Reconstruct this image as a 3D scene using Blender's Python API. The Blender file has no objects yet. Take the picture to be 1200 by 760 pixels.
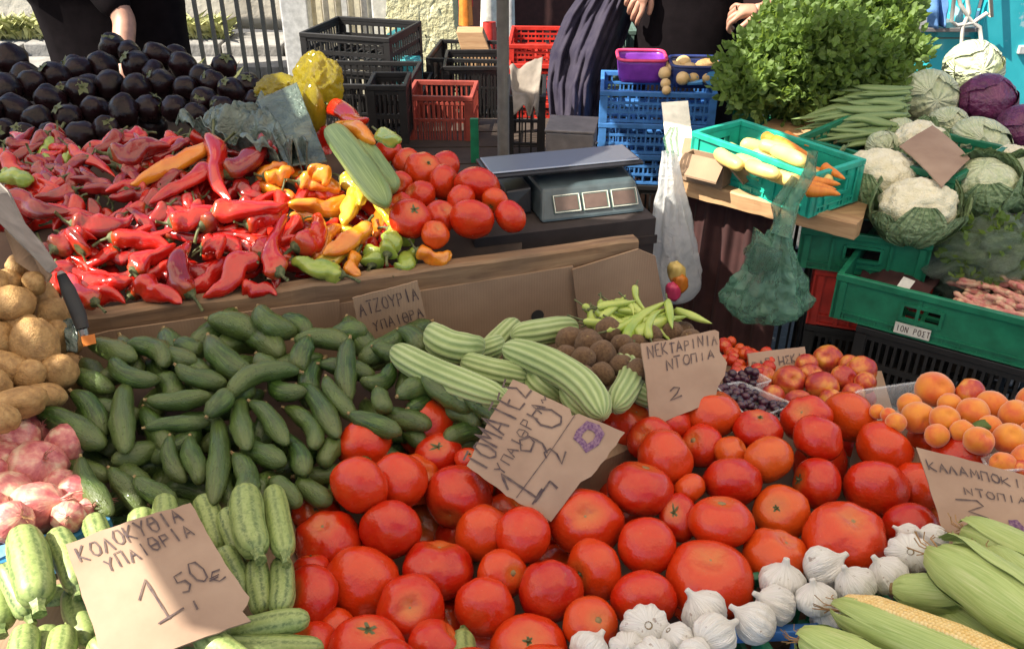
import bpy, bmesh, math, random
import numpy as np
from mathutils import Vector, Matrix, noise as mnoise
PI = math.pi
random.seed(7); rng = np.random.default_rng(7)
SC = bpy.context.scene
COL = SC.collection
# ---------------------------------------------------------------- camera
CH = 1.6; PITCH = math.radians(30); FL = 1039.0
cam = bpy.data.cameras.new('camera'); cam_o = bpy.data.objects.new('camera', cam); COL.objects.link(cam_o)
cam_o.location = (0, 0, CH); cam_o.rotation_euler = (PI/2 - PITCH, 0, 0)
cam.sensor_width = 36; cam.lens = 36*FL/1200; cam.clip_start = .05; cam.clip_end = 400
SC.camera = cam_o
# ---------------------------------------------------------------- sky, sun, exposure
SUN = Vector((-.66, -.22, .80)).normalized()          # towards the sun
el = math.asin(SUN.z); az = math.atan2(SUN.x, SUN.y)
W = bpy.data.worlds.new('World'); SC.world = W; W.use_nodes = True
nt = W.node_tree; bg = nt.nodes['Background']
sky = nt.nodes.new('ShaderNodeTexSky'); sky.sky_type = 'NISHITA'; sky.sun_disc = False
sky.sun_elevation = el; sky.sun_rotation = az
nt.links.new(sky.outputs[0], bg.inputs[0]); bg.inputs[1].default_value = .06
sl = bpy.data.lights.new('sun', 'SUN'); sl.energy = 3.2; sl.angle = math.radians(.4); sl.color = (1, .93, .80)
so = bpy.data.objects.new('sun', sl); COL.objects.link(so); so.location = SUN*30
so.rotation_euler = SUN.to_track_quat('Z', 'Y').to_euler()
SC.view_settings.view_transform = 'Standard'; SC.view_settings.look = 'None'
SC.view_settings.exposure = 1.94; SC.view_settings.gamma = 1
SC.cycles.use_denoising = True; SC.cycles.max_bounces = 8; SC.cycles.transparent_max_bounces = 8
SC.cycles.sample_clamp_indirect = 6
# ---------------------------------------------------------------- sight-line helpers (measuring from the photograph)
FW = Vector((0, math.cos(PITCH), -math.sin(PITCH))); UP = Vector((0, math.sin(PITCH), math.cos(PITCH))); RT = Vector((1, 0, 0))
CAM = Vector((0, 0, CH))
def ray(u, v): return FW + RT*((u-600)/FL) - UP*((v-380)/FL)
def at(u, v, t): return CAM + ray(u, v)*t
def atz(u, v, z):
    d = ray(u, v); return CAM + d*((z-CH)/d.z)
def proj(p):
    q = Vector(p)-CAM; t = q.dot(FW); return 600+FL*q.x/t, 380-FL*q.dot(UP)/t, t
class Plane:
    def __init__(s, *p):
        a, b, c = [at(*q) for q in p]
        n = (b-a).cross(c-a).normalized()
        if n.z < 0: n = -n
        s.n = n; s.k = n.dot(a)
    def t(s, u, v):
        return (s.k - s.n.dot(CAM))/s.n.dot(ray(u, v))
    def p(s, u, v, up=0): return at(u, v, s.t(u, v)) + s.n*up
# ---------------------------------------------------------------- materials
def lin(h):
    h = h.lstrip('#'); c = [int(h[i:i+2], 16)/255 for i in (0, 2, 4)]
    return tuple(x/12.92 if x <= .04045 else ((x+.055)/1.055)**2.4 for x in c)+(1,)
def C4(c): return lin(c) if isinstance(c, str) else (tuple(c)+(1,) if len(c) == 3 else tuple(c))
class NT:
    def __init__(s, name):
        s.m = bpy.data.materials.new(name); s.m.use_nodes = True; s.t = s.m.node_tree
        s.b = s.t.nodes['Principled BSDF']; s.tc = None
    def n(s, ty, **k):
        x = s.t.nodes.new(ty)
        for a, b in k.items(): setattr(x, a, b)
        return x
    def l(s, a, b): s.t.links.new(a, b)
    def coord(s, which='Object', sc=(1, 1, 1)):
        if s.tc is None: s.tc = s.n('ShaderNodeTexCoord')
        mp = s.n('ShaderNodeMapping'); s.l(s.tc.outputs[which], mp.inputs[0]); mp.inputs[3].default_value = sc
        if which != 'UV':
            if not hasattr(s, 'oi'): s.oi = s.n('ShaderNodeObjectInfo')
            ad = s.n('ShaderNodeVectorMath', operation='MULTIPLY'); cv = s.n('ShaderNodeCombineXYZ')
            for i in range(3): s.l(s.oi.outputs['Random'], cv.inputs[i])
            s.l(cv.outputs[0], ad.inputs[0]); ad.inputs[1].default_value = (7, 13, 3)
            s.l(ad.outputs[0], mp.inputs[1])
        return mp.outputs[0]
    def rand(s):
        if not hasattr(s, 'oi'): s.oi = s.n('ShaderNodeObjectInfo')
        return s.oi.outputs['Random']
    def noise(s, scale, detail=3, which='Object', sc=(1, 1, 1), rough=.55, dist=0):
        x = s.n('ShaderNodeTexNoise'); s.l(s.coord(which, sc), x.inputs['Vector'])
        x.inputs['Scale'].default_value = scale; x.inputs['Detail'].default_value = detail
        x.inputs['Roughness'].default_value = rough; x.inputs['Distortion'].default_value = dist
        return x.outputs[0]
    def voro(s, scale, which='Object', sc=(1, 1, 1), feat='F1'):
        x = s.n('ShaderNodeTexVoronoi', feature=feat); s.l(s.coord(which, sc), x.inputs['Vector'])
        x.inputs['Scale'].default_value = scale; return x.outputs[0]
    def wave(s, scale, which='UV', sc=(1, 1, 1), dist=1, axis='X', detail=2):
        x = s.n('ShaderNodeTexWave', bands_direction=axis); s.l(s.coord(which, sc), x.inputs['Vector'])
        x.inputs['Scale'].default_value = scale; x.inputs['Distortion'].default_value = dist; x.inputs['Detail'].default_value = detail
        return x.outputs['Fac']
    def sep(s, which='UV', i=1):
        if s.tc is None: s.tc = s.n('ShaderNodeTexCoord')
        x = s.n('ShaderNodeSeparateXYZ'); s.l(s.tc.outputs[which], x.inputs[0]); return x.outputs[i]
    def ramp(s, f, *st, interp='LINEAR'):
        x = s.n('ShaderNodeValToRGB'); s.l(f, x.inputs[0]); e = x.color_ramp; e.interpolation = interp
        while len(e.elements) < len(st): e.elements.new(.5)
        for q, (p, c) in zip(e.elements, st):
            q.position = p; q.color = C4(c) if not isinstance(c, (int, float)) else (c, c, c, 1)
        return x.outputs[0]
    def mix(s, f, a, b, bt='MIX'):
        x = s.n('ShaderNodeMix', data_type='RGBA', blend_type=bt)
        for i, v in ((0, f), (6, a), (7, b)):
            if isinstance(v, bpy.types.NodeSocket): s.l(v, x.inputs[i])
            elif i == 0: x.inputs[0].default_value = v
            else: x.inputs[i].default_value = C4(v)
        return x.outputs[2]
    def math(s, op, a, b=0.):
        x = s.n('ShaderNodeMath', operation=op)
        for i, v in enumerate((a, b)):
            if isinstance(v, bpy.types.NodeSocket): s.l(v, x.inputs[i])
            else: x.inputs[i].default_value = v
        return x.outputs[0]
    def col(s, c):
        if isinstance(c, bpy.types.NodeSocket): s.l(c, s.b.inputs['Base Color'])
        else: s.b.inputs['Base Color'].default_value = C4(c)
    def set(s, **k):
        for a, v in k.items():
            nm = {'rough': 'Roughness', 'coat': 'Coat Weight', 'coatr': 'Coat Roughness', 'metal': 'Metallic', 'spec': 'Specular IOR Level',
                  'sheen': 'Sheen Weight', 'trans': 'Transmission Weight', 'ior': 'IOR', 'alpha': 'Alpha', 'sss': 'Subsurface Weight'}[a]
            if isinstance(v, bpy.types.NodeSocket): s.l(v, s.b.inputs[nm])
            else: s.b.inputs[nm].default_value = v
    def bump(s, h, strength=.3, dist=.002):
        x = s.n('ShaderNodeBump'); s.l(h, x.inputs['Height']); x.inputs['Strength'].default_value = strength
        x.inputs['Distance'].default_value = dist; s.l(x.outputs[0], s.b.inputs['Normal'])
    def translucent(s, fac, c):
        tr = s.n('ShaderNodeBsdfTranslucent')
        if isinstance(c, bpy.types.NodeSocket): s.l(c, tr.inputs[0])
        else: tr.inputs[0].default_value = C4(c)
        mx = s.n('ShaderNodeMixShader'); mx.inputs[0].default_value = fac
        s.l(s.b.outputs[0], mx.inputs[1]); s.l(tr.outputs[0], mx.inputs[2]); s.l(mx.outputs[0], s.t.nodes['Material Output'].inputs[0])
    def film(s, fac):      # thin see-through plastic: fac of clear film
        tr = s.n('ShaderNodeBsdfTransparent')
        mx = s.n('ShaderNodeMixShader')
        if isinstance(fac, bpy.types.NodeSocket): s.l(fac, mx.inputs[0])
        else: mx.inputs[0].default_value = fac
        out = s.t.nodes['Material Output']; src = out.inputs[0].links[0].from_socket
        s.l(src, mx.inputs[1]); s.l(tr.outputs[0], mx.inputs[2]); s.l(mx.outputs[0], out.inputs[0])
MATS = {}
def simple(name, c, rough=.5, var=.25, scale=30, bump=.15, **k):
    if name in MATS: return MATS[name]
    x = NT(name); c = C4(c); f = x.noise(scale, 4)
    a = tuple(max(0, q*(1-var)) for q in c[:3]); b = tuple(min(1, q*(1+var)) for q in c[:3])
    x.col(x.ramp(f, (.3, a), (.7, b))); x.set(rough=rough, **k)
    if bump: x.bump(x.noise(scale*4, 3), bump, .001)
    MATS[name] = x.m; return x.m
def mm():
    x = NT('tomato_skin')
    r = x.ramp(x.rand(), (0, (.42, .010, .003)), (.4, (.50, .018, .003)), (.8, (.55, .040, .004)), (1, (.56, .09, .008)))
    g = x.mix(x.ramp(x.noise(1.6, 3), (.35, 0.), (.75, .55)), r, (.52, .065, .012))
    sh = x.ramp(x.sep('UV', 1), (.04, .85), (.20, 0.)); g = x.mix(x.math('MULTIPLY', sh, x.ramp(x.noise(2.2, 3), (.3, .3), (.6, 1.))), g, (.50, .15, .03)); g = x.mix(x.ramp(x.noise(7, 5), (.66, 0.), (.72, .35)), g, (.40, .13, .05))
    ve = x.ramp(x.voro(24), (.0, 1.), (.10, 0.)); g = x.mix(x.math('MULTIPLY', ve, .25), g, (.6, .2, .08))
    x.col(g); x.set(rough=x.ramp(x.noise(2.5, 4), (.3, .16), (.7, .28)), coat=.15, coatr=.05, spec=.42); x.bump(x.noise(3, 4), .10, .05); MATS['tomato'] = x.m
    x = NT('calyx_green'); x.col(x.ramp(x.noise(200, 2), (.3, (.045, .06, .02)), (.7, (.13, .14, .05)))); x.set(rough=.6); MATS['calyx'] = x.m
    x = NT('stem_scar'); x.col(x.ramp(x.noise(300, 2), (.3, (.16, .09, .035)), (.7, (.33, .25, .11)))); x.set(rough=.8); MATS['scar'] = x.m
    x = NT('cucumber_skin')
    st = x.noise(26, 3, 'UV', (1, .10, 1)); b = x.ramp(st, (.3, (.012, .034, .005)), (.5, (.026, .066, .009)), (.70, (.085, .155, .024)))
    e = x.ramp(x.sep('UV', 1), (.0, 0.), (.55, 0.), (1, .6)); b = x.mix(e, b, (.13, .16, .045)); b = x.mix(x.ramp(x.noise(9, 3), (.45, 0.), (.7, .5)), b, (.085, .10, .035))
    b = x.mix(x.math('MULTIPLY', x.math('POWER', x.rand(), 2.), .6), b, (.10, .14, .035))
    wt = x.ramp(x.voro(260), (.0, 1.), (.10, 0.)); b = x.mix(x.math('MULTIPLY', wt, .22), b, (.2, .26, .12))
    x.col(b); x.set(rough=.32, coat=.2, coatr=.12, spec=.4); x.bump(x.math('ADD', x.noise(40, 5, 'UV', (2, .35, 1)), x.ramp(x.voro(170), (.0, 1.), (.3, 0.))), .6, .0022); MATS['cucumber'] = x.m
    x = NT('zucchini_skin')
    st = x.math('ADD', x.wave(2.5, 'UV', (1, 0, 1), .0, 'X', 0), x.math('MULTIPLY', x.noise(120, 4), .9)); sp = x.noise(230, 3)
    b = x.ramp(st, (.35, (.055, .10, .03)), (.95, (.24, .31, .10)))
    b = x.mix(x.ramp(sp, (.48, 0.), (.58, .55)), b, (.32, .38, .15)); b = x.mix(x.ramp(x.noise(150, 3), (.56, 0.), (.62, .55)), b, (.10, .16, .05))
    b = x.mix(x.math('MULTIPLY', x.rand(), .3), b, (.26, .33, .08))
    x.col(b); x.set(rough=.45); x.bump(x.noise(60, 3), .25, .002); MATS['zucchini'] = x.m
    x = NT('ribbed_cucumber_skin')
    st = x.wave(3.77, 'UV', (1, .0, 1), .0, 'X', 0); f = x.math('ADD', st, x.math('MULTIPLY', x.math('SUBTRACT', x.noise(30, 4, 'Object', (.4, 1, 1)), .5), 1.5))
    b = x.ramp(f, (-.0, (.20, .28, .09)), (.5, (.27, .355, .125)), (1, (.37, .45, .20)))
    x.col(b); x.set(rough=.55, sheen=.15); x.bump(x.noise(200, 3), .2, .001); MATS['armenian'] = x.m
    for nm, c0, c1, c2 in (('pepper_red', (.36, .007, .005), (.50, .014, .007), (.56, .04, .01)),
                           ('pepper_dark', (.15, .008, .008), (.25, .009, .008), (.40, .014, .01)),
                           ('pepper_orange', (.60, .12, .01), (.66, .24, .015), (.5, .06, .01)),
                           ('pepper_yellow', (.70, .42, .02), (.72, .5, .05), (.6, .3, .02)),
                           ('pepper_green', (.16, .25, .03), (.26, .34, .05), (.4, .42, .08))):
        x = NT(nm); b = x.ramp(x.noise(16, 3), (.3, c0), (.55, c1), (.75, c2))
        b = x.mix(x.ramp(x.sep('UV', 1), (.0, .35), (.12, 0.)), b, (.3, .16, .03) if 'green' not in nm else (.2, .26, .05))
        x.col(b); x.set(rough=.2, coat=.55, coatr=.08); x.bump(x.noise(55, 4, sc=(.35, 1, 1)), .4, .005); MATS[nm] = x.m
    x = NT('eggplant_skin'); b = x.ramp(x.noise(1.2, 2), (.3, (.006, .003, .003)), (.7, (.016, .005, .007))); x.col(b)
    x.set(rough=x.ramp(x.noise(2, 2), (.3, .25), (.7, .45)), coat=.12, coatr=.08, spec=.2); x.bump(x.noise(4, 2), .1, .03); MATS['eggplant'] = x.m
    x = NT('potato_skin'); b = x.ramp(x.noise(2.5, 5), (.3, (.24, .13, .045)), (.55, (.39, .225, .08)), (.8, (.48, .31, .13)))
    b = x.mix(x.ramp(x.voro(3.2), (.0, .8), (.11, 0.)), b, (.10, .055, .025)); b = x.mix(x.ramp(x.noise(18, 4), (.58, 0.), (.72, .35)), b, (.20, .12, .06)); x.col(b); x.set(rough=.6); x.bump(x.noise(9, 6), .3, .03); MATS['potato'] = x.m
    x = NT('onion_skin'); b = x.ramp(x.math('ADD', x.math('MULTIPLY', x.noise(4, 4, 'UV', (4, .8, 1)), .22), x.math('MULTIPLY', x.noise(1.6, 5), .78)), (.38, (.40, .08, .09)), (.5, (.56, .20, .17)), (.62, (.66, .44, .30)))
    x.col(b); x.set(rough=.35, coat=.15); x.bump(x.noise(6, 4, 'UV', (6, .9, 1)), .2, .03); MATS['onion'] = x.m
    x = NT('garlic_skin'); b = x.ramp(x.noise(5, 4, 'UV', (12, .4, 1)), (.3, (.64, .62, .56)), (.6, (.80, .79, .74)), (.78, (.66, .54, .56)))
    b = x.mix(x.ramp(x.noise(3, 3), (.66, 0.), (.72, .7)), b, (.25, .16, .11)); x.col(b); x.set(rough=.55, sheen=.1); x.bump(x.noise(8, 4, 'UV', (12, .7, 1)), .5, .04); MATS['garlic'] = x.m
    x = NT('kiwi_skin'); b = x.ramp(x.noise(5, 5), (.3, (.10, .05, .022)), (.7, (.21, .12, .055))); x.col(b); x.set(rough=.9, sheen=.08); x.bump(x.noise(30, 3), .5, .03); MATS['kiwi'] = x.m
    x = NT('nectarine_skin'); b = x.ramp(x.noise(.9, 3, dist=.3), (.38, (.36, .02, .02)), (.5, (.50, .08, .02)), (.64, (.66, .28, .04))); x.col(b); x.set(rough=.35, coat=.15); MATS['nectarine'] = x.m
    x = NT('apricot_skin'); b = x.ramp(x.noise(.9, 3), (.35, (.68, .24, .008)), (.55, (.64, .16, .008)), (.72, (.56, .07, .01)))
    b = x.mix(x.ramp(x.noise(9, 2), (.68, 0.), (.74, .4)), b, (.3, .1, .03)); x.col(b); x.set(rough=.55, sheen=.4); MATS['apricot'] = x.m
    x = NT('corn_husk'); b = x.ramp(x.noise(10, 3, 'UV', (9, .3, 1)), (.3, (.27, .38, .10)), (.52, (.37, .47, .15)), (.72, (.50, .56, .26)))
    x.col(b); x.set(rough=.5); x.bump(x.noise(14, 5, 'UV', (22, .6, 1)), .4, .0015); MATS['husk'] = x.m
    x = NT('corn_kernel'); b = x.ramp(x.noise(140, 2), (.3, (.70, .47, .14)), (.7, (.80, .64, .30))); x.col(b); x.set(rough=.3, coat=.3); MATS['kernel'] = x.m
    x = NT('corn_silk'); x.col((.35, .2, .08)); x.set(rough=.8); MATS['silk'] = x.m
    x = NT('cabbage_leaf'); b = x.ramp(x.noise(2, 4, dist=1), (.3, (.46, .53, .29)), (.7, (.64, .67, .47)))
    b = x.mix(x.ramp(x.wave(1.4, 'UV', (2.2, .8, 1), 9, 'X', 4), (.88, 0.), (1, .2)), b, (.62, .63, .46)); x.col(b); x.set(rough=.45); x.bump(x.math('ADD', x.math('MULTIPLY', x.wave(1.4, 'UV', (2.2, .8, 1), 9, 'X', 4), .3), x.noise(4, 4)), .5, .05); MATS['cabbage'] = x.m
    x = NT('red_cabbage_leaf'); b = x.ramp(x.noise(2, 4, dist=1), (.3, (.075, .012, .05)), (.7, (.16, .03, .10)))
    b = x.mix(x.ramp(x.wave(3, 'UV', (2.2, 1, 1), 6, 'X', 3), (.86, 0.), (1, .25)), b, (.3, .12, .2)); x.col(b); x.set(rough=.35); x.bump(x.noise(3, 3), .3, .05); MATS['red_cabbage'] = x.m
    x = NT('outer_leaf'); b = x.ramp(x.noise(2, 4, dist=1), (.3, (.18, .29, .12)), (.7, (.36, .47, .24)))
    b = x.mix(x.ramp(x.wave(1.2, 'UV', (2, .8, 1), 9, 'X', 4), (.9, 0.), (1, .3)), b, (.42, .50, .28)); x.col(b); x.set(rough=.45); x.bump(x.math('ADD', x.math('MULTIPLY', x.wave(1.2, 'UV', (2, .8, 1), 9, 'X', 4), .25), x.noise(5, 5)), .6, .06); MATS['leafy'] = x.m
    x = NT('cauliflower_curd'); b = x.ramp(x.noise(5, 5), (.3, (.78, .72, .48)), (.7, (.92, .88, .68))); x.col(b); x.set(rough=.8); x.bump(x.noise(16, 5), .5, .04); MATS['curd'] = x.m
    x = NT('herb_leaf'); b = x.ramp(x.rand(), (0, (.075, .14, .03)), (1, (.13, .21, .05))); b = x.mix(x.math('MULTIPLY', x.noise(12, 3), .6), b, (.18, .26, .06)); b = x.mix(x.ramp(x.noise(9, 2), (.5, 0.), (.65, .5)), b, (.05, .085, .02))
    x.col(b); x.set(rough=.6); x.translucent(.4, (.30, .42, .06)); MATS['herb'] = x.m
    x = NT('leek_leaf'); b = x.ramp(x.noise(8, 3, 'UV', (8, .3, 1)), (.3, (.10, .17, .05)), (.7, (.27, .36, .14))); x.col(b); x.set(rough=.4); MATS['leek'] = x.m
    x = NT('chilli_skin'); b = x.ramp(x.noise(20, 3), (.3, (.26, .38, .05)), (.7, (.45, .52, .12))); x.col(b); x.set(rough=.25, coat=.3); MATS['chilli'] = x.m
    x = NT('carrot_skin'); b = x.ramp(x.noise(20, 3, sc=(3, 1, 1)), (.3, (.62, .16, .015)), (.7, (.72, .26, .03))); x.col(b); x.set(rough=.45); MATS['carrot'] = x.m
    x = NT('yellow_squash_skin'); b = x.ramp(x.noise(15, 3), (.3, (.72, .50, .12)), (.7, (.80, .62, .22))); x.col(b); x.set(rough=.35); MATS['squash'] = x.m
    x = NT('berry_skin'); x.col(x.ramp(x.rand(), (0, (.02, .008, .018)), (1, (.07, .012, .03)))); x.set(rough=.3, coat=.4); MATS['berry'] = x.m
    x = NT('bean_pod'); b = x.ramp(x.noise(60, 3), (.35, (.60, .42, .26)), (.6, (.50, .16, .14))); x.col(b); x.set(rough=.5); MATS['bean'] = x.m
    x = NT('pale_fruit'); b = x.ramp(x.noise(20, 3), (.3, (.70, .42, .16)), (.7, (.74, .54, .26))); x.col(b); x.set(rough=.5); MATS['palefruit'] = x.m
    # hard goods
    x = NT('raw_wood'); f = x.noise(6, 5, 'Object', (1.5, 14, 14), dist=.6); b = x.ramp(f, (.25, (.13, .07, .035)), (.5, (.26, .155, .08)), (.75, (.37, .24, .13)))
    b = x.mix(x.ramp(x.noise(5, 3), (.45, 0.), (.62, .5)), b, (.11, .075, .05)); x.col(b); x.set(rough=.75); x.bump(f, .5, .003); MATS['wood'] = x.m
    x = NT('pale_wood'); f = x.noise(6, 5, 'Object', (1.5, 14, 14), dist=.6); x.col(x.ramp(f, (.3, (.34, .19, .09)), (.7, (.52, .33, .17)))); x.set(rough=.7); x.bump(f, .4, .002); MATS['palewood'] = x.m
    x = NT('cardboard'); f = x.noise(8, 4); b = x.ramp(f, (.3, (.24, .155, .095)), (.7, (.36, .245, .155))); b = x.mix(x.ramp(x.noise(3, 3), (.5, 0.), (.7, .4)), b, (.20, .12, .075))
    x.col(b); x.set(rough=.85); x.bump(x.wave(70, 'Object', (1, 0, 0), .3, 'X', 1), .12, .001); MATS['card'] = x.m
    x = NT('pale_cardboard'); f = x.noise(14, 4); b = x.ramp(f, (.3, (.27, .175, .12)), (.7, (.36, .25, .175))); x.col(b); x.set(rough=.85); x.bump(x.noise(200, 4), .15, .001); MATS['palecard'] = x.m
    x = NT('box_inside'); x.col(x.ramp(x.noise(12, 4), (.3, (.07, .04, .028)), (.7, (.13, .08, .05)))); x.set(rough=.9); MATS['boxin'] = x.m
    x = NT('marker_ink'); x.col(x.ramp(x.noise(150, 3), (.35, (.05, .03, .035)), (.65, (.12, .08, .065)))); x.set(rough=.7); MATS['ink'] = x.m
    x = NT('purple_stamp'); x.col(x.ramp(x.noise(300, 3), (.4, (.10, .04, .11)), (.65, (.25, .15, .2)))); x.set(rough=.8); MATS['stamp'] = x.m
    x = NT('stall_canvas'); b = x.ramp(x.noise(3, 4), (.3, (.70, .66, .58)), (.7, (.80, .77, .70))); x.col(b); x.set(rough=.9); x.translucent(.70, (.74, .63, .52)); MATS['canvas'] = x.m
    x = NT('asphalt'); b = x.ramp(x.noise(60, 5), (.3, (.035, .034, .033)), (.7, (.085, .08, .075))); b = x.mix(x.ramp(x.noise(1.2, 4), (.45, 0.), (.7, .5)), b, (.11, .10, .09)); x.col(b); x.set(rough=.9); x.bump(x.noise(150, 4), .5, .01); MATS['asphalt'] = x.m
    x = NT('old_plaster'); b = x.ramp(x.noise(3, 6), (.3, (.52, .46, .37)), (.6, (.68, .62, .51)), (.8, (.56, .48, .37))); b = x.mix(x.ramp(x.noise(1.5, 4, sc=(4, 1, .4)), (.5, 0.), (.7, .6)), b, (.28, .23, .18)); x.col(b); x.set(rough=.9); x.bump(x.noise(25, 6), .6, .01); MATS['plaster'] = x.m
    x = NT('yellow_render'); b = x.ramp(x.noise(20, 5), (.35, (.55, .50, .27)), (.65, (.66, .62, .38))); x.col(b); x.set(rough=.9); x.bump(x.noise(45, 6), .9, .02); MATS['render'] = x.m
    x = NT('grey_stone'); b = x.ramp(x.noise(8, 6), (.3, (.20, .19, .175)), (.7, (.36, .34, .31))); x.col(b); x.set(rough=.9); x.bump(x.noise(30, 5), .7, .01); MATS['stone'] = x.m
    for nm, c, r, t in (('film_white', (.85, .88, .88), .2, .3), ('film_green', (.19, .42, .28), .10, .42), ('film_pale', (.62, .80, .64), .08, .58),
                     ('film_yellow', (.88, .68, .03), .3, .0), ('film_grey', (.15, .20, .16), .14, .0), ('film_cyan', (.1, .62, .66), .3, .1)):
        x = NT(nm); f = x.noise(14, 4, dist=1.5); a = tuple(q*.75 for q in c); x.col(x.ramp(f, (.35, a), (.65, tuple(min(1, q*1.25) for q in c)))); x.set(rough=r, coat=.8, coatr=.05)
        x.bump(x.noise(26, 4, dist=2.5), 1, .006 if nm == 'film_white' else .02); x.translucent(.35, c)
        if t: x.film(t)
        MATS[nm] = x.m
    x = NT('clear_plastic'); x.col((.9, .93, .93)); x.set(rough=.08, coat=.5); x.film(.78); MATS['clear'] = x.m
    x = NT('teal_paint'); b = x.ramp(x.noise(4, 5), (.35, (.02, .36, .42)), (.7, (.05, .50, .56))); b = x.mix(x.ramp(x.noise(9, 5), (.62, 0.), (.66, .8)), b, (.40, .52, .55)); x.col(b); x.set(rough=.35, coat=.3); MATS['truck'] = x.m
mm()
for nm, c, r in (('crate_green', (.014, .17, .085), .38), ('crate_teal', (.02, .36, .26), .35), ('crate_red', (.50, .03, .018), .45), ('crate_black', (.013, .012, .012), .5), ('crate_dullred', (.27, .05, .035), .5),
                 ('crate_blue', (.06, .20, .50), .35), ('scale_body', (.055, .078, .088), .4), ('scale_dark', (.018, .018, .022), .35), ('iron', (.018, .02, .02), .5), ('steel_post', (.12, .11, .10), .45),
                 ('purple_tub', (.20, .04, .36), .35), ('pink_rim', (.72, .06, .16), .35), ('navy_tub', (.02, .035, .14), .35), ('blue_tray', (.05, .22, .42), .3), ('grey_box', (.17, .155, .15), .45),
                 ('white_paper', (.80, .76, .62), .7), ('cream_label', (.62, .60, .52), .6), ('maroon_cloth', (.045, .014, .013), .9), ('lcd', (.10, .065, .055), .2), ('grey_flap', (.21, .19, .17), .8),
                 ('skin', (.42, .22, .15), .5), ('black_cloth', (.007, .005, .006), .95), ('brown_cloth', (.035, .02, .02), .85), ('dark_hair', (.02, .012, .01), .6), ('orange_tape', (.68, .20, .02), .5),
                 ('red_plastic', (.55, .04, .03), .4), ('orange_plastic', (.72, .22, .03), .4), ('greygreen', (.11, .17, .14), .5), ('sheet_metal', (.50, .49, .47), .45), ('cream_slat', (.58, .52, .38), .6), ('rubber', (.02, .02, .02), .7),
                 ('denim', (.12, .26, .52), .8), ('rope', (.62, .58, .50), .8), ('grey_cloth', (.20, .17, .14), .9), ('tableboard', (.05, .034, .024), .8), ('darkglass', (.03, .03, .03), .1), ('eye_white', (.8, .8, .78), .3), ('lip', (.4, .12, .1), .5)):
    simple(nm, c, r)
x = NT('navy_sheet'); f = x.noise(20, 4); x.col(x.ramp(f, (.3, (.022, .018, .035)), (.7, (.045, .038, .055)))); x.set(rough=.85, spec=.2); MATS['navy'] = x.m
MATS['black_cloth'].node_tree.nodes['Principled BSDF'].inputs['Specular IOR Level'].default_value = .08
x = NT('brushed_plate'); x.col((.42, .45, .50)); x.set(rough=.3, metal=.85); x.bump(x.noise(200, 2, sc=(1, 12, 1)), .1, .001); MATS['plate'] = x.m
# ---------------------------------------------------------------- objects
def tag(o, label=None, cat=None, group=None, kind=None):
    if label: o['label'] = label
    if cat: o['category'] = cat
    if group: o['group'] = group
    if kind: o['kind'] = kind
    return o
def link(name, me, parent=None, loc=None):
    o = bpy.data.objects.new(name, me); COL.objects.link(o)
    if parent is not None: o.parent = parent
    if loc is not None: o.location = loc
    return o
def thing(name, label, cat, loc=(0, 0, 0), rz=0, group=None):
    o = link(name, None, None, loc); o.rotation_euler = (0, 0, rz); o.empty_display_size = .05
    return tag(o, label, cat, group)
def mesh(name, V, Fc, mat, uv=None, smooth=True):
    me = bpy.data.meshes.new(name); me.from_pydata([tuple(v) for v in V], [], Fc)
    if mat: me.materials.append(MATS[mat] if isinstance(mat, str) else mat)
    if uv is not None:
        l = me.uv_layers.new(name='UVMap'); l.data.foreach_set('uv', np.asarray(uv, dtype=np.float32).ravel())
    if smooth: me.shade_smooth()
    me.update(); return me
class B:                          # collects boxes and tubes for one mesh
    def __init__(s): s.V = []; s.F = []
    def quadbox(s, P8):
        n = len(s.V); s.V += [tuple(p) for p in P8]
        s.F += [tuple(n+i for i in q) for q in ((0, 3, 2, 1), (4, 5, 6, 7), (0, 1, 5, 4), (1, 2, 6, 5), (2, 3, 7, 6), (3, 0, 4, 7))]
    def box(s, x0, y0, z0, x1, y1, z1):
        s.quadbox([(x0, y0, z0), (x1, y0, z0), (x1, y1, z0), (x0, y1, z0), (x0, y0, z1), (x1, y0, z1), (x1, y1, z1), (x0, y1, z1)]); return s
    def tube(s, pts, r, n=8, cap=True):
        pts = [Vector(p) for p in pts]; rs = r if isinstance(r, (list, tuple)) else [r]*len(pts); base = len(s.V); up = Vector((.13, .21, 1)).normalized()
        for i, p in enumerate(pts):
            t = (pts[min(i+1, len(pts)-1)]-pts[max(i-1, 0)]).normalized(); a = t.cross(up)
            if a.length < 1e-3: a = t.cross(Vector((1, 0, 0)))
            a.normalize(); b = t.cross(a)
            for k in range(n):
                w = 2*PI*k/n; s.V.append(tuple(p+(a*math.cos(w)+b*math.sin(w))*rs[i]))
        for i in range(len(pts)-1):
            for k in range(n): s.F.append((base+i*n+k, base+i*n+(k+1) % n, base+(i+1)*n+(k+1) % n, base+(i+1)*n+k))
        if cap: s.F.append(tuple(base+k for k in range(n))); s.F.append(tuple(base+(len(pts)-1)*n+k for k in reversed(range(n))))
        return s
    def done(s, name, mat, parent=None, loc=None, bevel=0, smooth=False, label=None):
        o = link(name, mesh(name, s.V, s.F, mat, smooth=smooth), parent, loc)
        if bevel:
            m = o.modifiers.new('edge', 'BEVEL'); m.width = bevel; m.segments = 2; m.limit_method = 'ANGLE'
        if label: o['label'] = label
        return o
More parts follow.
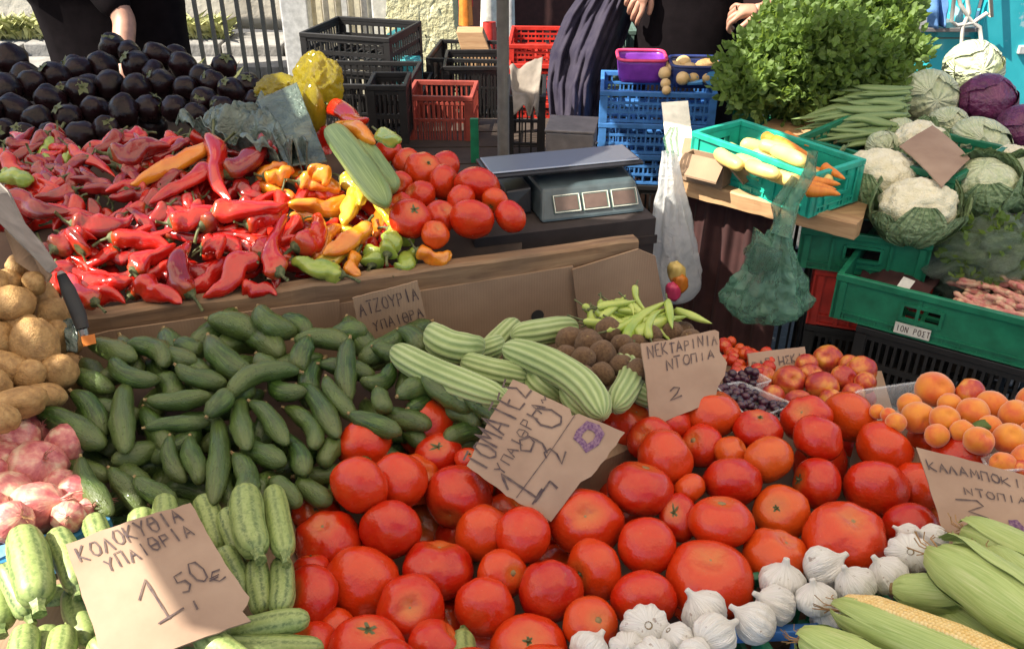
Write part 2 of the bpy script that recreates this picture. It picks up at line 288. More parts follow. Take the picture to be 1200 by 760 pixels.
def grid(name, fn, nu, nv, mat, parent=None, loc=None, solid=0, close_u=False, smooth=True):
    V = [fn(i/nu if close_u else i/(nu-1), j/(nv-1)) for j in range(nv) for i in range(nu)]; Fc = []; uv = []
    for j in range(nv-1):
        for i in range(nu if close_u else nu-1):
            k = (i+1) % nu; Fc.append((j*nu+i, j*nu+k, (j+1)*nu+k, (j+1)*nu+i))
            uv += [(i/nu, j/nv), ((i+1)/nu, j/nv), ((i+1)/nu, (j+1)/nv), (i/nu, (j+1)/nv)]
    o = link(name, mesh(name, V, Fc, mat, uv, smooth), parent, loc)
    if solid:
        m = o.modifiers.new('thick', 'SOLIDIFY'); m.thickness = solid; m.offset = 0
    return o
def origin(o):                    # move the origin of a mesh built in world coordinates to its middle
    me = o.data; n = len(me.vertices); a = np.zeros(n*3); me.vertices.foreach_get('co', a); a = a.reshape(-1, 3)
    c = (a.min(0)+a.max(0))/2; a -= c; me.vertices.foreach_set('co', a.ravel()); me.update(); o.location = Vector(o.location)+Vector(c); return o
def adopt(root, *kids):
    for k in kids:
        k.parent = root; k.matrix_parent_inverse = Matrix.Translation(-Vector(root.location))
    return root
def fbm(x, y, z, s, o=3): return mnoise.fractal((x*s, y*s, z*s), 1, 2, o)
# ---------------------------------------------------------------- produce shapes
def sweep(name, prof, L, mat, bend=0., nseg=20, nring=18, mod=None, lump=0., lscale=20, seed=0, sbend=0.):
    """a body swept along X from -L/2 (stem end) to L/2; prof = [(t, radius)]"""
    ts = [.5-.5*math.cos(PI*i/nring) for i in range(nring+1)]
    tt = [a for a, _ in prof]; rr = [b for _, b in prof]
    def spine(t):
        s = (t-.5)*L
        if abs(bend) < 1e-3: x, y, a = s, 0, 0
        else:
            R = L/bend; a = s/R; x, y = R*math.sin(a), R*(1-math.cos(a)) - R*(1-math.cos(bend/2))*.5
        y += sbend*L*math.sin(2*PI*t)
        return x, y, a
    V = []; Fc = []; uv = []
    for i, t in enumerate(ts):
        r = np.interp(t, tt, rr); x, y, a = spine(t); tn = (math.cos(a), math.sin(a)); nn = (-tn[1], tn[0])
        if i in (0, nring): V.append((x, y, 0)); continue
        for k in range(nseg):
            w = 2*PI*k/nseg; q = r*(mod(w, t) if mod else 1)
            c, s = math.cos(w)*q, math.sin(w)*q
            p = (x+nn[0]*c, y+nn[1]*c, s)
            if lump:
                f = 1+lump*fbm(p[0]+seed*3.1, p[1]+seed*1.7, p[2], lscale, 3); p = (x+(p[0]-x)*f, y+(p[1]-y)*f, p[2]*f)
            V.append(p)
    idx = lambda i, k: 1+(i-1)*nseg+k % nseg
    last = len(V)-1
    for k in range(nseg):
        u0, u1 = k/nseg, (k+1)/nseg
        Fc.append((0, idx(1, k+1), idx(1, k))); uv += [(u0, 0), (u1, ts[1]), (u0, ts[1])]
        for i in range(1, nring-1):
            Fc.append((idx(i, k), idx(i, k+1), idx(i+1, k+1), idx(i+1, k))); uv += [(u0, ts[i]), (u1, ts[i]), (u1, ts[i+1]), (u0, ts[i+1])]
        Fc.append((last, idx(nring-1, k), idx(nring-1, k+1))); uv += [(u0, 1), (u0, ts[-2]), (u1, ts[-2])]
    return mesh(name, V, Fc, mat, uv)
def spheroid(name, mat, dimple=.25, dw=.35, lobes=0, lobed=.0, flat=.85, nseg=28, nring=18, bottom=.0, lump=.02, seed=0, point=0.):
    """unit-radius fruit, stem pole at -X"""
    V = []; Fc = []; uv = []
    for i in range(nring+1):
        ph = PI*i/nring
        for k in range(nseg):
            w = 2*PI*k/nseg
            x = -math.cos(ph); r = math.sin(ph)
            d = math.exp(-(ph/dw)**2)*dimple; db = math.exp(-((PI-ph)/dw)**2)*bottom
            x = x+d-db+point*math.exp(-((PI-ph)/.25)**2)
            lo = 1-lobed*(.5+.5*math.cos(lobes*w+seed+.6*math.sin(w+seed)))**2*math.exp(-(ph/1.2)**2) if lobes else 1
            p = [x*flat, r*math.cos(w)*lo, r*math.sin(w)*lo]
            f = 1+lump*fbm(p[0]+seed*5, p[1], p[2]+seed, 1.3, 2); V.append([q*f for q in p])
    for i in range(nring):
        for k in range(nseg):
            a, b = i*nseg+k, i*nseg+(k+1) % nseg
            Fc.append((a, b, b+nseg, a+nseg)); u0, u1, v0, v1 = k/nseg, (k+1)/nseg, i/nring, (i+1)/nring
            uv += [(u0, v0), (u1, v0), (u1, v1), (u0, v1)]
    me = mesh(name, V, Fc, mat, uv)
    bm = bmesh.new(); bm.from_mesh(me); bmesh.ops.remove_doubles(bm, verts=bm.verts, dist=1e-5); bm.to_mesh(me); bm.free(); me.shade_smooth()
    return me
PROTO = {}                        # kind -> list of (body mesh, [(part name, part mesh)])
def star(r, x, n=5, w=.22, seed=0, mat='calyx', curl=.15):
    R = random.Random(seed); b = B(); V = []; Fc = []
    for i in range(n):
        a = 2*PI*i/n+R.uniform(-.2, .2); l = r*R.uniform(.75, 1.15); c, s = math.cos(a), math.sin(a); z = curl*l*R.uniform(-.5, 1.2)
        o = len(V); V += [(x, -s*w*r*.5, c*w*r*.5), (x-.02*r-z*.3, c*l*.55-s*w*r*.6, s*l*.55+c*w*r*.6), (x-z, c*l, s*l), (x-.02*r-z*.3, c*l*.55+s*w*r*.6, s*l*.55-c*w*r*.6), (x, s*w*r*.5, -c*w*r*.5), (x-.05*r, 0, 0)]
        Fc += [(o, o+1, o+5), (o+1, o+2, o+5), (o+2, o+3, o+5), (o+3, o+4, o+5), (o+4, o, o+5)]
    b.V = V; b.F = Fc
    b.tube([(x+.02*r, 0, 0), (x-.28*r, .05*r, .03*r)], [.14*r, .1*r], 6)
    return mesh('calyx', b.V, b.F, mat)
def disc(r, x, mat='scar', seed=0):
    b = B(); n = 9; R = random.Random(seed); V = [(x-.06*r, 0, 0)]; Fc = []
    for i in range(n):
        q = r*R.uniform(.8, 1.2); V.append((x-.02*r, q*math.cos(2*PI*i/n), q*math.sin(2*PI*i/n)))
    for i in range(n): V.append((x+.6*r, V[1+i][1]*.7, V[1+i][2]*.7))
    for i in range(n): j = (i+1) % n; Fc += [(0, 1+j, 1+i), (1+i, 1+j, 1+n+j, 1+n+i)]
    return mesh('stem_scar', V, Fc, mat)
PROTO['tomato'] = []
for i in range(8):
    R = random.Random(i); fl = R.uniform(.78, .92); dm = R.uniform(.14, .26)
    me = spheroid('tomato', 'tomato', dm, R.uniform(.28, .4), R.choice([5, 6, 7]), R.choice([.03, .05, .1, .16]), fl, bottom=R.uniform(0, .05), lump=R.uniform(.03, .09), seed=i)
    x = (-1+dm)*fl
    PROTO['tomato'].append((me, [('calyx', star(.40, x-.015, 5, seed=i))] if i % 2 else [('stem_scar', disc(.16, x, seed=i))]))
def cuke(kind, n, L, r, mat, bends, prof, mod=None, lump=.05, seg=20, ring=18, stub=None, parts=None):
    PROTO[kind] = []
    for i in range(n):
        R = random.Random(i*11+1); bd = R.choice(bends)
        me = sweep(kind, [(a, b*r) for a, b in prof], L, mat, bd, seg, ring, mod, lump, 9/L*.4, seed=i, sbend=R.uniform(-.02, .02))
        pp = []
        if stub:
            a = -bd/2; x0 = -L/2 if abs(bd) < 1e-3 else L/bd*math.sin(-bd/2); R_ = 0 if abs(bd) < 1e-3 else L/bd
            y0 = R_*(1-math.cos(bd/2))*.5 if R_ else 0
            d = Vector((-math.cos(a), -math.sin(a), 0)); b = B(); sl, sr, sm = stub
            b.tube([Vector((x0, y0, 0))-d*sl*.25, Vector((x0, y0, 0))+d*sl*.4, Vector((x0, y0, 0))+d*sl], [sr*1.25, sr*.85, sr], 6)
            pp.append(('stem', mesh('stem', b.V, b.F, sm, smooth=False)))
        PROTO[kind].append((me, pp))
end = [(0, 0), (.02, .42), (.06, .72), (.14, .92), (.3, 1), (.7, 1), (.88, .88), (.95, .68), (.985, .4), (1, 0)]
cuke('cucumber', 10, .14, .0175, 'cucumber', [0, .25, -.35, .5, -.7, .95, -.2, -1.4, .15, -.5], [(0, 0), (.015, .28), (.06, .48), (.16, .76), (.35, .98), (.6, 1.02), (.82, .88), (.93, .6), (.98, .32), (1, 0)],
     lambda w, t: 1+.03*math.sin(5*w)+.018*math.sin(10*w)+.02*math.sin(23*t+2*w), .16, stub=(.006, .003, 'scar'))
cuke('zucchini', 6, .12, .021, 'zucchini', [0, .15, -.2, .3], end, lambda w, t: 1+.028*abs(math.sin(4*w)), .08, 32, stub=(.014, .008, 'zucchini'))
PROTO['armenian_cucumber'] = []
cuke('armenian_cucumber', 6, .26, .021, 'armenian', [.2, -.35, .6, -.8, 0, .45], end, lambda w, t: .93+.13*abs(math.sin(6*w)), .04, 60, 22)
cuke('leek_leaf', 5, .26, .011, 'leek', [.1, -.25, .3, -.1], [(0, 0), (.02, .5), (.4, 1), (.8, .8), (1, 0)], lambda w, t: .45+.75*abs(math.cos(w)), .05, 10, 12)
PROTO['leek'] = PROTO.pop('leek_leaf')
cuke('green_marrow', 2, .24, .024, 'leek', [.15, -.1], end, lambda w, t: 1+.08*math.cos(3*w), .03)
cuke('carrot', 4, .15, .014, 'carrot', [0, .1, -.15], [(0, 0), (.01, .6), (.06, 1), (.5, .75), (.9, .35), (1, 0)], None, .08, 12, 12)
cuke('yellow_squash', 4, .13, .018, 'squash', [0, .25, -.2], end, None, .06, 14, 12)
cuke('chilli', 6, .11, .0075, 'chilli', [.3, -.5, .9, -1.1, 0], [(0, 0), (.03, .8), (.15, 1), (.6, .85), (.9, .35), (1, 0)], lambda w, t: 1+.12*math.sin(3*w+5*t), .15, 10, 14, stub=(.025, .0018, 'calyx'))
def peppers(kind, mat, n, L, r, blunt=False, parts=True):
    PROTO[kind] = []
    for i in range(n):
        R = random.Random(i*5+len(kind)); bd = R.choice([.2, -.4, .7, -.9, 1.2, -1.4, 0, .35]); ph = R.uniform(0, 6)
        k = R.uniform(.75, 1.1)
        prof = [(0, 0), (.015, .55), (.05, .85), (.12, 1), (.35, .95*k), (.6, .75*k), (.82, .5*k), (.95, .24), (1, 0)] if not blunt else [(0, 0), (.02, .6), (.08, .95), (.3, 1.05), (.65, .9), (.9, .6), (.98, .3), (1, 0)]
        md = lambda w, t, ph=ph, k=k: (1+.12*math.sin(3*w+ph+4*t)+.08*math.sin(2*w-8*t+ph))*(1-.28*max(0, math.sin(11*t+w+ph))**3)
        me = sweep(kind, [(a, b*r) for a, b in prof], L, mat, bd, 20, 22, md, .22, 14, seed=i, sbend=R.uniform(-.05, .05))
        b = B(); a = -bd/2; x0, y0 = (-L/2, 0) if abs(bd) < 1e-3 else (L/bd*math.sin(-bd/2), L/bd*(1-math.cos(bd/2))*.5)
        d = Vector((-math.cos(a), -math.sin(a), 0)); p = Vector((x0, y0, 0)); sd = Vector((0, 0, 1))*R.uniform(-.012, .012)
        b.tube([p-d*.006, p+d*.002, p+d*.006], [r*.62, r*.42, .0035], 8); b.tube([p+d*.004, p+d*.018+sd*.4, p+d*.034+sd*1.4], [.0035, .0028, .0036], 6)
        PROTO[kind].append((me, [('stem', mesh('stem', b.V, b.F, 'calyx'))]))
peppers('red_pepper', 'pepper_red', 9, .15, .023); peppers('dark_red_pepper', 'pepper_dark', 7, .15, .022)
peppers('orange_pepper', 'pepper_orange', 5, .12, .02, True); peppers('yellow_pepper', 'pepper_yellow', 4, .12, .02, True); peppers('green_pepper', 'pepper_green', 5, .10, .021, True)
PROTO['eggplant'] = []
for i in range(5):
    me = spheroid('eggplant', 'eggplant', .05, .3, 0, 0, (1.0, 1.12, 1.2, 1.06, 1.28)[i], lump=.14, seed=i, nseg=24, nring=14)
    PROTO['eggplant'].append((me, [('calyx', star(.55, -1.08, 5, .5, i, curl=-.25))]))
PROTO['potato'] = [(spheroid('potato', 'potato', 0, .3, 0, 0, 1.22, lump=.13, seed=i, nseg=20, nring=14), []) for i in range(6)]
PROTO['kiwi'] = [(spheroid('kiwi', 'kiwi', .03, .2, 0, 0, 1.18, lump=.08, seed=i, nseg=20, nring=14), [('stem_scar', disc(.09, -1.15, seed=i))]) for i in range(3)]
PROTO['nectarine'] = [(spheroid('nectarine', 'nectarine', .25, .25, 2, .10, .97, lump=.05, seed=i, nseg=26), []) for i in range(4)]
PROTO['apricot'] = [(spheroid('apricot', 'apricot', .22, .25, 1, .10, 1.0, lump=.05, seed=i, nseg=26), []) for i in range(4)]
PROTO['cherry_tomato'] = [(spheroid('cherry_tomato', 'tomato', .15, .3, 0, 0, .95, lump=.05, seed=i, nseg=14, nring=9), []) for i in range(3)]
PROTO['berry'] = [(spheroid('berry', 'berry', .1, .3, 0, 0, 1.1, lump=.08, seed=i, nseg=10, nring=7), []) for i in range(2)]
PROTO['fruit'] = [(spheroid('fruit', 'palefruit', .15, .3, 0, 0, 1., lump=.05, seed=i, nseg=16, nring=10), []) for i in range(2)]
PROTO['onion'] = []
for i in range(4):
    me = sweep('onion', [(0, 0), (.01, .10), (.05, .16), (.10, .40), (.22, .82), (.42, 1), (.62, 1), (.82, .80), (.95, .45), (1, 0)], 2.1, 'onion', 0, 26, 20, lambda w, t: 1+.03*math.sin(7*w)+.02*math.sin(11*w), .12, 1.2, seed=i)
    R = random.Random(i); b = B()
    for k in range(16):
        a = R.uniform(0, 6.28); q = R.uniform(0, .1); e = R.uniform(.15, .5)
        b.tube([(1.05, q*math.cos(a), q*math.sin(a)), (1.25, e*.5*math.cos(a), e*.5*math.sin(a)), (1.3+R.uniform(-.15, .2), e*math.cos(a+.4), e*math.sin(a+.4))], .012, 3)
    t = B()
    for k in range(7):
        a = R.uniform(0, 6.28); e = R.uniform(.05, .3)
        t.tube([(-1.05, .06*math.cos(a), .06*math.sin(a)), (-1.3, e*.6*math.cos(a), e*.6*math.sin(a)), (-1.5-R.uniform(0, .3), e*math.cos(a+.6), e*math.sin(a+.6))], [.05, .035, .008], 4)
    PROTO['onion'].append((me, [('roots', mesh('roots', b.V, b.F, 'potato')), ('dry_neck', mesh('dry_neck', t.V, t.F, 'onion'))]))
PROTO['garlic_bulb'] = []
for i in range(5):
    R = random.Random(i+40); nc = R.choice([8, 9, 10, 11]); bn = R.uniform(-.35, .35)
    me = sweep('garlic_bulb', [(0, 0), (.01, .13), (.06, .14), (.14, .17), (.21, .30), (.30, .66), (.44, .95), (.62, 1.02), (.80, .90), (.92, .64), (.98, .36), (1, 0)], 2.15, 'garlic', bn, 44, 24,
               lambda w, t, nc=nc, i=i: 1-.11*abs(math.cos(nc*w/2+.5*math.sin(w+i)))**5*min(1, max(0, (t-.15)*4))*min(1, (1.02-t)*4), .08, 1.3, seed=i)
    b = B(); n = 14
    for k in range(n):
        a = 2*PI*k/n; b.tube([(.98, .16*math.cos(a), .16*math.sin(a)), (1.08+.02*(k % 2), .13*math.cos(a), .13*math.sin(a))], .02, 4)
    b.tube([(.98, 0, 0), (1.06, 0, 0)], [.2, .16], 9)
    # position of the bend at the root end is small enough to ignore
    PROTO['garlic_bulb'].append((me, [('root_plate', mesh('root_plate', b.V, b.F, 'scar'))]))
# corn: husk leaves round a cob of separate kernels
PROTO['corn_cob'] = []
for i in range(5):
    R = random.Random(i+3); L = .21; r = .026; opened = i == 0
    body = sweep('corn_cob', [(a, b*r) for a, b in [(0, 0), (.01, .35), (.05, .55), (.14, .9), (.4, 1), (.75, .9), (.92, .55), (1, 0)]], L, 'husk', .06, 30, 20, lambda w, t: 1+.03*math.sin(6*w+i)+.012*math.sin(19*w), .05, 30, seed=i)
    parts = []
    if opened:
        bb = B(); V = []; Fc = []
        for a in range(-4, 5):
            for k in range(46):
                t = .05+.9*k/46; x = (t-.5)*L; rad = r*np.interp(t, [0, .06, .4, .8, 1], [.4, .92, 1.12, 1.02, .5]); w = a*.165+ (k % 2)*0.02
                c = Vector((x, math.sin(w)*rad, math.cos(w)*rad)); o = len(V)
                ex, ey, ez = Vector((.0023, 0, 0)), Vector((0, math.cos(w), -math.sin(w)))*.0022, Vector((0, math.sin(w), math.cos(w)))*.0022
                for sx, sy in ((-1, -1), (1, -1), (1, 1), (-1, 1)): V.append(c+ex*sx+ey*sy-ez*.6)
                for sx, sy in ((-1, -1), (1, -1), (1, 1), (-1, 1)): V.append(c+ex*sx*.6+ey*sy*.6+ez)
                Fc += [(o+q, o+(q+1) % 4, o+4+(q+1) % 4, o+4+q) for q in range(4)]+[(o+4, o+5, o+6, o+7)]
        parts.append(('kernels', mesh('kernels', V, Fc, 'kernel')))
    nl = 4 if not opened else 5
    for k in range(nl):            # loose outer husk leaves
        a0 = (2*PI*k/nl+R.uniform(-.3, .3)) if not opened else (PI*.32+ (2*PI-PI*.64)*k/(nl-1)); V = []; Fc = []; uv = []; nw, nl2 = 9, 14; sp = R.uniform(.5, .8)
        fl = R.uniform(.0, .006)
        for j in range(nl2):
            t = j/(nl2-1)
            for q in range(nw):
                s = q/(nw-1)-.5; w = a0+s*2*sp*(1-.45*t**3)*(1+.3*math.sin(PI*t)); rr = r*np.interp(t, [0, .1, .4, .8, .93, 1], [.45, .85, 1.08, .95, .68, .25])+fl*t**4+.0012+.0008*math.sin(q*2+j)
                V.append(((t-.5)*L*1.01, rr*math.sin(w), rr*math.cos(w)))
        for j in range(nl2-1):
            for q in range(nw-1):
                Fc.append((j*nw+q, j*nw+q+1, (j+1)*nw+q+1, (j+1)*nw+q)); uv += [(q/nw*.4, j/nl2), ((q+1)/nw*.4, j/nl2), ((q+1)/nw*.4, (j+1)/nl2), (q/nw*.4, (j+1)/nl2)]
        parts.append(('husk_leaf', mesh('husk_leaf', V, Fc, 'husk', uv)))
    b = B(); b.tube([(-L/2-.012, 0, 0), (-L/2+.01, 0, 0)], [.009, .013], 10)
    for k in range(3): b.tube([(-L/2-.0125, 0, 0), (-L/2-.013, 0, 0)], [.003, .006], 8)
    parts.append(('stalk_end', mesh('stalk_end', b.V, b.F, 'scar')))
    s = B()
    for k in range(12):
        a = R.uniform(0, 6.28); s.tube([(L/2-.01, .003*math.cos(a), .003*math.sin(a)), (L/2+.012, .008*math.cos(a), .008*math.sin(a)), (L/2+R.uniform(.015, .03), .013*math.cos(a+.5), .013*math.sin(a+.5))], .0007, 3)
    parts.append(('silk', mesh('silk', s.V, s.F, 'silk')))
    PROTO['corn_cob'].append((body, parts))
def leaf_cap(name, mat, a0, tilt, wid, ln, rad, seed=0, curl=0.):
    """one leaf wrapped over a ball of radius rad; root at -X"""
    V = []; Fc = []; uv = []; nw, nl = 11, 11
    for j in range(nl):
        t = j/(nl-1); ph = .25+ln*t
        for q in range(nw):
            s = q/(nw-1)*2-1; w = a0+s*wid*math.sin(PI*min(1, .15+.8*t))**.6+.08*math.sin(seed+5*t)
            rr = rad*(1+.03*fbm(s+seed, t*2, seed, 2)+curl*t**4+curl*.5*abs(s)**3+.018*math.sin(q*2.4+seed)*t)
            V.append((-math.cos(ph)*rr, rr*math.sin(ph)*math.cos(w), rr*math.sin(ph)*math.sin(w)))
    for j in range(nl-1):
        for q in range(nw-1):
            Fc.append((j*nw+q, j*nw+q+1, (j+1)*nw+q+1, (j+1)*nw+q)); uv += [(q/nw, j/nl), ((q+1)/nw, j/nl), ((q+1)/nw, (j+1)/nl), (q/nw, (j+1)/nl)]
    return mesh(name, V, Fc, mat, uv)
for kind, mat, lm in (('white_cabbage', 'cabbage', 'cabbage'), ('red_cabbage', 'red_cabbage', 'red_cabbage'), ('leafy_cabbage', 'cabbage', 'leafy')):
    PROTO[kind] = []
    for i in range(3):
        me = spheroid(kind, mat, .05, .3, 0, 0, .94, lump=.08, seed=i, nseg=32, nring=22)
        pp = [('leaf', leaf_cap('leaf', lm, 2*PI*k/5+i, 0, 1.0, 1.9+.25*(k % 3), 1.03+.02*(k % 3), k+i*7, .0 if lm != 'leafy' else .16)) for k in range(5)]
        b = B(); b.tube([(-1.08, 0, 0), (-.85, 0, 0)], [.22, .3], 10); pp.append(('stump', mesh('stump', b.V, b.F, 'cabbage')))
        PROTO[kind].append((me, pp))
PROTO['cauliflower'] = []
for i in range(3):
    V = []; Fc = []; nr, ns = 40, 56; R = random.Random(i)
    pts = [(R.uniform(.0, 1.5), R.uniform(0, 6.28)) for _ in range(70)]; pp_ = np.array([(math.cos(a), math.sin(a)*math.cos(b), math.sin(a)*math.sin(b)) for a, b in pts])
    for j in range(nr):
        ph = PI*j/(nr-1)
        for k in range(ns):
            w = 2*PI*k/ns; d = np.array((math.cos(ph), math.sin(ph)*math.cos(w), math.sin(ph)*math.sin(w)))
            e = np.sort(np.linalg.norm(pp_-d, axis=1)); h = (.12*(1-min(1, e[0]/.22)**2)+.03*fbm(d[0], d[1], d[2], 9)) if ph < 1.7 else 0
            q = d*(.86+h); q[0] *= .9; V.append(tuple(q))
    for j in range(nr-1):
        for k in range(ns): Fc.append((j*ns+k, j*ns+(k+1) % ns, (j+1)*ns+(k+1) % ns, (j+1)*ns+k))
    me = mesh('cauliflower', V, Fc, 'curd')
    lv = [('leaf', leaf_cap('leaf', 'leafy', 2*PI*k/8+i*.3, 0, .62, 1.45+.3*(k % 3), 1.0+.05*(k % 2), k+i*9, .14)) for k in range(8)]
    PROTO['cauliflower'].append((me, lv))
# ---------------------------------------------------------------- laying heaps: every item is a chain of balls pushed apart along its own line of sight
ITEMS = []                        # (object, kind word, desc, pile)
def place(kind, var, M4, sc3, parts=True, mat=None):
    me, pp = PROTO[kind][var % len(PROTO[kind])]
    o = link(kind, me); o.matrix_world = M4 @ Matrix.Diagonal(Vector(tuple(sc3)+(1,)))
    if parts:
        for nm, m in pp: link(nm, m, o)
    return o
def frame(xa, up):
    x = Vector(xa).normalized(); z = Vector(up)-x*x.dot(Vector(up))
    if z.length < 1e-4: z = Vector((0, .3, 1))-x*x.dot(Vector((0, .3, 1)))
    z.normalize(); y = z.cross(x)
    return Matrix((x, y, z)).transposed().to_4x4()
def heap(pile, plane, items, iters=60, slack=.93, spring=.04, buried=None, near=None):
    """items: dict(kind, u, v, r (px), [u2, v2], layer, desc, ax, var)"""
    its = list(items)
    if buried:                    # a lower layer, seen only in the gaps
        kind, r, poly, n, deep, L = buried; us = [p[0] for p in poly]; vs = [p[1] for p in poly]; got = []; tries = 0
        R = random.Random(len(pile)*3+n)
        while len(got) < n and tries < 4000:
            tries += 1; u, v = R.uniform(min(us), max(us)), R.uniform(min(vs), max(vs)); c = False; j = len(poly)-1
            for i in range(len(poly)):
                if (poly[i][1] > v) != (poly[j][1] > v) and u < (poly[j][0]-poly[i][0])*(v-poly[i][1])/(poly[j][1]-poly[i][1])+poly[i][0]: c = not c
                j = i
            if c and all((u-a)**2+(v-b)**2 > (1.35*r)**2 for a, b in got): got.append((u, v))
        low = []
        for u, v in got:
            kk = R.choice(kind) if isinstance(kind, (list, tuple)) else kind
            d = dict(kind=kk, u=u, v=v, r=r*R.uniform(.85, 1.1), layer=-5, deep=deep*R.uniform(.8, 1.2), low=1)
            if L: a = R.uniform(0, PI); d['u'] = u-L/2*math.cos(a); d['v'] = v-L/2*math.sin(a)*.7; d['u2'] = u+L/2*math.cos(a); d['v2'] = v+L/2*math.sin(a)*.7
            low.append(d)
        its = low+its
    n = len(its); A = []; own = []; fr = []; rad = []; t0 = []
    for i, d in enumerate(its):
        long = 'u2' in d; ends = [(d['u'], d['v'])]+([(d['u2'], d['v2'])] if long else [])
        tt = [plane.t(*e) for e in ends]; dp = d.get('deep', 0)
        tt = [t+dp for t in tt]; d['tt'] = tt; L = 0
        if long:
            p, q = at(*ends[0], tt[0]), at(*ends[1], tt[1]); L = (q-p).length
        d['rr'] = d['r']*sum(tt)/len(tt)/FL
        K = 1 if not long else max(2, min(7, int(L/(d['rr']*1.3))+1))
        for k in range(K):
            s = .0 if K == 1 else (.1+.8*k/(K-1)); own.append(i); fr.append(s); tp = d.get('taper', 0); rad.append(d['rr']*(1-tp*s))
    own = np.array(own); fr = np.array(fr); rad = np.array(rad)
    T = np.array([[d['tt'][0], d['tt'][-1]] for d in its]); T0 = T.copy()
    D0 = np.array([list(ray(d['u'], d['v'])) for d in its]); D1 = np.array([list(ray(d.get('u2', d['u']), d.get('v2', d['v']))) for d in its])
    key = np.array([d.get('layer', 0)*10000+(i if 'u2' in d else (d['v']+d['r']*.3)) for i, d in enumerate(its)])
    two = np.array(['u2' in d for d in its])
    for it in range(iters):
        e0 = D0*T[:, :1]; e1 = D1*T[:, 1:]
        Pq = e0[own]*(1-fr[:, None])+e1[own]*fr[:, None]; Dd = Pq/np.linalg.norm(Pq, axis=1)[:, None]
        diff = Pq[:, None, :]-Pq[None, :, :]; d2 = (diff**2).sum(2); Rs = (rad[:, None]+rad[None, :])*slack
        bad = (d2 < Rs**2) & (own[:, None] != own[None, :])
        ii, jj = np.where(np.triu(bad))
        move = np.zeros(len(own)); cnt = np.zeros(len(own))
        al = (diff[ii, jj]*Dd[ii]).sum(1); lat2 = np.maximum(d2[ii, jj]-al**2, 0); need = np.sqrt(np.maximum(Rs[ii, jj]**2-lat2, 0))
        ki, kj = key[own[ii]], key[own[jj]]; sgn = np.where(ki > kj, -1., 1.)      # sgn: i goes nearer (-) or farther (+)
        amt = np.clip(need-sgn*al, 0, .02)*.35
        li = np.array([its[o].get('low', 0) for o in own])
        np.add.at(move, ii, sgn*amt*np.where(li[jj] > li[ii], .3, 1)); np.add.at(move, jj, -sgn*amt*np.where(li[ii] > li[jj], .3, 1)); np.add.at(cnt, ii, 1); np.add.at(cnt, jj, 1)
        move /= np.maximum(cnt, 1)**.5
        g0 = np.zeros(n); g1 = np.zeros(n); w0 = np.zeros(n)+1e-6; w1 = np.zeros(n)+1e-6
        np.add.at(g0, own, move*(1-fr)); np.add.at(w0, own, (1-fr)*(cnt > 0)); np.add.at(g1, own, move*fr); np.add.at(w1, own, fr*(cnt > 0))
        a0 = g0/np.maximum(w0, .5); a1 = g1/np.maximum(w1, .5); a1[~two] = a0[~two]
        T[:, 0] += a0+(T0[:, 0]-T[:, 0])*spring; T[:, 1] += a1+(T0[:, 1]-T[:, 1])*spring
        lim = .8*np.array([d['rr'] for d in its]); lim2 = np.array([.35*abs(math.hypot(d.get('u2', d['u'])-d['u'], d.get('v2', d['v'])-d['v']))*d['tt'][0]/FL+.01 for d in its])
        sl = (T[:, 0]-T0[:, 0])-(T[:, 1]-T0[:, 1]); ex = np.clip(sl, -lim2, lim2)-sl; T[:, 0] += ex/2; T[:, 1] -= ex/2
    out = []
    for i, d in enumerate(its):
        R = random.Random(i*17+len(pile)); k = d['kind']; p0 = at(d['u'], d['v'], T[i, 0]); var = d.get('var', R.randrange(50)); parts = True
        if 'u2' in d:
            p1 = at(d['u2'], d['v2'], T[i, 1]); c = (p0+p1)/2; ax = p1-p0; me = PROTO[k][var % len(PROTO[k])][0]
            if d.get('flip'): ax = -ax
            L0 = PLEN[k]; r0 = PRAD[k]; up = plane.n*(-1 if d.get('turn') else 1)
            M4 = Matrix.Translation(c) @ frame(ax, up) @ Matrix.Rotation(d.get('roll', R.choice((0, PI))+R.uniform(-.5, .5)), 4, 'X')
            o = place(k, var, M4, ((ax.length*1.03)/L0, d['rr']/r0, d['rr']/r0), parts)
        else:
            t = (T[i, 0]+T[i, 1])/2; p0 = at(d['u'], d['v'], t); rr = d['r']*t/FL; q = d.get('ax')
            if q is None:
                q = Vector((R.gauss(0, 1), R.gauss(0, 1), R.gauss(0, 1)-.3)) if R.random() > .3 else Vector((R.uniform(-1, 1), -.6, 1))
            else:                 # ax = (right, up, towards viewer) direction of the stem end
                q = RT*q[0]+UP*q[1]-FW*q[2]
            asp = d.get('ry', d['r'])/d['r']
            M4 = Matrix.Translation(p0) @ frame(-Vector(q), (R.gauss(0, 1), R.gauss(0, 1), R.gauss(0, 1)))
            if asp != 1:          # squashed outline: compress along the viewer's up direction, still a real solid
                Q = Matrix((RT, UP, -FW)).transposed().to_4x4(); S = Q @ Matrix.Diagonal((1, asp, (1+asp)/2, 1)) @ Q.inverted()
                M4 = Matrix.Translation(p0) @ S @ Matrix.Translation(-p0) @ M4
            me, pp = PROTO[k][var % len(PROTO[k])]
            o = link(k, me); S4 = M4 @ Matrix.Scale(rr*d.get('k', 1), 4)
            loc, rot, _ = S4.decompose(); inv = (Matrix.Translation(loc) @ rot.to_matrix().to_4x4()).inverted() @ S4
            if asp == 1: o.matrix_world = S4
            else:
                # keep a plain scale: the nearest axis-aligned one in the fruit's own frame
                o.matrix_world = Matrix.Translation(loc) @ rot.to_matrix().to_4x4() @ Matrix.Diagonal(Vector((inv.col[0].xyz.length, inv.col[1].xyz.length, inv.col[2].xyz.length, 1)))
            if rr > .008:
                for nm, m in pp: link(nm, m, o)
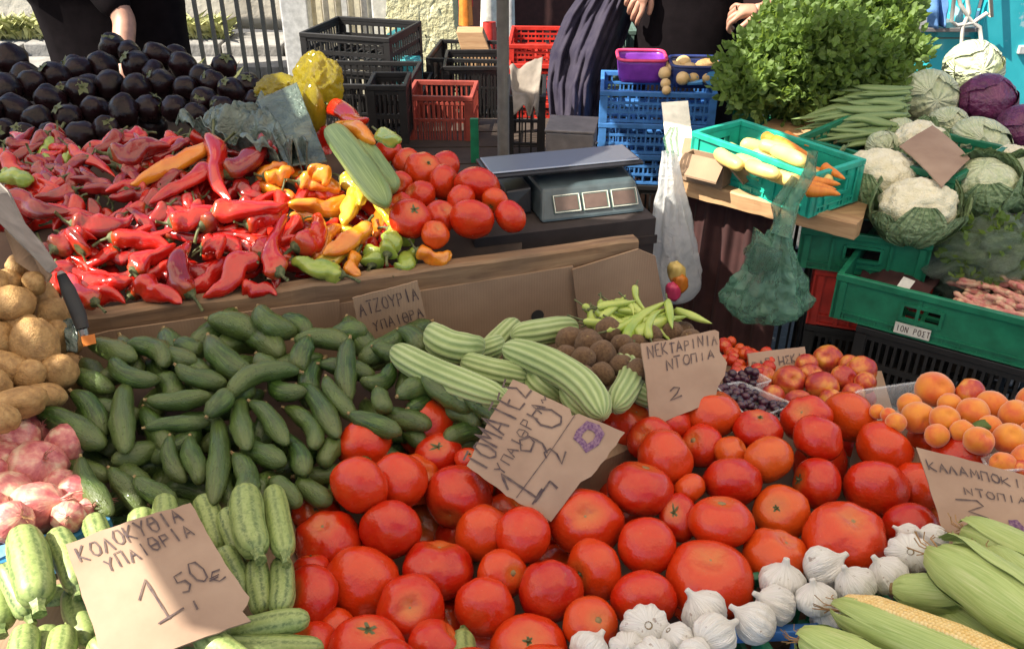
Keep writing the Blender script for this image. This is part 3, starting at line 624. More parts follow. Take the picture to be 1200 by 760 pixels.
        ITEMS.append(dict(o=o, kind=d.get('word', k.replace('_', ' ')), desc=d.get('desc'), pile=pile, low=d.get('low', 0), label=d.get('label'), cat=d.get('cat', k.replace('_', ' ')), hint=d))
        out.append(o)
    return out
PLEN = dict(cucumber=.14, zucchini=.12, armenian_cucumber=.26, leek=.26, green_marrow=.24, carrot=.15, yellow_squash=.13, chilli=.11, red_pepper=.15, dark_red_pepper=.15, orange_pepper=.12, yellow_pepper=.12, green_pepper=.10, corn_cob=.21)
PRAD = dict(cucumber=.0175, zucchini=.021, armenian_cucumber=.021, leek=.011, green_marrow=.024, carrot=.014, yellow_squash=.018, chilli=.0075, red_pepper=.023, dark_red_pepper=.022, orange_pepper=.02, yellow_pepper=.02, green_pepper=.021, corn_cob=.026)
def rnd(kind, lst, **k):          # (u, v, r[, ry]) list
    return [dict(kind=kind, u=q[0], v=q[1], r=q[2], **({'ry': q[3]} if len(q) > 3 and q[3] else {}), **(q[4] if len(q) > 4 else {}), **k) for q in lst]
def lng(kind, lst, r, **k):       # (u, v, u2, v2[, r][, dict])
    return [{**dict(kind=kind, u=q[0], v=q[1], u2=q[2], v2=q[3], r=q[4] if len(q) > 4 and q[4] else r), **k, **(q[5] if len(q) > 5 else {})} for q in lst]
# ================================================================ GROUND, TABLES, BOARDS
def block(name, pts, z0, mat, top=None, label=None, cat=None, kind=None, parent=None):
    """prism over a ground outline pts (world), from z0 up to each point's own z"""
    n = len(pts); V = [tuple(p) for p in pts]+[(p[0], p[1], z0) for p in pts]
    Fc = [tuple(range(n)), tuple(range(2*n-1, n-1, -1))]+[(i, n+i, n+(i+1) % n, (i+1) % n) for i in range(n)]
    o = link(name, mesh(name, V, Fc, mat, smooth=False), parent)
    bm = bmesh.new(); bm.from_mesh(o.data); bmesh.ops.recalc_face_normals(bm, faces=bm.faces); bm.to_mesh(o.data); bm.free()
    if not parent: origin(o)
    return tag(o, label, cat, None, kind)
g = B(); g.V = [(-60, -30, 0), (60, -30, 0), (60, 90, 0), (-60, 90, 0)]; g.F = [(0, 1, 2, 3)]; tag(g.done('ground', 'asphalt'), kind='structure')
def bed(label, plane, poly, drop, zb, mat='card', name='cardboard_tray', cat='box'):
    return block(name, [plane.p(u, v, -drop) for u, v in poly], zb, mat, label=label, cat=cat)
# planes of the heaps, each measured at three points (u, v, distance)
P_tom = Plane((620, 690, .98), (996, 487, 1.22), (427, 521, 1.12))
P_cuc = Plane((270, 380, 1.27), (270, 590, 1.0), (520, 460, 1.2))
P_arm = Plane((480, 400, 1.28), (716, 484, 1.15), (675, 382, 1.38))
P_kiw = Plane((690, 400, 1.29), (770, 392, 1.34), (705, 440, 1.22))
P_zuc = Plane((40, 660, .88), (300, 600, .98), (300, 740, .86))
P_oni = Plane((45, 545, 1.0), (0, 600, .95), (110, 590, .99))
P_pot = Plane((40, 407, 1.13), (15, 470, 1.06), (60, 345, 1.2))
P_cor = Plane((1150, 690, .84), (980, 730, .84), (1130, 640, .92))
P_gar = Plane((760, 737, .90), (917, 675, .96), (1064, 648, .97))
P_apr = Plane((1095, 455, 1.22), (1183, 513, 1.12), (1020, 500, 1.16))
P_nec = Plane((890, 470, 1.36), (1010, 470, 1.36), (950, 410, 1.5))
P_pep = Plane((200, 345, 1.34), (200, 150, 1.68), (500, 300, 1.45))
P_upt = Plane((555, 262, 1.48), (520, 195, 1.64), (602, 255, 1.50))
P_egg = Plane((40, 135, 2.0), (150, 65, 2.3), (280, 120, 2.05))
P_cab = Plane((1070, 245, 1.72), (1140, 90, 2.3), (1190, 240, 1.72))
P_teal = Plane((870, 175, 1.82), (960, 215, 1.70), (940, 180, 1.83))

def table(name, label, pts, z, legs):
    t = thing(name, label, 'table', (pts[0][0], pts[0][1], 0))
    k = []
    n = 9
    a, b, c, d = [Vector(p) for p in pts]         # front-left, front-right, back-right, back-left
    for i in range(n):
        s0, s1 = i/n+.004, (i+1)/n-.004
        q = [a.lerp(d, s0), b.lerp(c, s0), b.lerp(c, s1), a.lerp(d, s1)]
        bb = B(); bb.quadbox([(p.x, p.y, z-.022) for p in q]+[(p.x, p.y, z) for p in q]); k.append(bb.done('plank', 'tableboard'))
    for p in legs:
        bb = B(); bb.box(p[0]-.025, p[1]-.025, 0, p[0]+.025, p[1]+.025, z-.024); k.append(bb.done('leg', 'tableboard'))
    adopt(t, *k)
table('market_table', 'rough plank table carrying the tomatoes, cucumbers, garlic and corn', [(-1.25, .5), (1.1, .42), (1.25, 1.24), (-1.0, 1.06)], .72, [(-1.1, .6), (.95, .52), (1.1, 1.13), (-.95, .95)])
table('market_table', 'rear plank table carrying the pepper and eggplant heaps and the scale', [(-2.1, 1.16), (.26, 1.50), (.2, 2.7), (-2.3, 2.7)], .78, [(-1.5, 1.35), (.16, 1.58), (.1, 2.6), (-2.1, 2.6)])

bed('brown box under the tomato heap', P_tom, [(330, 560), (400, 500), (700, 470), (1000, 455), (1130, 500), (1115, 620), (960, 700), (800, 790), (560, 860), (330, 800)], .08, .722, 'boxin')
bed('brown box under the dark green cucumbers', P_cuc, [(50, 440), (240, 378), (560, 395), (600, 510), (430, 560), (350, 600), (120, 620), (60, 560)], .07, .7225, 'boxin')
bed('brown box under the pale ribbed cucumbers', P_arm, [(470, 385), (770, 372), (770, 470), (700, 500), (560, 490)], .06, .723)
bed('brown box under the kiwis', P_kiw, [(650, 385), (830, 380), (850, 440), (700, 460)], .04, .7235)
bed('brown box under the zucchini', P_zuc, [(-40, 620), (120, 615), (250, 570), (345, 570), (390, 740), (390, 800), (-40, 860)], .055, .724)
bed('brown box under the potatoes', P_pot, [(-60, 330), (60, 325), (75, 400), (95, 470), (60, 500), (-60, 520)], .06, .7255)
bed('brown box under the apricots', P_apr, [(1010, 470), (1070, 440), (1230, 450), (1250, 560), (1130, 540), (1020, 520)], .05, .726)
bed('dark box under the nectarines', P_nec, [(845, 395), (1040, 405), (1060, 470), (860, 480)], .05, .7265)
bed('brown box under the green corn', P_cor, [(925, 740), (1050, 670), (1100, 625), (1260, 640), (1260, 830), (930, 830)], .055, .727)
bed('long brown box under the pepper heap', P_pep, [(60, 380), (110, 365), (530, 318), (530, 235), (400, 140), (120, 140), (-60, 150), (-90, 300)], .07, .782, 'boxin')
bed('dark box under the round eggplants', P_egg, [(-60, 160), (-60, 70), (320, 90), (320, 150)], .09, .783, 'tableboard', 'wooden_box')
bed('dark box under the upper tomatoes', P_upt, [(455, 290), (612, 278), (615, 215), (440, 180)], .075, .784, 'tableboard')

# the long timber edge and the cardboard panels in front of the pepper box
PL0, PL1 = atz(96, 372, .968), atz(749, 281, .962); d1 = (PL1-PL0).normalized(); hd1 = math.atan2(d1.y, d1.x); n1 = Vector((d1.y, -d1.x, 0)).normalized()   # n1 towards the viewer
def on_front(u, v, off=0):        # point on the vertical face of the timber edge
    p0 = PL0+n1*off; d = ray(u, v); t = n1.dot(p0-CAM)/n1.dot(d); return CAM+d*t
bb = B(); L = (PL1-PL0).length; n = 24; R = random.Random(2)
for i in range(n):
    pass
def plank(name, A, Bp, nrm, th, h, mat, label, seg=24, wob=.004, cat='plank'):
    """timber lying along A-B: top edge at A..B, thickness th away from nrm, height h"""
    V = []; Fc = []; R = random.Random(5)
    for i in range(seg+1):
        p = A.lerp(Bp, i/seg); w = [wob*mnoise.noise((i*.7, k*3.1, h*40)) for k in range(4)]
        V += [p+nrm*w[0]-Vector((0, 0, h))+Vector((0, 0, w[1])), p+nrm*(w[0]+w[2]*.3)+Vector((0, 0, w[3]-.004)), p+nrm*(w[0]-.004)+Vector((0, 0, w[3])), p-nrm*th+Vector((0, 0, w[3]*.5)), p-nrm*th-Vector((0, 0, h))]
    for i in range(seg):
        for k in range(5): Fc.append((i*5+k, i*5+(k+1) % 5, (i+1)*5+(k+1) % 5, (i+1)*5+k))
    Fc += [tuple(range(5)), tuple(seg*5+k for k in reversed(range(5)))]
    o = link(name, mesh(name, V, Fc, mat, smooth=False)); bm = bmesh.new(); bm.from_mesh(o.data); bmesh.ops.recalc_face_normals(bm, faces=bm.faces); bm.to_mesh(o.data); bm.free()
    c = (A+Bp)/2; a = math.atan2((Bp-A).y, (Bp-A).x); Mx = Matrix.Translation(c) @ Matrix.Rotation(a, 4, 'Z'); o.data.transform(Mx.inverted()); o.matrix_world = Mx
    return tag(o, label, cat)
plank('timber_edge', PL0, PL1, n1, .025, .042, 'wood', 'long weathered timber board edging the pepper box above the cardboard')
# cardboard panels hanging below it
def panel(poly, off, label, parent=None, name='cardboard_sheet', th=.004):
    pts = [on_front(u, v, off) for u, v in poly]; m = len(pts)
    V = [tuple(p) for p in pts]+[tuple(p-n1*th) for p in pts]; Fc = [tuple(range(m)), tuple(range(2*m-1, m-1, -1))]+[(i, m+i, m+(i+1) % m, (i+1) % m) for i in range(m)]
    o = link(name, mesh(name, V, Fc, 'card', smooth=False)); bm = bmesh.new(); bm.from_mesh(o.data); bmesh.ops.recalc_face_normals(bm, faces=bm.faces); bm.to_mesh(o.data); bm.free(); origin(o)
    return tag(o, label, 'cardboard')
panel([(60, 405), (128, 388), (240, 372), (398, 352), (398, 440), (70, 560)], .008, 'brown cardboard panel behind the cucumbers under the timber board')
panel([(396, 356), (500, 340), (672, 312), (690, 470), (396, 480)], .003, 'brown cardboard panel behind the pale ribbed cucumbers')
o = panel([(671, 316), (748, 292), (768, 300), (790, 420), (690, 470)], .012, 'folded brown cardboard flap beside the green chillies')
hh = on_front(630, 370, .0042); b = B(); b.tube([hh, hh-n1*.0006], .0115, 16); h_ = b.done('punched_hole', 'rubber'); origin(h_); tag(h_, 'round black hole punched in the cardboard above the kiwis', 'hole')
# flap of grey board between potatoes and peppers
V = [at(-12, 205, 1.28), at(62, 312, 1.17), at(72, 322, 1.16), at(60, 320, 1.13), at(-12, 262, 1.12)]
def slab(name, pts, th, mat, label, cat, n=None):
    n = n or (pts[1]-pts[0]).cross(pts[2]-pts[0]).normalized(); m = len(pts)
    VV = [tuple(p) for p in pts]+[tuple(p-n*th) for p in pts]; Fc = [tuple(range(m)), tuple(range(2*m-1, m-1, -1))]+[(i, m+i, m+(i+1) % m, (i+1) % m) for i in range(m)]
    o = link(name, mesh(name, VV, Fc, mat, smooth=False)); bm = bmesh.new(); bm.from_mesh(o.data); bmesh.ops.recalc_face_normals(bm, faces=bm.faces); bm.to_mesh(o.data); bm.free(); origin(o)
    return tag(o, label, cat)
slab('cardboard_flap', [at(-30, 185, 1.32), at(12, 225, 1.26), at(30, 262, 1.22), at(50, 285, 1.20), at(68, 312, 1.17), at(58, 320, 1.15), at(34, 292, 1.14), at(-30, 232, 1.15)], .006, 'grey_flap', 'grey torn cardboard flap sloping between potatoes and red peppers', 'cardboard')
slab('cardboard_flap', [at(8, 268, 1.19), at(40, 296, 1.17), at(62, 322, 1.16), at(58, 330, 1.16), at(22, 306, 1.15)], .004, 'card', 'small brown cardboard lip under the grey flap beside the potatoes', 'cardboard')

# ================================================================ HEAPS
# tomatoes at the front: u, v, radius, vertical radius (pixels of the photograph)
UPV = (0, .8, .6)
T = [(370, 600, 27, 24), (384, 634, 39, 37, dict(ax=(-.1, .75, .6), var=0)), (421, 568, 33, 34, dict(ax=(.3, .4, -.9))), (487, 562, 28, 29), (467, 563, 33, 32, dict(ax=(0, -.3, -1))),
     (457, 620, 36, 33, dict(ax=(.2, .2, -1))), (537, 582, 38, 39, dict(ax=(-.3, -.6, .7), var=6)), (424, 684, 46, 44, dict(ax=(.4, .5, -.8))), (513, 667, 42, 37, dict(ax=(.1, .95, .1))),
     (482, 713, 39, 39, dict(ax=(.05, .35, .95), var=2)), (567, 625, 34, 33, dict(ax=(0, .3, -1))), (613, 626, 31, 33, dict(ax=(.3, -.5, -1))), (589, 672, 31, 28, dict(ax=(.6, .25, .75), var=4)),
     (568, 711, 36, 35, dict(ax=(.2, .3, -1))), (430, 755, 44, 35, dict(ax=(.1, .8, .4))), (510, 758, 36, 30), (620, 758, 47, 36, dict(ax=(.0, .72, .68), var=1)), (362, 700, 36, 38), (395, 735, 24, 22), (365, 665, 22, 20),
     (686, 611, 43, 37, dict(ax=(-.1, .45, .9), var=2)), (750, 572, 40, 36, dict(ax=(.2, .85, .15), var=4)), (758, 639, 34, 32, dict(ax=(.2, -.4, -.8))), (845, 610, 38, 32, dict(ax=(0, .9, .2))),
     (696, 667, 34, 36, dict(ax=(-.75, -.05, .6), var=1)), (645, 692, 37, 36, dict(ax=(-.2, .5, -.9))), (692, 731, 33, 31), (754, 702, 39, 34, dict(ax=(.2, .6, -.8))), (832, 674, 52, 40, dict(ax=(-.1, .83, .5), var=6, label='widest tomato of all, resting just above the garlic')),
     (910, 650, 38, 30, dict(ax=(.3, .85, .45), var=0)), (858, 563, 35, 29, dict(ax=(0, .8, -.3))), (808, 573, 20, 20, dict(ax=(.6, -.7, .3), var=3)), (795, 606, 21, 29), (915, 597, 34, 27), (957, 566, 31, 29),
     (1027, 572, 37, 33, dict(ax=(.2, .4, -1))), (990, 626, 50, 38, dict(ax=(.05, .8, .6), var=0)), (1074, 570, 24, 32), (1066, 614, 33, 24), (900, 538, 28, 32), (958, 514, 29, 28), (945, 489, 30, 25), (996, 487, 32, 27),
     (1037, 521, 35, 27, dict(ax=(.6, .6, .3))), (888, 500, 29, 22, dict(ax=(0, .85, .5), var=3)), (1084, 513, 22, 20), (1125, 527, 39, 23), (832, 484, 35, 31, dict(ax=(.1, .9, .1), var=6)), (788, 494, 20, 24),
     (738, 489, 33, 21, dict(ax=(.3, .75, .6), var=2)), (762, 514, 28, 24), (780, 531, 37, 27, dict(ax=(.7, .5, .1))), (822, 522, 24, 27), (857, 531, 21, 19), (427, 522, 33, 29), (500, 503, 34, 36, dict(ax=(-.2, .3, -.9))),
     (514, 532, 28, 24, dict(ax=(.0, .65, .75), var=5)), (549, 537, 16, 13), (455, 790, 40), (545, 795, 40), (640, 800, 44), (365, 760, 32)]
T = [((q[0], q[1]+(q[2]*.88-q[3]), q[2], q[2]*.88)+tuple(q[4:]) if len(q) > 3 and q[3] and q[3] < q[2]*.88 else q) for q in T]
heap('tomatoes', P_tom, rnd('tomato', T, k=1.04), buried=('tomato', 35, [(360, 590), (430, 530), (560, 540), (700, 510), (800, 515), (1000, 510), (1110, 540), (1080, 610), (900, 670), (700, 750), (400, 780), (360, 700)], 64, .05, 0))
CU = [(60, 545, 120, 600), (130, 548, 165, 600), (158, 560, 205, 592), (92, 538, 128, 605), (215, 450, 262, 470), (185, 440, 210, 470), (300, 415, 330, 445), (250, 425, 230, 460), (420, 500, 455, 520), (455, 495, 500, 520, 14),
      (395, 505, 380, 545), (350, 560, 385, 590), (318, 560, 352, 592), (205, 400, 240, 415), (160, 400, 158, 440), (330, 372, 365, 392), (205, 425, 245, 440, 17), (445, 480, 505, 500), (270, 545, 275, 600, 17),
      (505, 395, 545, 420), (470, 385, 500, 410), (545, 480, 600, 500), (385, 395, 430, 385), (570, 500, 520, 515), (520, 480, 565, 495), (340, 520, 360, 555),
      (240, 395, 293, 445, 18, dict(hue=1)), (245, 372, 308, 392, 18), (295, 360, 345, 395, 17), (170, 405, 228, 424, 14, dict(var=2)), (205, 430, 265, 452, 14), (150, 400, 200, 425), (88, 435, 132, 458, 14), (105, 402, 160, 420), (88, 458, 125, 512, 17),
      (47, 482, 124, 522, 20, dict(var=0)), (125, 422, 184, 450, 14, dict(var=1)), (147, 450, 145, 530, 17, dict(var=0)), (172, 470, 248, 465, 14, dict(var=0)), (170, 500, 246, 494, 12, dict(var=0)),
      (195, 512, 214, 566, 13, dict(var=4)), (222, 512, 234, 566, 15, dict(var=5)), (345, 395, 412, 402, 15), (360, 395, 350, 435, 15), (375, 425, 440, 440, 14), (437, 405, 470, 420, 13), (465, 430, 425, 452, 14), (440, 455, 455, 482, 13),
      (480, 480, 505, 462, 15), (465, 462, 505, 452, 15), (495, 440, 555, 482, 17), (545, 462, 590, 495, 15), (300, 512, 290, 545, 14), (285, 525, 335, 542, 16), (256, 490, 252, 590, 16, dict(var=0)), (283, 530, 278, 600, 17),
      (340, 475, 374, 525, 14), (352, 450, 398, 510, 16), (408, 398, 406, 472, 15, dict(var=0)), (380, 442, 415, 492, 13), (410, 485, 470, 508, 15), (270, 462, 300, 458, 13), (315, 448, 355, 462, 14), (282, 468, 288, 526, 15, dict(var=0)),
      (296, 470, 338, 520, 14, dict(var=7, roll=PI*.95)), (350, 428, 262, 460, 15, dict(var=1)), (244, 488, 268, 458, 15)]
heap('cucumbers', P_cuc, [dict(d, r=d['r']*.82) for d in lng('cucumber', CU, 15.5)], spring=.05, buried=('cucumber', 14.5, [(70, 440), (250, 385), (560, 400), (580, 500), (430, 550), (360, 590), (130, 610), (75, 540)], 125, .035, 80))
AR = [(600, 393, 676, 384, 15), (742, 450, 768, 470, 13), (600, 412, 628, 462, 14), (545, 455, 578, 490, 15), (578, 462, 604, 490), (640, 430, 700, 480, 15),
      (538, 418, 592, 400, 12), (495, 392, 566, 412, 18, dict(var=1)), (617, 425, 652, 470, 16, dict(var=2)), (664, 450, 695, 490, 15), (540, 424, 618, 444, 15, dict(var=0)), (598, 403, 716, 484, 18, dict(var=1)), (459, 411, 590, 470, 17, dict(var=0)), (726, 480, 734, 418, 15, dict(var=2))]
heap('ribbed', P_arm, lng('armenian_cucumber', AR, 15, word='ribbed cucumber', cat='cucumber'), buried=('armenian_cucumber', 14, [(500, 400), (640, 400), (680, 460), (600, 490)], 7, .05, 90))
K = [(668, 398, 17), (690, 403, 18), (706, 416, 18), (683, 420, 15), (664, 416, 13), (713, 386, 17, 13), (730, 405, 15), (741, 416, 16), (762, 394, 16, 12), (788, 391, 15), (748, 434, 15), (706, 438, 15), (746, 403, 13), (727, 428, 14), (775, 410, 14), (685, 440, 13), (765, 425, 14), (745, 388, 14), (810, 398, 14), (800, 412, 13)]
heap('kiwis', P_kiw, rnd('kiwi', K, k=.92), buried=('kiwi', 14, [(665, 400), (800, 390), (810, 420), (700, 445)], 14, .035, 0))
CH_ = []
R = random.Random(9)
for i in range(24):
    a = R.uniform(-.9, .9); u, v = R.gauss(742, 20), R.gauss(372, 9); l = R.uniform(22, 40); CH_.append((u-l*math.cos(a), v+l*math.sin(a)*.8, u+l*math.cos(a), v-l*math.sin(a)*.8, 5.2))
CH_ += [(742, 335, 758, 368, 4), (705, 372, 735, 345, 5), (712, 390, 760, 362, 5.5), (728, 398, 782, 350, 7), (745, 392, 790, 372, 8), (758, 395, 772, 362, 5), (700, 360, 745, 352, 5), (782, 352, 788, 385, 5)]
heap('chillies', Plane((745, 368, 1.37), (700, 400, 1.31), (790, 370, 1.37)), lng('chilli', CH_, 5.5, taper=.5, word='green chilli', cat='chilli'))
o = heap('chillies', Plane((745, 368, 1.36), (700, 400, 1.31), (790, 370, 1.36)), lng('chilli', [(722, 350, 745, 368, 4.5, dict(word='red chilli', label='single red chilli lying on the bunch of green chillies', mat='pepper_red'))], 5))
Z = [(60, 735, 40, 800, 22), (85, 690, 105, 755, 20), (0, 665, 0, 735, 22), (5, 662, 36, 722, 18), (110, 750, 150, 800, 20), (75, 735, 62, 800, 20), (30, 735, 26, 800, 20), (110, 605, 118, 650, 17), (66, 622, 92, 690, 19, dict(flip=1)), (163, 598, 172, 640, 18), (192, 582, 198, 640, 17),
     (236, 582, 258, 645, 18), (265, 596, 285, 665, 16), (262, 640, 285, 700, 17), (300, 655, 308, 720, 17), (331, 655, 328, 718, 17), (320, 572, 334, 650, 17), (285, 572, 300, 648, 22, dict(flip=1)), (25, 620, 46, 706, 25, dict(flip=1, var=0)),
     (362, 724, 265, 742, 18, dict(flip=1)), (378, 758, 235, 762, 18, dict(flip=1)), (232, 740, 300, 790, 20), (320, 775, 400, 790, 20), (180, 770, 240, 800)]
heap('zucchini', P_zuc, [dict(d, r=d['r']*.86, **({'flip': 1} if d['v2']-d['v'] > 30 else {})) for d in lng('zucchini', Z, 18)], buried=('zucchini', 17, [(0, 650), (120, 625), (320, 590), (350, 720), (340, 780), (0, 800)], 24, .045, 60))
heap('zucchini', Plane((543, 758, .90), (500, 700, 1.0), (600, 700, 1.0)), lng('zucchini', [(545, 800, 542, 744, 17, dict(label='lone zucchini tip poking up in front of the tomatoes', flip=1))], 17))
PO = [(40, 407, 30, 33), (14, 356, 27, 24), (-6, 400, 26), (10, 432, 24, 20), (22, 472, 34, 20), (52, 464, 26, 17), (62, 368, 17, 22), (40, 332, 14, 16), (12, 330, 15), (70, 395, 16, 24), (-20, 450, 28), (25, 382, 18), (-15, 330, 22), (35, 440, 18), (0, 490, 24, 18), (70, 435, 20, 22), (20, 312, 14)]
heap('potatoes', P_pot, rnd('potato', PO, k=.92), buried=('potato', 24, [(-50, 340), (60, 340), (80, 440), (60, 480), (-50, 500)], 14, .05, 0))
ON = [(44, 548, 31), (8, 582, 28), (44, 594, 33, 26, dict(ax=(.9, .3, .2))), (2, 540, 22), (92, 580, 24), (12, 612, 26, 22), (-22, 560, 28), (70, 570, 20), (105, 598, 16, 14), (20, 515, 24), (75, 520, 22), (-15, 600, 24), (80, 605, 18), (-30, 520, 26), (45, 505, 20)]
heap('onions', P_oni, rnd('onion', ON, k=1.05), buried=('onion', 24, [(-40, 520), (60, 510), (110, 570), (100, 610), (-40, 630)], 12, .045, 0))
CO = [(1260, 690, 1128, 622, 30, dict(var=1)), (1190, 770, 1088, 706, 20, dict(var=3)), (1055, 800, 938, 748, 27, dict(var=4)), (1140, 700, 1050, 690, 20, dict(flip=1, var=2)), (1240, 830, 1130, 760, 26, dict(var=3)), (1270, 745, 1160, 650, 26, dict(var=4)), (1262, 758, 1096, 646, 33, dict(var=2)), (1228, 812, 985, 712, 29, dict(var=0, roll=.45))]
heap('corn', P_cor, lng('corn_cob', CO, 28), spring=.03, buried=('corn_cob', 26, [(960, 780), (1100, 720), (1240, 690), (1240, 800), (980, 800)], 4, .05, 120))
G = [(821, 712, 27, 24, dict(ax=(-.55, .8, .1))), (757, 738, 30, 26, dict(ax=(.1, -.5, -.9))), (694, 757, 24, 20, dict(ax=(.6, .6, -.6))), (842, 741, 29, 21, dict(ax=(.9, .3, -.5))), (880, 726, 27, 22, dict(ax=(-.8, .5, -.2))), (797, 752, 20, 19), (917, 677, 27, 23, dict(ax=(.1, .9, .2))),
     (969, 661, 25, 24, dict(ax=(.9, .5, .1))), (1000, 681, 24, 21, dict(ax=(-.5, .7, .2))), (955, 698, 24, 20, dict(ax=(-.2, .95, .2))), (905, 706, 27, 19, dict(ax=(-.85, .5, .1))), (1037, 670, 24, 21, dict(ax=(-.6, .8, .1))), (1064, 648, 25, 22, dict(ax=(.3, -.3, -.9))),
     (1090, 628, 19, 14, dict(ax=(-.9, .4, .1))), (1062, 625, 17, 12, dict(ax=(-.9, .5, 0))), (735, 762, 22), (770, 772, 24), (820, 770, 22)]
heap('garlic', P_gar, rnd('garlic_bulb', G, k=1.06), buried=('garlic_bulb', 22, [(700, 775), (830, 740), (960, 690), (1080, 640), (1090, 660), (900, 760), (760, 800)], 8, .045, 0))
A = [(1095, 456, 22, 21, dict(ax=(.0, .3, 1))), (1076, 489, 19), (1107, 491, 17), (1140, 484, 19), (1066, 474, 14), (1113, 474, 14), (1162, 476, 19), (1190, 486, 18), (1183, 514, 19), (1147, 516, 18, 16), (1175, 544, 15), (1028, 482, 9), (1041, 486, 9), (1128, 505, 14),
     (1205, 540, 20), (1215, 510, 20), (1160, 500, 14), (1098, 510, 14), (1050, 495, 12), (1210, 470, 18)]
heap('apricots', P_apr, rnd('apricot', A), buried=('apricot', 16, [(1040, 480), (1100, 470), (1220, 480), (1220, 550), (1120, 530)], 14, .035, 0))
heap('apricots', P_apr, rnd('nectarine', [(1137, 460, 18, 16, dict(label='red nectarine standing among the orange apricots')), (1199, 552, 16, 14, dict(label='pinkish red nectarine at the corner of the corn price card'))]))
N = [(893, 444, 16, 18), (925, 447, 19, 20, dict(ax=(0, .2, 1))), (970, 421, 20, 15), (963, 452, 21, 17), (988, 444, 16, 16), (1009, 434, 19, 17), (1014, 448, 13), (950, 440, 15), (935, 470, 17, 13), (905, 466, 16), (945, 428, 14), (995, 428, 13), (975, 470, 15), (1000, 462, 14)]
heap('nectarines', P_nec, rnd('nectarine', N), buried=('nectarine', 16, [(890, 450), (960, 425), (1020, 440), (1020, 470), (900, 475)], 9, .035, 0))
R = random.Random(4); q = []
for i in range(34):
    u, v = R.uniform(846, 905), R.uniform(396, 438)
    if v < 396+(u-846)*.35: v += 14
    q.append((u, min(v, 440), R.uniform(6.5, 9)))
heap('cherries', Plane((870, 415, 1.52), (850, 440, 1.42), (905, 420, 1.5)), rnd('cherry_tomato', q, word='cherry tomato'))
# peppers
def pep(kind, *l, **k): return lng(kind, list(l), 17, taper=.45, **k)
R = random.Random(21); PE = []
def scatter(n, u0, u1, v0, v1, kinds, l0=24, l1=46, r=10.8):
    for i in range(n):
        u, v = R.uniform(u0, u1), R.uniform(v0, v1); a = R.uniform(0, 2*PI); s = .72+.28*(v-150)/200; l = R.uniform(l0, l1)*s
        PE.append(dict(kind=R.choice(kinds), u=u-l*math.cos(a), v=v-l*math.sin(a)*.75, u2=u+l*math.cos(a), v2=v+l*math.sin(a)*.75, r=r*R.uniform(.85, 1.2)*s*1.15, taper=.45))
scatter(50, 0, 330, 165, 215, ['dark_red_pepper', 'dark_red_pepper', 'red_pepper', 'dark_red_pepper']); scatter(6, 10, 90, 170, 200, ['orange_pepper', 'green_pepper', 'red_pepper'], 20, 30)
scatter(52, 10, 340, 210, 262, ['dark_red_pepper', 'red_pepper', 'dark_red_pepper']); scatter(6, 300, 390, 195, 235, ['orange_pepper', 'orange_pepper', 'red_pepper'], 24, 34); scatter(50, 60, 350, 255, 325, ['red_pepper', 'red_pepper', 'dark_red_pepper'])
scatter(16, 335, 455, 200, 300, ['orange_pepper', 'red_pepper', 'red_pepper', 'yellow_pepper', 'dark_red_pepper'], 22, 36)
PE.sort(key=lambda d: (d['v']+d['v2'])/2)
D = dict
PE += pep('dark_red_pepper', (60, 290, 130, 262), (230, 262, 300, 240), (85, 268, 160, 255), (10, 235, 80, 250), (130, 180, 200, 172), (270, 205, 320, 165))
PE += pep('red_pepper', (130, 275, 208, 296, 15), (300, 300, 350, 275, 15), (200, 262, 260, 245, 16), (155, 318, 205, 285, 15), (95, 345, 155, 325, 20), (75, 352, 150, 350, 19), (240, 285, 285, 300, 18), (290, 265, 330, 245, 14), (250, 250, 340, 240, 15), (110, 355, 75, 320, 14))
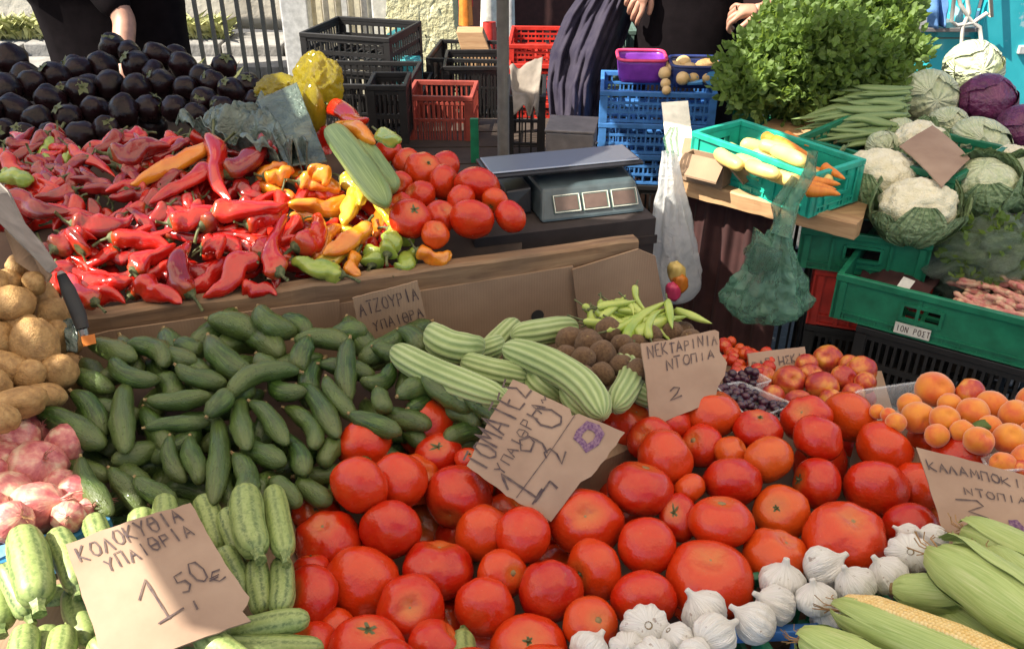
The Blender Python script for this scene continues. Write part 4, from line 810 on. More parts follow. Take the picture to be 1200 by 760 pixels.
PE += [dict(kind='green_pepper', u=2, v=205, u2=38, v2=212, r=13, label='green pepper lying alone at the far end of the dark red peppers'),
       dict(kind='orange_pepper', u=250, v=172, u2=152, v2=217, r=12, var=0, taper=.5, label='long orange red pepper lying across the dark ones, pointing down'),
       dict(kind='red_pepper', u=248, v=195, u2=176, v2=238, r=13, taper=.5, label='long red pepper just under the long orange one'),
       dict(kind='red_pepper', u=246, v=162, u2=268, v2=238, r=14, taper=.4, roll=0, var=2, label='curved red pepper hanging down beside the long orange pepper'),
       dict(kind='dark_red_pepper', u=216, v=345, u2=216, v2=278, r=16, taper=.2, var=4, label='glossy dark maroon pepper standing upright above the timber board'),
       dict(kind='red_pepper', u=300, v=302, u2=238, v2=348, r=18, taper=.6, var=3, label='pointed red pepper with its tip resting on the timber board'),
       dict(kind='red_pepper', u=165, v=330, u2=212, v2=356, r=18, taper=.5, var=0, label='short red pepper with green stem lying on the timber edge'),
       dict(kind='red_pepper', u=88, v=290, u2=108, v2=275, r=20, taper=.3, label='round red pepper with its stem end facing out beside the grey flap'),
       dict(kind='red_pepper', u=322, v=322, u2=330, v2=250, r=15, taper=.5, label='dark red curved pepper running down to the timber near the orange ones'),
       dict(kind='red_pepper', u=352, v=292, u2=378, v2=250, r=18, taper=.5, label='wide red pepper below the bright yellow pepper'),
       dict(kind='red_pepper', u=285, v=335, u2=325, v2=345, r=14, taper=.4), dict(kind='red_pepper', u=242, v=288, u2=262, v2=300, r=15, taper=.3, label='red pepper showing its round stem end above the timber'),
       dict(kind='orange_pepper', u=410, v=240, u2=338, v2=240, r=13, taper=.4, label='bright orange yellow pepper lying crosswise in the middle of the heap'),
       dict(kind='yellow_pepper', u=414, v=226, u2=404, v2=262, r=12, label='bright yellow pepper end standing beside the green marrows'),
       dict(kind='yellow_pepper', u=440, v=232, u2=462, v2=268, r=9, taper=.5, label='slim bright yellow pepper pointing down to the upper tomatoes'),
       dict(kind='orange_pepper', u=432, v=264, u2=380, v2=300, r=13, label='orange pepper with rough skin beside the light green peppers'),
       dict(kind='green_pepper', u=400, v=322, u2=342, v2=306, r=14, label='light green pepper lying along the timber board'),
       dict(kind='orange_pepper', u=412, v=298, u2=418, v2=324, r=11, label='small orange pepper wedged between two light green peppers'),
       dict(kind='green_pepper', u=455, v=268, u2=485, v2=285, r=13), dict(kind='green_pepper', u=438, v=312, u2=434, v2=288, r=16, label='yellow green pepper with its stem end facing out'),
       dict(kind='green_pepper', u=454, v=298, u2=462, v2=272, r=14), dict(kind='green_pepper', u=468, v=318, u2=488, v2=292, r=13, label='green pepper leaning at the end of the timber near the orange one'),
       dict(kind='orange_pepper', u=488, v=297, u2=530, v2=300, r=12, label='orange pepper at the end of the heap beside the black crate'),
       dict(kind='orange_pepper', u=350, v=212, u2=400, v2=222, r=12), dict(kind='orange_pepper', u=310, v=208, u2=345, v2=200, r=12), dict(kind='orange_pepper', u=366, v=198, u2=385, v2=215, r=12), dict(kind='yellow_pepper', u=430, v=215, u2=420, v2=240, r=10)]
for k in ('green_pepper', 'orange_pepper', 'yellow_pepper', 'red_pepper', 'dark_red_pepper'):
    for d in PE:
        if d['kind'] == k: d['cat'] = 'pepper'
PE = [dict(d, r=d['r']*.86) for d in PE]
heap('peppers', P_pep, PE, iters=45, spring=.07, buried=(['red_pepper', 'dark_red_pepper'], 13, [(10, 180), (120, 160), (390, 190), (490, 300), (220, 340), (60, 345)], 95, .045, 60))
# long marrows, red peppers and the far end of the heap
heap('far_end', Plane((430, 190, 1.56), (460, 240, 1.48), (400, 150, 1.66)), [dict(kind='red_pepper', u=388, v=128, u2=432, v2=142, r=12, label='bright red pepper on top beside the yellow bag', cat='pepper'), dict(kind='orange_pepper', u=398, v=146, u2=438, v2=165, r=12, label='orange pepper lying behind the green marrows', cat='pepper'),
     dict(kind='red_pepper', u=375, v=150, u2=386, v2=190, r=14, label='red pepper squeezed between the grey green bag and marrows', cat='pepper'), dict(kind='green_pepper', u=445, v=158, u2=468, v2=165, r=9, label='small dull green pepper beyond the green marrows', cat='pepper'),
     dict(kind='green_marrow', u=420, v=168, u2=462, v2=222, r=14, var=1, cat='marrow', label='shorter pale green marrow behind the long one'), dict(kind='green_marrow', u=388, v=150, u2=452, v2=238, r=15.5, var=0, cat='marrow', label='long pale green marrow leaning between peppers and tomatoes')])
UT = [(478, 190, 17, 16), (455, 178, 20, 12), (497, 200, 23, 21), (468, 216, 15), (520, 214, 20), (492, 230, 18), (481, 256, 24, 23), (517, 254, 19), (559, 219, 28, 23, dict(ax=(.2, .8, -.3))), (598, 254, 20, 19), (553, 257, 25, 22, dict(ax=(0, .7, -.6))), (540, 235, 18), (580, 235, 15), (510, 275, 16), (470, 240, 14)]
heap('upper_tomatoes', P_upt, rnd('tomato', UT, k=1.08), buried=('tomato', 20, [(460, 190), (510, 185), (600, 240), (590, 265), (480, 270)], 12, .05, 0))
# eggplants
R = random.Random(31)
EG = [(14, 73, 19, 18), (37, 99, 16), (66, 91, 17), (92, 82, 14), (120, 79, 17), (133, 57, 15), (161, 78, 17), (185, 67, 15), (206, 64, 12), (215, 78, 15), (238, 92, 16), (263, 78, 14), (251, 97, 13), (290, 102, 15), (271, 107, 15), (6, 104, 17), (60, 118, 16), (95, 108, 17), (130, 100, 17), (160, 105, 16), (190, 98, 16), (218, 104, 15),
      (240, 118, 15), (20, 130, 17), (45, 140, 16), (80, 138, 16), (112, 130, 16), (145, 130, 16), (175, 128, 16), (205, 128, 15), (230, 136, 14), (262, 128, 14), (5, 155, 16), (30, 160, 15), (60, 160, 15), (95, 158, 15), (125, 152, 15), (-18, 90, 18), (-15, 130, 18), (298, 118, 12), (150, 60, 12), (-25, 60, 16), (180, 84, 12), (78, 108, 12)]
heap('eggplants', P_egg, rnd('eggplant', EG, k=1.03), buried=('eggplant', 18, [(-10, 100), (130, 80), (290, 105), (270, 145), (0, 170)], 34, .06, 0))
# cabbages and cauliflowers
CB = [('white_cabbage', 1140, 80, 31, 28), ('white_cabbage', 1088, 115, 31, 29), ('white_cabbage', 1110, 146, 22, 18), ('white_cabbage', 1150, 168, 35, 23), ('red_cabbage', 1156, 119, 31, 28), ('red_cabbage', 1196, 152, 25, 26), ('cauliflower', 1078, 168, 28, 24), ('cauliflower', 1030, 212, 42, 34),
      ('cauliflower', 1075, 245, 42, 32), ('leafy_cabbage', 1150, 218, 38, 30), ('white_cabbage', 1052, 160, 20, 20), ('leafy_cabbage', 1200, 215, 30, 30), ('cauliflower', 1185, 190, 24, 18), ('white_cabbage', 1035, 172, 19, 16)]
heap('cabbages', P_cab, [dict(kind=k, u=u, v=v, r=r, ry=ry, k=(1.22 if k == 'cauliflower' else 1.06), ax=((.1, .35, -.9) if k != 'cauliflower' else (0, -.75, -.45)) if k != 'leafy_cabbage' else (.3, -.5, -.6), cat='cauliflower' if k == 'cauliflower' else 'cabbage') for k, u, v, r, ry in CB], slack=.88)
# ================================================================ LETTERED CARDS
GL = {'Α': [[(0, 0), (.5, 1), (1, 0)], [(.2, .4), (.8, .4)]], 'Β': [[(0, 0), (0, 1), (.7, .9), (.7, .6), (0, .52), (.85, .4), (.85, .1), (0, 0)]], 'Ζ': [[(0, 1), (.95, 1), (0, 0), (1, 0)]], 'Η': [[(0, 0), (0, 1)], [(1, 0), (1, 1)], [(0, .5), (1, .5)]],
      'Θ': [[(.5, 0), (.1, .2), (0, .6), (.3, 1), (.8, .95), (1, .5), (.85, .1), (.5, 0)], [(.1, .5), (.9, .52)]], 'Ι': [[(.5, 0), (.5, 1)]], 'Κ': [[(0, 0), (0, 1)], [(.8, 1), (0, .45), (.9, 0)]], 'Λ': [[(0, 0), (.5, 1), (1, 0)]],
      'Μ': [[(0, 0), (.1, 1), (.5, .35), (.9, 1), (1, 0)]], 'Ν': [[(0, 0), (.05, 1), (.9, 0), (1, 1)]], 'Ε': [[(.9, 1), (.2, .95), (.1, .5), (.2, .05), (1, 0)], [(.1, .5), (.75, .52)]], 'Ο': [[(.5, 0), (.1, .2), (0, .6), (.3, 1), (.8, .95), (1, .5), (.85, .1), (.5, 0)]],
      'Π': [[(.05, 0), (.1, 1), (.9, 1), (.95, 0)]], 'Ρ': [[(.05, 0), (.1, 1), (.8, .95), (.85, .6), (.1, .5)]], 'Σ': [[(1, 1), (.1, .95), (.6, .5), (.05, .05), (1, 0)]], 'Τ': [[(0, 1), (1, 1)], [(.5, 1), (.5, 0)]], 'Υ': [[(0, 1), (.5, .5)], [(1, 1), (.5, .5), (.4, 0)]],
      'Χ': [[(0, 1), (1, 0)], [(1, 1), (0, 0)]], '1': [[(.1, .65), (.55, 1), (.5, 0)], [(.15, 0), (.95, .04)]], '9': [[(.85, .75), (.5, 1), (.1, .8), (.25, .5), (.7, .55), (.85, .8), (.8, .3), (.5, 0)]], '0': [[(.5, 0), (.1, .2), (0, .6), (.3, 1), (.8, .95), (1, .5), (.85, .1), (.5, 0)]],
      '5': [[(.9, 1), (.2, .95), (.15, .6), (.7, .55), (.85, .25), (.5, 0), (.05, .08)]], '2': [[(.05, .8), (.4, 1), (.85, .8), (.6, .4), (0, 0), (1, .05)]], '3': [[(.05, .95), (.7, 1), (.85, .8), (.35, .55), (.9, .35), (.7, .05), (.1, 0)]], '€': [[(1, .9), (.5, 1), (.15, .5), (.5, 0), (1, .1)], [(0, .6), (.7, .6)], [(0, .42), (.65, .42)]],
      ',': [[(.5, .15), (.3, -.2)]], '-': [[(.1, .5), (.9, .5)]], '~': [[(0, .4), (.3, .7), (.6, .35), (1, .6)]]}
def card(label, cn, lines, outline=None, mat='palecard', bulge=.006, extra=(), wobble=.012):
    """cn: world corners TL, TR, BR, BL; lines: (text, s0, q0, s1, q1, height) in card coordinates (s along, q down)"""
    TL, TR, BR, BL = cn; n = (TR-TL).cross(BL-TL).normalized()
    if n.dot(CAM-TL) < 0: n = -n
    def pt(s, q, h=0): return TL*(1-s)*(1-q)+TR*s*(1-q)+BR*s*q+BL*(1-s)*q + n*(h+bulge*math.sin(PI*min(1, max(0, s)))*.6+bulge*math.sin(PI*min(1, max(0, q))))
    outline = outline or [(0, 0), (1, 0), (1, 1), (0, 1)]
    R = random.Random(len(label)); pts = []
    for i, (a, b) in enumerate(outline):
        c, d = outline[(i+1) % len(outline)]; k = max(1, int(math.hypot(c-a, d-b)*14))
        for j in range(k): pts.append((a+(c-a)*j/k+R.uniform(-1, 1)*wobble*.5, b+(d-b)*j/k+R.uniform(-1, 1)*wobble*.5))
    bm = bmesh.new(); vs = [bm.verts.new((s, q, 0)) for s, q in pts]; f = bm.faces.new(vs)
    for a in range(1, 12):
        for no in ((1, 0, 0), (0, 1, 0)):
            g = bm.verts[:]+bm.edges[:]+bm.faces[:]; bmesh.ops.bisect_plane(bm, geom=g, plane_co=(a/12, a/12, 0), plane_no=no)
    bmesh.ops.triangulate(bm, faces=bm.faces)
    for v in bm.verts: v.co = pt(v.co.x, v.co.y)
    bm.normal_update()
    if sum((f.normal.dot(n) for f in bm.faces)) < 0: bmesh.ops.reverse_faces(bm, faces=bm.faces)
    me = bpy.data.meshes.new('price_card'); bm.to_mesh(me); bm.free(); me.materials.append(MATS[mat])
    o = link('price_card', me); c = (TL+BR)/2; me.transform(Matrix.Translation(-c)); o.location = c
    m = o.modifiers.new('thick', 'SOLIDIFY'); m.thickness = .003; m.offset = -1
    w = (TR-TL).length; hgt = (BL-TL).length; V = []; Fc = []
    def stroke(poly, wd):
        P_ = []
        for (a, b), (c_, d_) in zip(poly, poly[1:]):
            k = max(1, int(math.hypot((c_-a)*w, (d_-b)*hgt)/.006)); P_ += [(a+(c_-a)*j/k, b+(d_-b)*j/k) for j in range(k)]
        P_.append(poly[-1]); q = [pt(s, y, .0012)-c for s, y in P_]
        for i, p in enumerate(q):
            t = (q[min(i+1, len(q)-1)]-q[max(i-1, 0)]); sd = t.cross(n)
            if sd.length < 1e-7: sd = Vector((1, 0, 0))
            sd = sd.normalized()*wd*.5*(.62+.5*R.random()); V.append(p-sd); V.append(p+sd)
            if i: k = len(V); Fc.append((k-4, k-3, k-1, k-2))
    for text, s0, q0, s1, q1, hh, wd in lines:
        N_ = len(text); dx, dy = (s1-s0)*w, (q1-q0)*hgt; L = math.hypot(dx, dy); ux, uy = dx/L, dy/L; cw = L/N_
        for i, ch in enumerate(text):
            for st in GL.get(ch, []):
                poly = []; jx, jy, js = R.uniform(-.06, .06), R.uniform(-.07, .07), R.uniform(.88, 1.1)
                for x, y in st:
                    lx = (i+(x*.74+.1+jx))*cw; ly = (y*js+jy)*hh; poly.append((s0+(lx*ux+ly*uy)/w, q0+(lx*uy-ly*ux)/hgt))
                stroke(poly, wd)
    for poly, wd in extra: stroke(poly, wd)
    if V: link('lettering', mesh('lettering', V, Fc, 'ink', smooth=False), o)
    return tag(o, label, 'price card'), pt, c, n
TLt, PAL = 'Τ', 0
cd, pt, cc, nn = card('brown card reading ΤΟΜΑΤΕΣ and 1,90 with purple stamp, stuck into the tomatoes', [at(547, 546, 1.045), at(602, 444, 1.085), at(735, 508, 1.065), at(646, 611, 1.03)],
    [('ΤΟΜΑΤΕΣ', .02, .19, .98, .17, .027, .0026), ('ΥΠΑΙΘΡΙΑ~', .10, .36, .98, .34, .012, .0018), ('1', -.02, .72, .25, .72, .05, .003), ('9', .36, .60, .64, .58, .034, .0028), ('0', .68, .54, .92, .52, .032, .0026), (',', .22, .80, .36, .80, .03, .003), ('2', .44, .74, .60, .70, .022, .0022), ('-', .0, .80, .38, .78, .01, .003)],
    [(0, 0), (.45, -.02), (1, 0), (1.0, .12), (.97, .15), (.96, .52), (.91, .56), (.96, .6), (1, .98), (.5, 1.01), (.42, .97), (.0, 1.0), (-.03, .5)],
    extra=[([(.0, .585), (.5, .59), (.93, .575)], .0011)])
def stamp(cd, pt, cc, pts, name='stamp'):
    n = len(pts); m = sum(a for a, _ in pts)/n, sum(b for _, b in pts)/n
    V = [pt(a, b, .0012)-cc for a, b in pts]+[pt(m[0]+(a-m[0])*.45, m[1]+(b-m[1])*.45, .0012)-cc for a, b in pts]
    link(name, mesh(name, V, [(i, (i+1) % n, n+(i+1) % n, n+i) for i in range(n)], 'stamp', smooth=False), cd)
stamp(cd, pt, cc, [(.72, .68), (.80, .66), (.93, .68), (.95, .78), (.90, .86), (.78, .88), (.66, .84), (.70, .76)])
card('small brown card reading ΑΤΖΟΥΡΙΑ ΥΠΑΙΘΡΑ leaning on the cardboard under the timber', [on_front(413, 349, .05), on_front(489, 329, .05), on_front(507, 405, .055), on_front(426, 420, .055)],
     [('ΑΤΖΟΥΡΙΑ', .06, .30, .97, .26, .020, .0019), ('ΥΠΑΙΘΡΑ', .22, .58, .98, .52, .017, .0019)], mat='card', bulge=.002)
card('upright brown card reading ΝΕΚΤΑΡΙΝΙΑ ΝΤΟΠΙΑ 2 standing behind the tomatoes', [at(751, 402, 1.20), at(842, 389, 1.24), at(842, 468, 1.20), at(762, 500, 1.17)],
     [('ΝΕΚΤΑΡΙΝΙΑ', .05, .20, .98, .18, .017, .0018), ('ΝΤΟΠΙΑ', .26, .40, .93, .37, .015, .0018), ('2', .28, .78, .50, .77, .017, .002)], [(0, 0), (.3, .01), (.95, -.04), (1, .0), (1.01, .3), (1.1, .5), (1.08, .68), (.98, .8), (.95, 1), (0, 1)], bulge=.003)
card('little brown card reading ΒΑΡ ΗΣΚΑ between cherry tomatoes and nectarines', [at(876, 414, 1.46), at(943, 406, 1.50), at(946, 434, 1.47), at(880, 445, 1.43)],
     [('ΒΑΡ ΗΣΚΑ', .04, .72, .94, .62, .018, .002)], bulge=.002)
cd, pt, cc, nn = card('wide brown card reading ΚΑΛΑΜΠΟΚΙΑ ΝΤΟΠΙΑ 3 leaning over the corn', [at(1074, 524, 1.06), at(1225, 563, 1.01), at(1230, 655, .95), at(1112, 648, .99)],
     [('ΚΑΛΑΜΠΟΚΙΑ', .04, .22, .90, .20, .013, .0018), ('ΝΤΟΠΙΑ', .30, .42, .84, .40, .011, .0016), ('3', .18, .74, .58, .72, .034, .0018)], bulge=.004)
stamp(cd, pt, cc, [(.64, .62), (.72, .60), (.80, .70), (.82, .88), (.74, .93), (.66, .84)]); stamp(cd, pt, cc, [(.88, .66), (.95, .66), (1.0, .8), (.98, .92), (.9, .9)])
slab('paper_slip', [pt(.84, .06, .003), pt(.99, .02, .003), pt(.99, .32, .003), pt(.92, .34, .003)], .001, 'cream_label', 'pale paper slip on the corner of the corn price card', 'paper')
card('large brown card reading ΚΟΛΟΚΥΘΙΑ ΥΠΑΙΘΡΙΑ 1,50€ lying on the zucchini', [at(77, 637, .85), at(224, 589, .89), at(297, 722, .83), at(128, 792, .77)],
     [('ΚΟΛΟΚΥΘΙΑ', .06, .19, .90, .13, .019, .0019), ('ΥΠΑΙΘΡΙΑ', .22, .34, .92, .27, .016, .0018), ('1', .32, .84, .66, .80, .052, .0022), (',', .62, .78, .78, .74, .03, .002), ('50', .62, .67, .88, .64, .023, .002), ('€', .84, .69, .99, .67, .012, .0018)],
     [(0, 0), (.5, -.01), (1, 0), (1, .5), (1.04, .86), (1.0, .90), (.955, .94), (.97, 1.02), (.5, 1), (.0, 1)], bulge=.003)
card('blank pinkish brown card lying on the cauliflowers and cabbages', [at(1054, 171, 1.80), at(1093, 147, 1.86), at(1137, 186, 1.76), at(1104, 219, 1.66)], [], mat='palecard', bulge=.004)

# ================================================================ CRATES
def crate(label, A, rz, w, d, h, mat, style='lattice', name='plastic_crate', group=None, tilt=0, ribs=None, cat='crate', rimh=None, hc=None):
    """A = world position of the near-left top corner; w along local x, d along local y"""
    t = thing(name, label, cat, (A[0], A[1], A[2]-h), rz, group); th = .007
    if tilt: t.rotation_euler = (tilt, 0, rz)
    rimh = rimh or (.014 if style != 'bars' else .01)
    b = B(); b.box(-.004, -.004, h-rimh, w+.004, th, h); b.box(-.004, d-th, h-rimh, w+.004, d+.004, h); b.box(-.004, th, h-rimh, th, d-th, h); b.box(w-th, th, h-rimh, w+.004, d-th, h); b.done('rim', mat, t, bevel=.0015)
    b = B()
    nx = max(4, int(w/.035))
    for i in range(nx): x = .01+(w-.02)*i/(nx-1); b.box(x-.004, .008, .002, x+.004, d-.008, .008)
    for i in range(5): y = .015+(d-.03)*i/4; b.box(.008, y-.006, .0, w-.008, y+.006, .0055)
    b.done('base_grid', mat, t)
    def side(L):
        b = B(); z0, z1 = .001, h-rimh-.0004; hh = z1-z0
        if style == 'slots':
            n = ribs or int(L/.014); b.box(0, 0, z0, L, th, z0+.014); b.box(0, 0, z0+hh*.5-.005, L, th, z0+hh*.5+.008); b.box(0, 0, z1-.012, L, th, z1)
            for i in range(n+1):
                x = (L-.006)*i/n; b.box(x, .0012, z0+.014, x+.006, th-.001, z0+hh*.5-.005); b.box(x, .0012, z0+hh*.5+.008, x+.006, th-.001, z1-.012)
        elif style == 'solid':
            hx0, hx1, hz0, hz1 = (hc or L*.5)-.036, (hc or L*.5)+.036, z0+hh*.45, z0+hh*.78
            b.box(0, .001, z0, hx0, th-.001, z1); b.box(hx1, .001, z0, L, th-.001, z1); b.box(hx0, .001, z0, hx1, th-.001, hz0); b.box(hx0, .001, hz1, hx1, th-.001, z1)
            for x in (hx0-.002, hx1-.004): b.box(x, -.0035, hz0-.004, x+.006, .0005, hz1+.004)
            b.box(hx0+.004, -.0035, hz0-.006, hx1-.004, .0005, hz0); b.box(hx0+.004, -.0035, hz1, hx1-.004, .0005, hz1+.006)
            for f in (0, .25, .72, 1): x = (L-.006)*f; b.box(x, -.003, z0, x+.006, .0005, z1)
            b.box(.006, -.0028, z0+hh*.18, L-.006, .0004, z0+hh*.22); b.box(.006, -.0028, z0, L-.006, .0004, z0+hh*.05)
            for i in range(int(L/.03)): x = .02+i*.03; b.box(x, -.002, z0+hh*.05, x+.003, .0004, z0+hh*.18)
        else:
            n = ribs or int(L/.03)
            for z in (z0, z0+hh*.34, z0+hh*.68): b.box(0, .001, z, L, th-.001, z+.007)
            for i in range(n+1): x = (L-.006)*i/n; b.box(x, .0018, z0+.0001, x+.005, th-.0018, z1)
            for i in range(0, n): x = L*(i+.5)/n; b.box(x-.002, .002, z0+hh*.34, x+.002, th-.002, z0+hh*.68)
        return b
    for nm, L, loc, rot in (('side_panel', w-.0002, (.0001, 0, 0), 0), ('side_panel', w-.0002, (w-.0001, d, 0), PI), ('side_panel', d-.016, (0, d-.008, 0), -PI/2), ('side_panel', d-.016, (w, .008, 0), PI/2)):
        o = side(L).done(nm, mat, t, loc); o.rotation_euler = (0, 0, rot)
    for x, y in ((0, 0), (w, 0), (w, d), (0, d)):
        b = B(); sx, sy = (1 if x == 0 else -1), (1 if y == 0 else -1); b.box(min(x-sx*.003, x+sx*.018), min(y-sy*.003, y-sy*.0005), 0, max(x-sx*.003, x+sx*.018), max(y-sy*.003, y-sy*.0005), h-rimh-.001)
        b.box(min(x-sx*.003, x-sx*.0005), min(y-sy*.0004, y+sy*.018), 0, max(x-sx*.003, x-sx*.0005), max(y-sy*.0004, y+sy*.018), h-rimh-.001); b.done('corner_post', mat, t)
    return t
def local(t, x, y, z):
    if t.get('label', '').startswith('dark green crate with oval'): z -= .03
    m = Matrix.Translation(t.location) @ t.rotation_euler.to_matrix().to_4x4(); return m @ Vector((x, y, z))
# right-hand stall: stacked crates
A = atz(984, 320, .835); Bq = atz(1200, 373, .835); rz = math.atan2((Bq-A).y, (Bq-A).x)
g1 = crate('dark green crate with oval handle hole and pale label, holding pods and bagged greens', A, rz, .60, .34, .095, 'crate_green', 'solid', cat='crate', hc=.158)
lb = B(); lb.box(.118, -.0052, .006, .182, -.0038, .028); o = lb.done('label_strip', 'cream_label', g1)
V = []; Fc = []
for i, ch in enumerate('ΙΟΝ ΡΟΣΤ'):
    for st in GL.get(ch, []):
        for (a, b_), (c, d_) in zip(st, st[1:]):
            x0, z0, x1, z1 = .122+i*.0077+a*.0052, .011+b_*.012, .122+i*.0077+c*.0052, .011+d_*.012; k = len(V); l = math.hypot(x1-x0, z1-z0)+1e-9; nx, nz = -(z1-z0)/l*.0007, (x1-x0)/l*.0007
            V += [(x0-nx, -.0056, z0-nz), (x0+nx, -.0056, z0+nz), (x1+nx, -.0056, z1+nz), (x1-nx, -.0056, z1-nz)]; Fc.append((k, k+1, k+2, k+3))
link('print', mesh('print', V, Fc, 'ink', smooth=False), o)
A2 = Vector(A)+Vector((math.cos(rz)*.055, math.sin(rz)*.055, 0)); A2.z = .835-.097
g2 = crate('black slotted crate under the dark green crate', A2, rz, .60, .34, .15, 'crate_black', 'slots', cat='crate')
A2b = A2.copy(); A2b.z -= .152; crate('lower black slotted crate at the bottom of the stack beside the apricots', A2b, rz, .60, .34, .15, 'crate_black', 'slots')
A2c = A2.copy(); A2c.z -= .304; crate('lowest grey black crate standing under the stack beside the apricots', A2c, rz, .60, .34, A2c.z-.002, 'crate_black', 'slots')
e1 = Vector((math.cos(rz), math.sin(rz), 0)); e2 = Vector((-math.sin(rz), math.cos(rz), 0))
A3 = atz(942, 266, .875)
rz_w = rz; q3 = atz(1075, 283, .875); rz = math.atan2((q3-A3).y, (q3-A3).x)
g3 = crate('green crate just under the cauliflowers, red inside its handle hole', A3, rz, .24, .22, .088, 'crate_green', 'solid', hc=.12)
A4 = atz(958, 314, .785); g4 = crate('bright red crate below the green crate beside the hanging bag', A4, rz, .22, .20, .13, 'crate_red', 'solid')
A5 = A4.copy(); A5.z -= .132; crate('dark crate under the bright red crate', A5, rz, .22, .20, .16, 'crate_black', 'slots')
A6 = A5.copy(); A6.z -= .162; crate('lowest black crate under the red crate, near the ground', A6, rz, .22, .20, A6.z-.002, 'crate_black', 'slots')
rz = rz_w
# contents of the green crate: maroon cloth, tag, pods, bagged greens
def cloth(name, mat, label, cat, P4, amp, scale, thick=.002, nu=30, nv=20, seed=0, up=Vector((0, 0, 1)), sag=0, folds=0, parent=None):
    a, b, c, d = P4
    def f(s, q):
        p = a*(1-s)*(1-q)+b*s*(1-q)+c*s*q+d*(1-s)*q
        return tuple(p+up*(amp*fbm(p.x+seed, p.y, p.z, scale, 4)+(amp*1.1*math.sin(folds*s*2*PI+2.2*math.sin(3*q+s*4)) if folds else 0)*(.5+.5*q)-sag*math.sin(PI*s)*math.sin(PI*q)))
    o = grid(name, f, nu, nv, mat, solid=thick, parent=parent)
    if parent is None: origin(o); tag(o, label, cat)
    return o
top = .835
cloth('maroon_cloth', 'maroon_cloth', 'maroon cloth inside the dark green crate behind its corner', 'cloth', [local(g1, .02, .02, .08), local(g1, .15, .02, .085), local(g1, .17, .32, .10), local(g1, .02, .32, .10)], .02, 14)
simple('beet', (.10, .012, .04), .4)
slab('paper_tag', [local(g1, .10, .018, .112), local(g1, .122, .014, .112), local(g1, .13, .03, .132), local(g1, .108, .034, .134)], .001, 'cream_label', 'little white tag poking over the rim of the dark green crate', 'tag')
R = random.Random(3); b_ = B()
cuke('bean_pod', 3, .09, .006, 'bean', [.2, -.3, .5], [(0, 0), (.05, .8), (.5, 1), (.95, .6), (1, 0)], lambda w, t: 1+.2*math.sin(22*t), .05, 8, 16); PLEN['bean_pod'] = .09; PRAD['bean_pod'] = .006
cuts = []
for i in range(110):
    x, y = R.uniform(.21, .50), R.uniform(.02, .17); z = .088+.035*math.exp(-((x-.38)/.1)**2)+R.uniform(0, .012)+.012*(i/110)
    a = R.uniform(-.7, .7); c = local(g1, x, y, z); ax = Vector((math.cos(a+rz), math.sin(a+rz), R.uniform(-.2, .2)))
    o = place('bean_pod', i, Matrix.Translation(c) @ frame(ax, (0, 0, 1)), (R.uniform(.8, 1.1), 1, 1))
    ITEMS.append(dict(o=o, kind='bean pod', desc='pink and cream', pile='beans', low=0, label=None, cat='bean', hint={}))
# plastic-wrapped greens bundles
def bag(name, label, mat, c, rad, seed=0, lump=.22, stretch=None, cat='bag', n=4, rot=None, amp=1.3, crease=0):
    bm = bmesh.new(); bmesh.ops.create_icosphere(bm, subdivisions=n, radius=1)
    for v in bm.verts:
        p = v.co; f = 1+lump*(mnoise.fractal(p*amp+Vector((seed, 0, 0)), 1, 2, 3)) + lump*.38*(abs(mnoise.noise(p*4.5+Vector((seed, 3, 0))))*-2+.6)
        if stretch: f *= stretch(p)
        rg = lambda q: 1-2*abs(mnoise.noise(q+Vector((seed*2.3, 1, 0))))
        f += crease*(.075*rg(p*2.6)+.045*rg(p*5.5)+.02*rg(p*11))
        v.co = p*f
    me = bpy.data.meshes.new(name); bm.to_mesh(me); bm.free(); me.materials.append(MATS[mat]); me.shade_smooth()
    o = link(name, me, None, c); o.scale = rad
    if rot: o.rotation_euler = rot
    return tag(o, label, cat)
bg1 = bag('greens_bag', 'see-through green bag of greens resting in the dark green crate', 'film_pale', local(g1, .225, .225, .135), (.125, .085, .062), 1, lump=.30, n=5, amp=1.9, crease=1.6, rot=(0, -.2, rz+.25))
bg2 = bag('greens_bag', 'second clear green bag wrapped round greens, beside the pods at the frame edge', 'film_pale', local(g1, .40, .27, .15), (.12, .08, .065), 5, lump=.3, n=5, amp=1.9, crease=1.6, rot=(0, .1, rz))
# plank front of the right stall
Q0, Q1 = atz(779, 205, .93), atz(992, 259, .93); n2 = Vector(((Q1-Q0).y, -(Q1-Q0).x, 0)).normalized(); ex = (Q1-Q0).normalized()
hd2 = math.atan2(ex.y, ex.x)
plank('timber_beam', Q0, Q1+ex*.02, n2, .03, .034, 'palewood', 'pale timber beam in sunlight edging the stall under the teal crate', wob=.002)
bb = [Q0-n2*.031, Q1+ex*.02-n2*.031, Q1+ex*.02+Vector((.35, .75, 0)), Q0-n2*.95]
t2 = thing('stall_bench', 'wooden bench behind the pale beam carrying carrots, herbs and cabbages', 'table', (Q0.x, Q0.y, 0)); ks = []
for i in range(7):
    s0, s1 = i/7+.004, (i+1)/7-.003; q = [bb[0].lerp(bb[3], s0), bb[1].lerp(bb[2], s0), bb[1].lerp(bb[2], s1), bb[0].lerp(bb[3], s1)]; b = B(); b.quadbox([(p.x, p.y, .90) for p in q]+[(p.x, p.y, .922) for p in q]); ks.append(b.done('plank', 'palewood'))
for p in (bb[0].lerp(bb[3], .05)+ex*.05, bb[3]+ex*.05, bb[2]-ex*.05, bb[1].lerp(bb[2], .4)-ex*.06): b = B(); b.box(p.x-.02, p.y-.02, 0, p.x+.02, p.y+.02, .898); ks.append(b.done('leg', 'tableboard'))
adopt(t2, *ks)
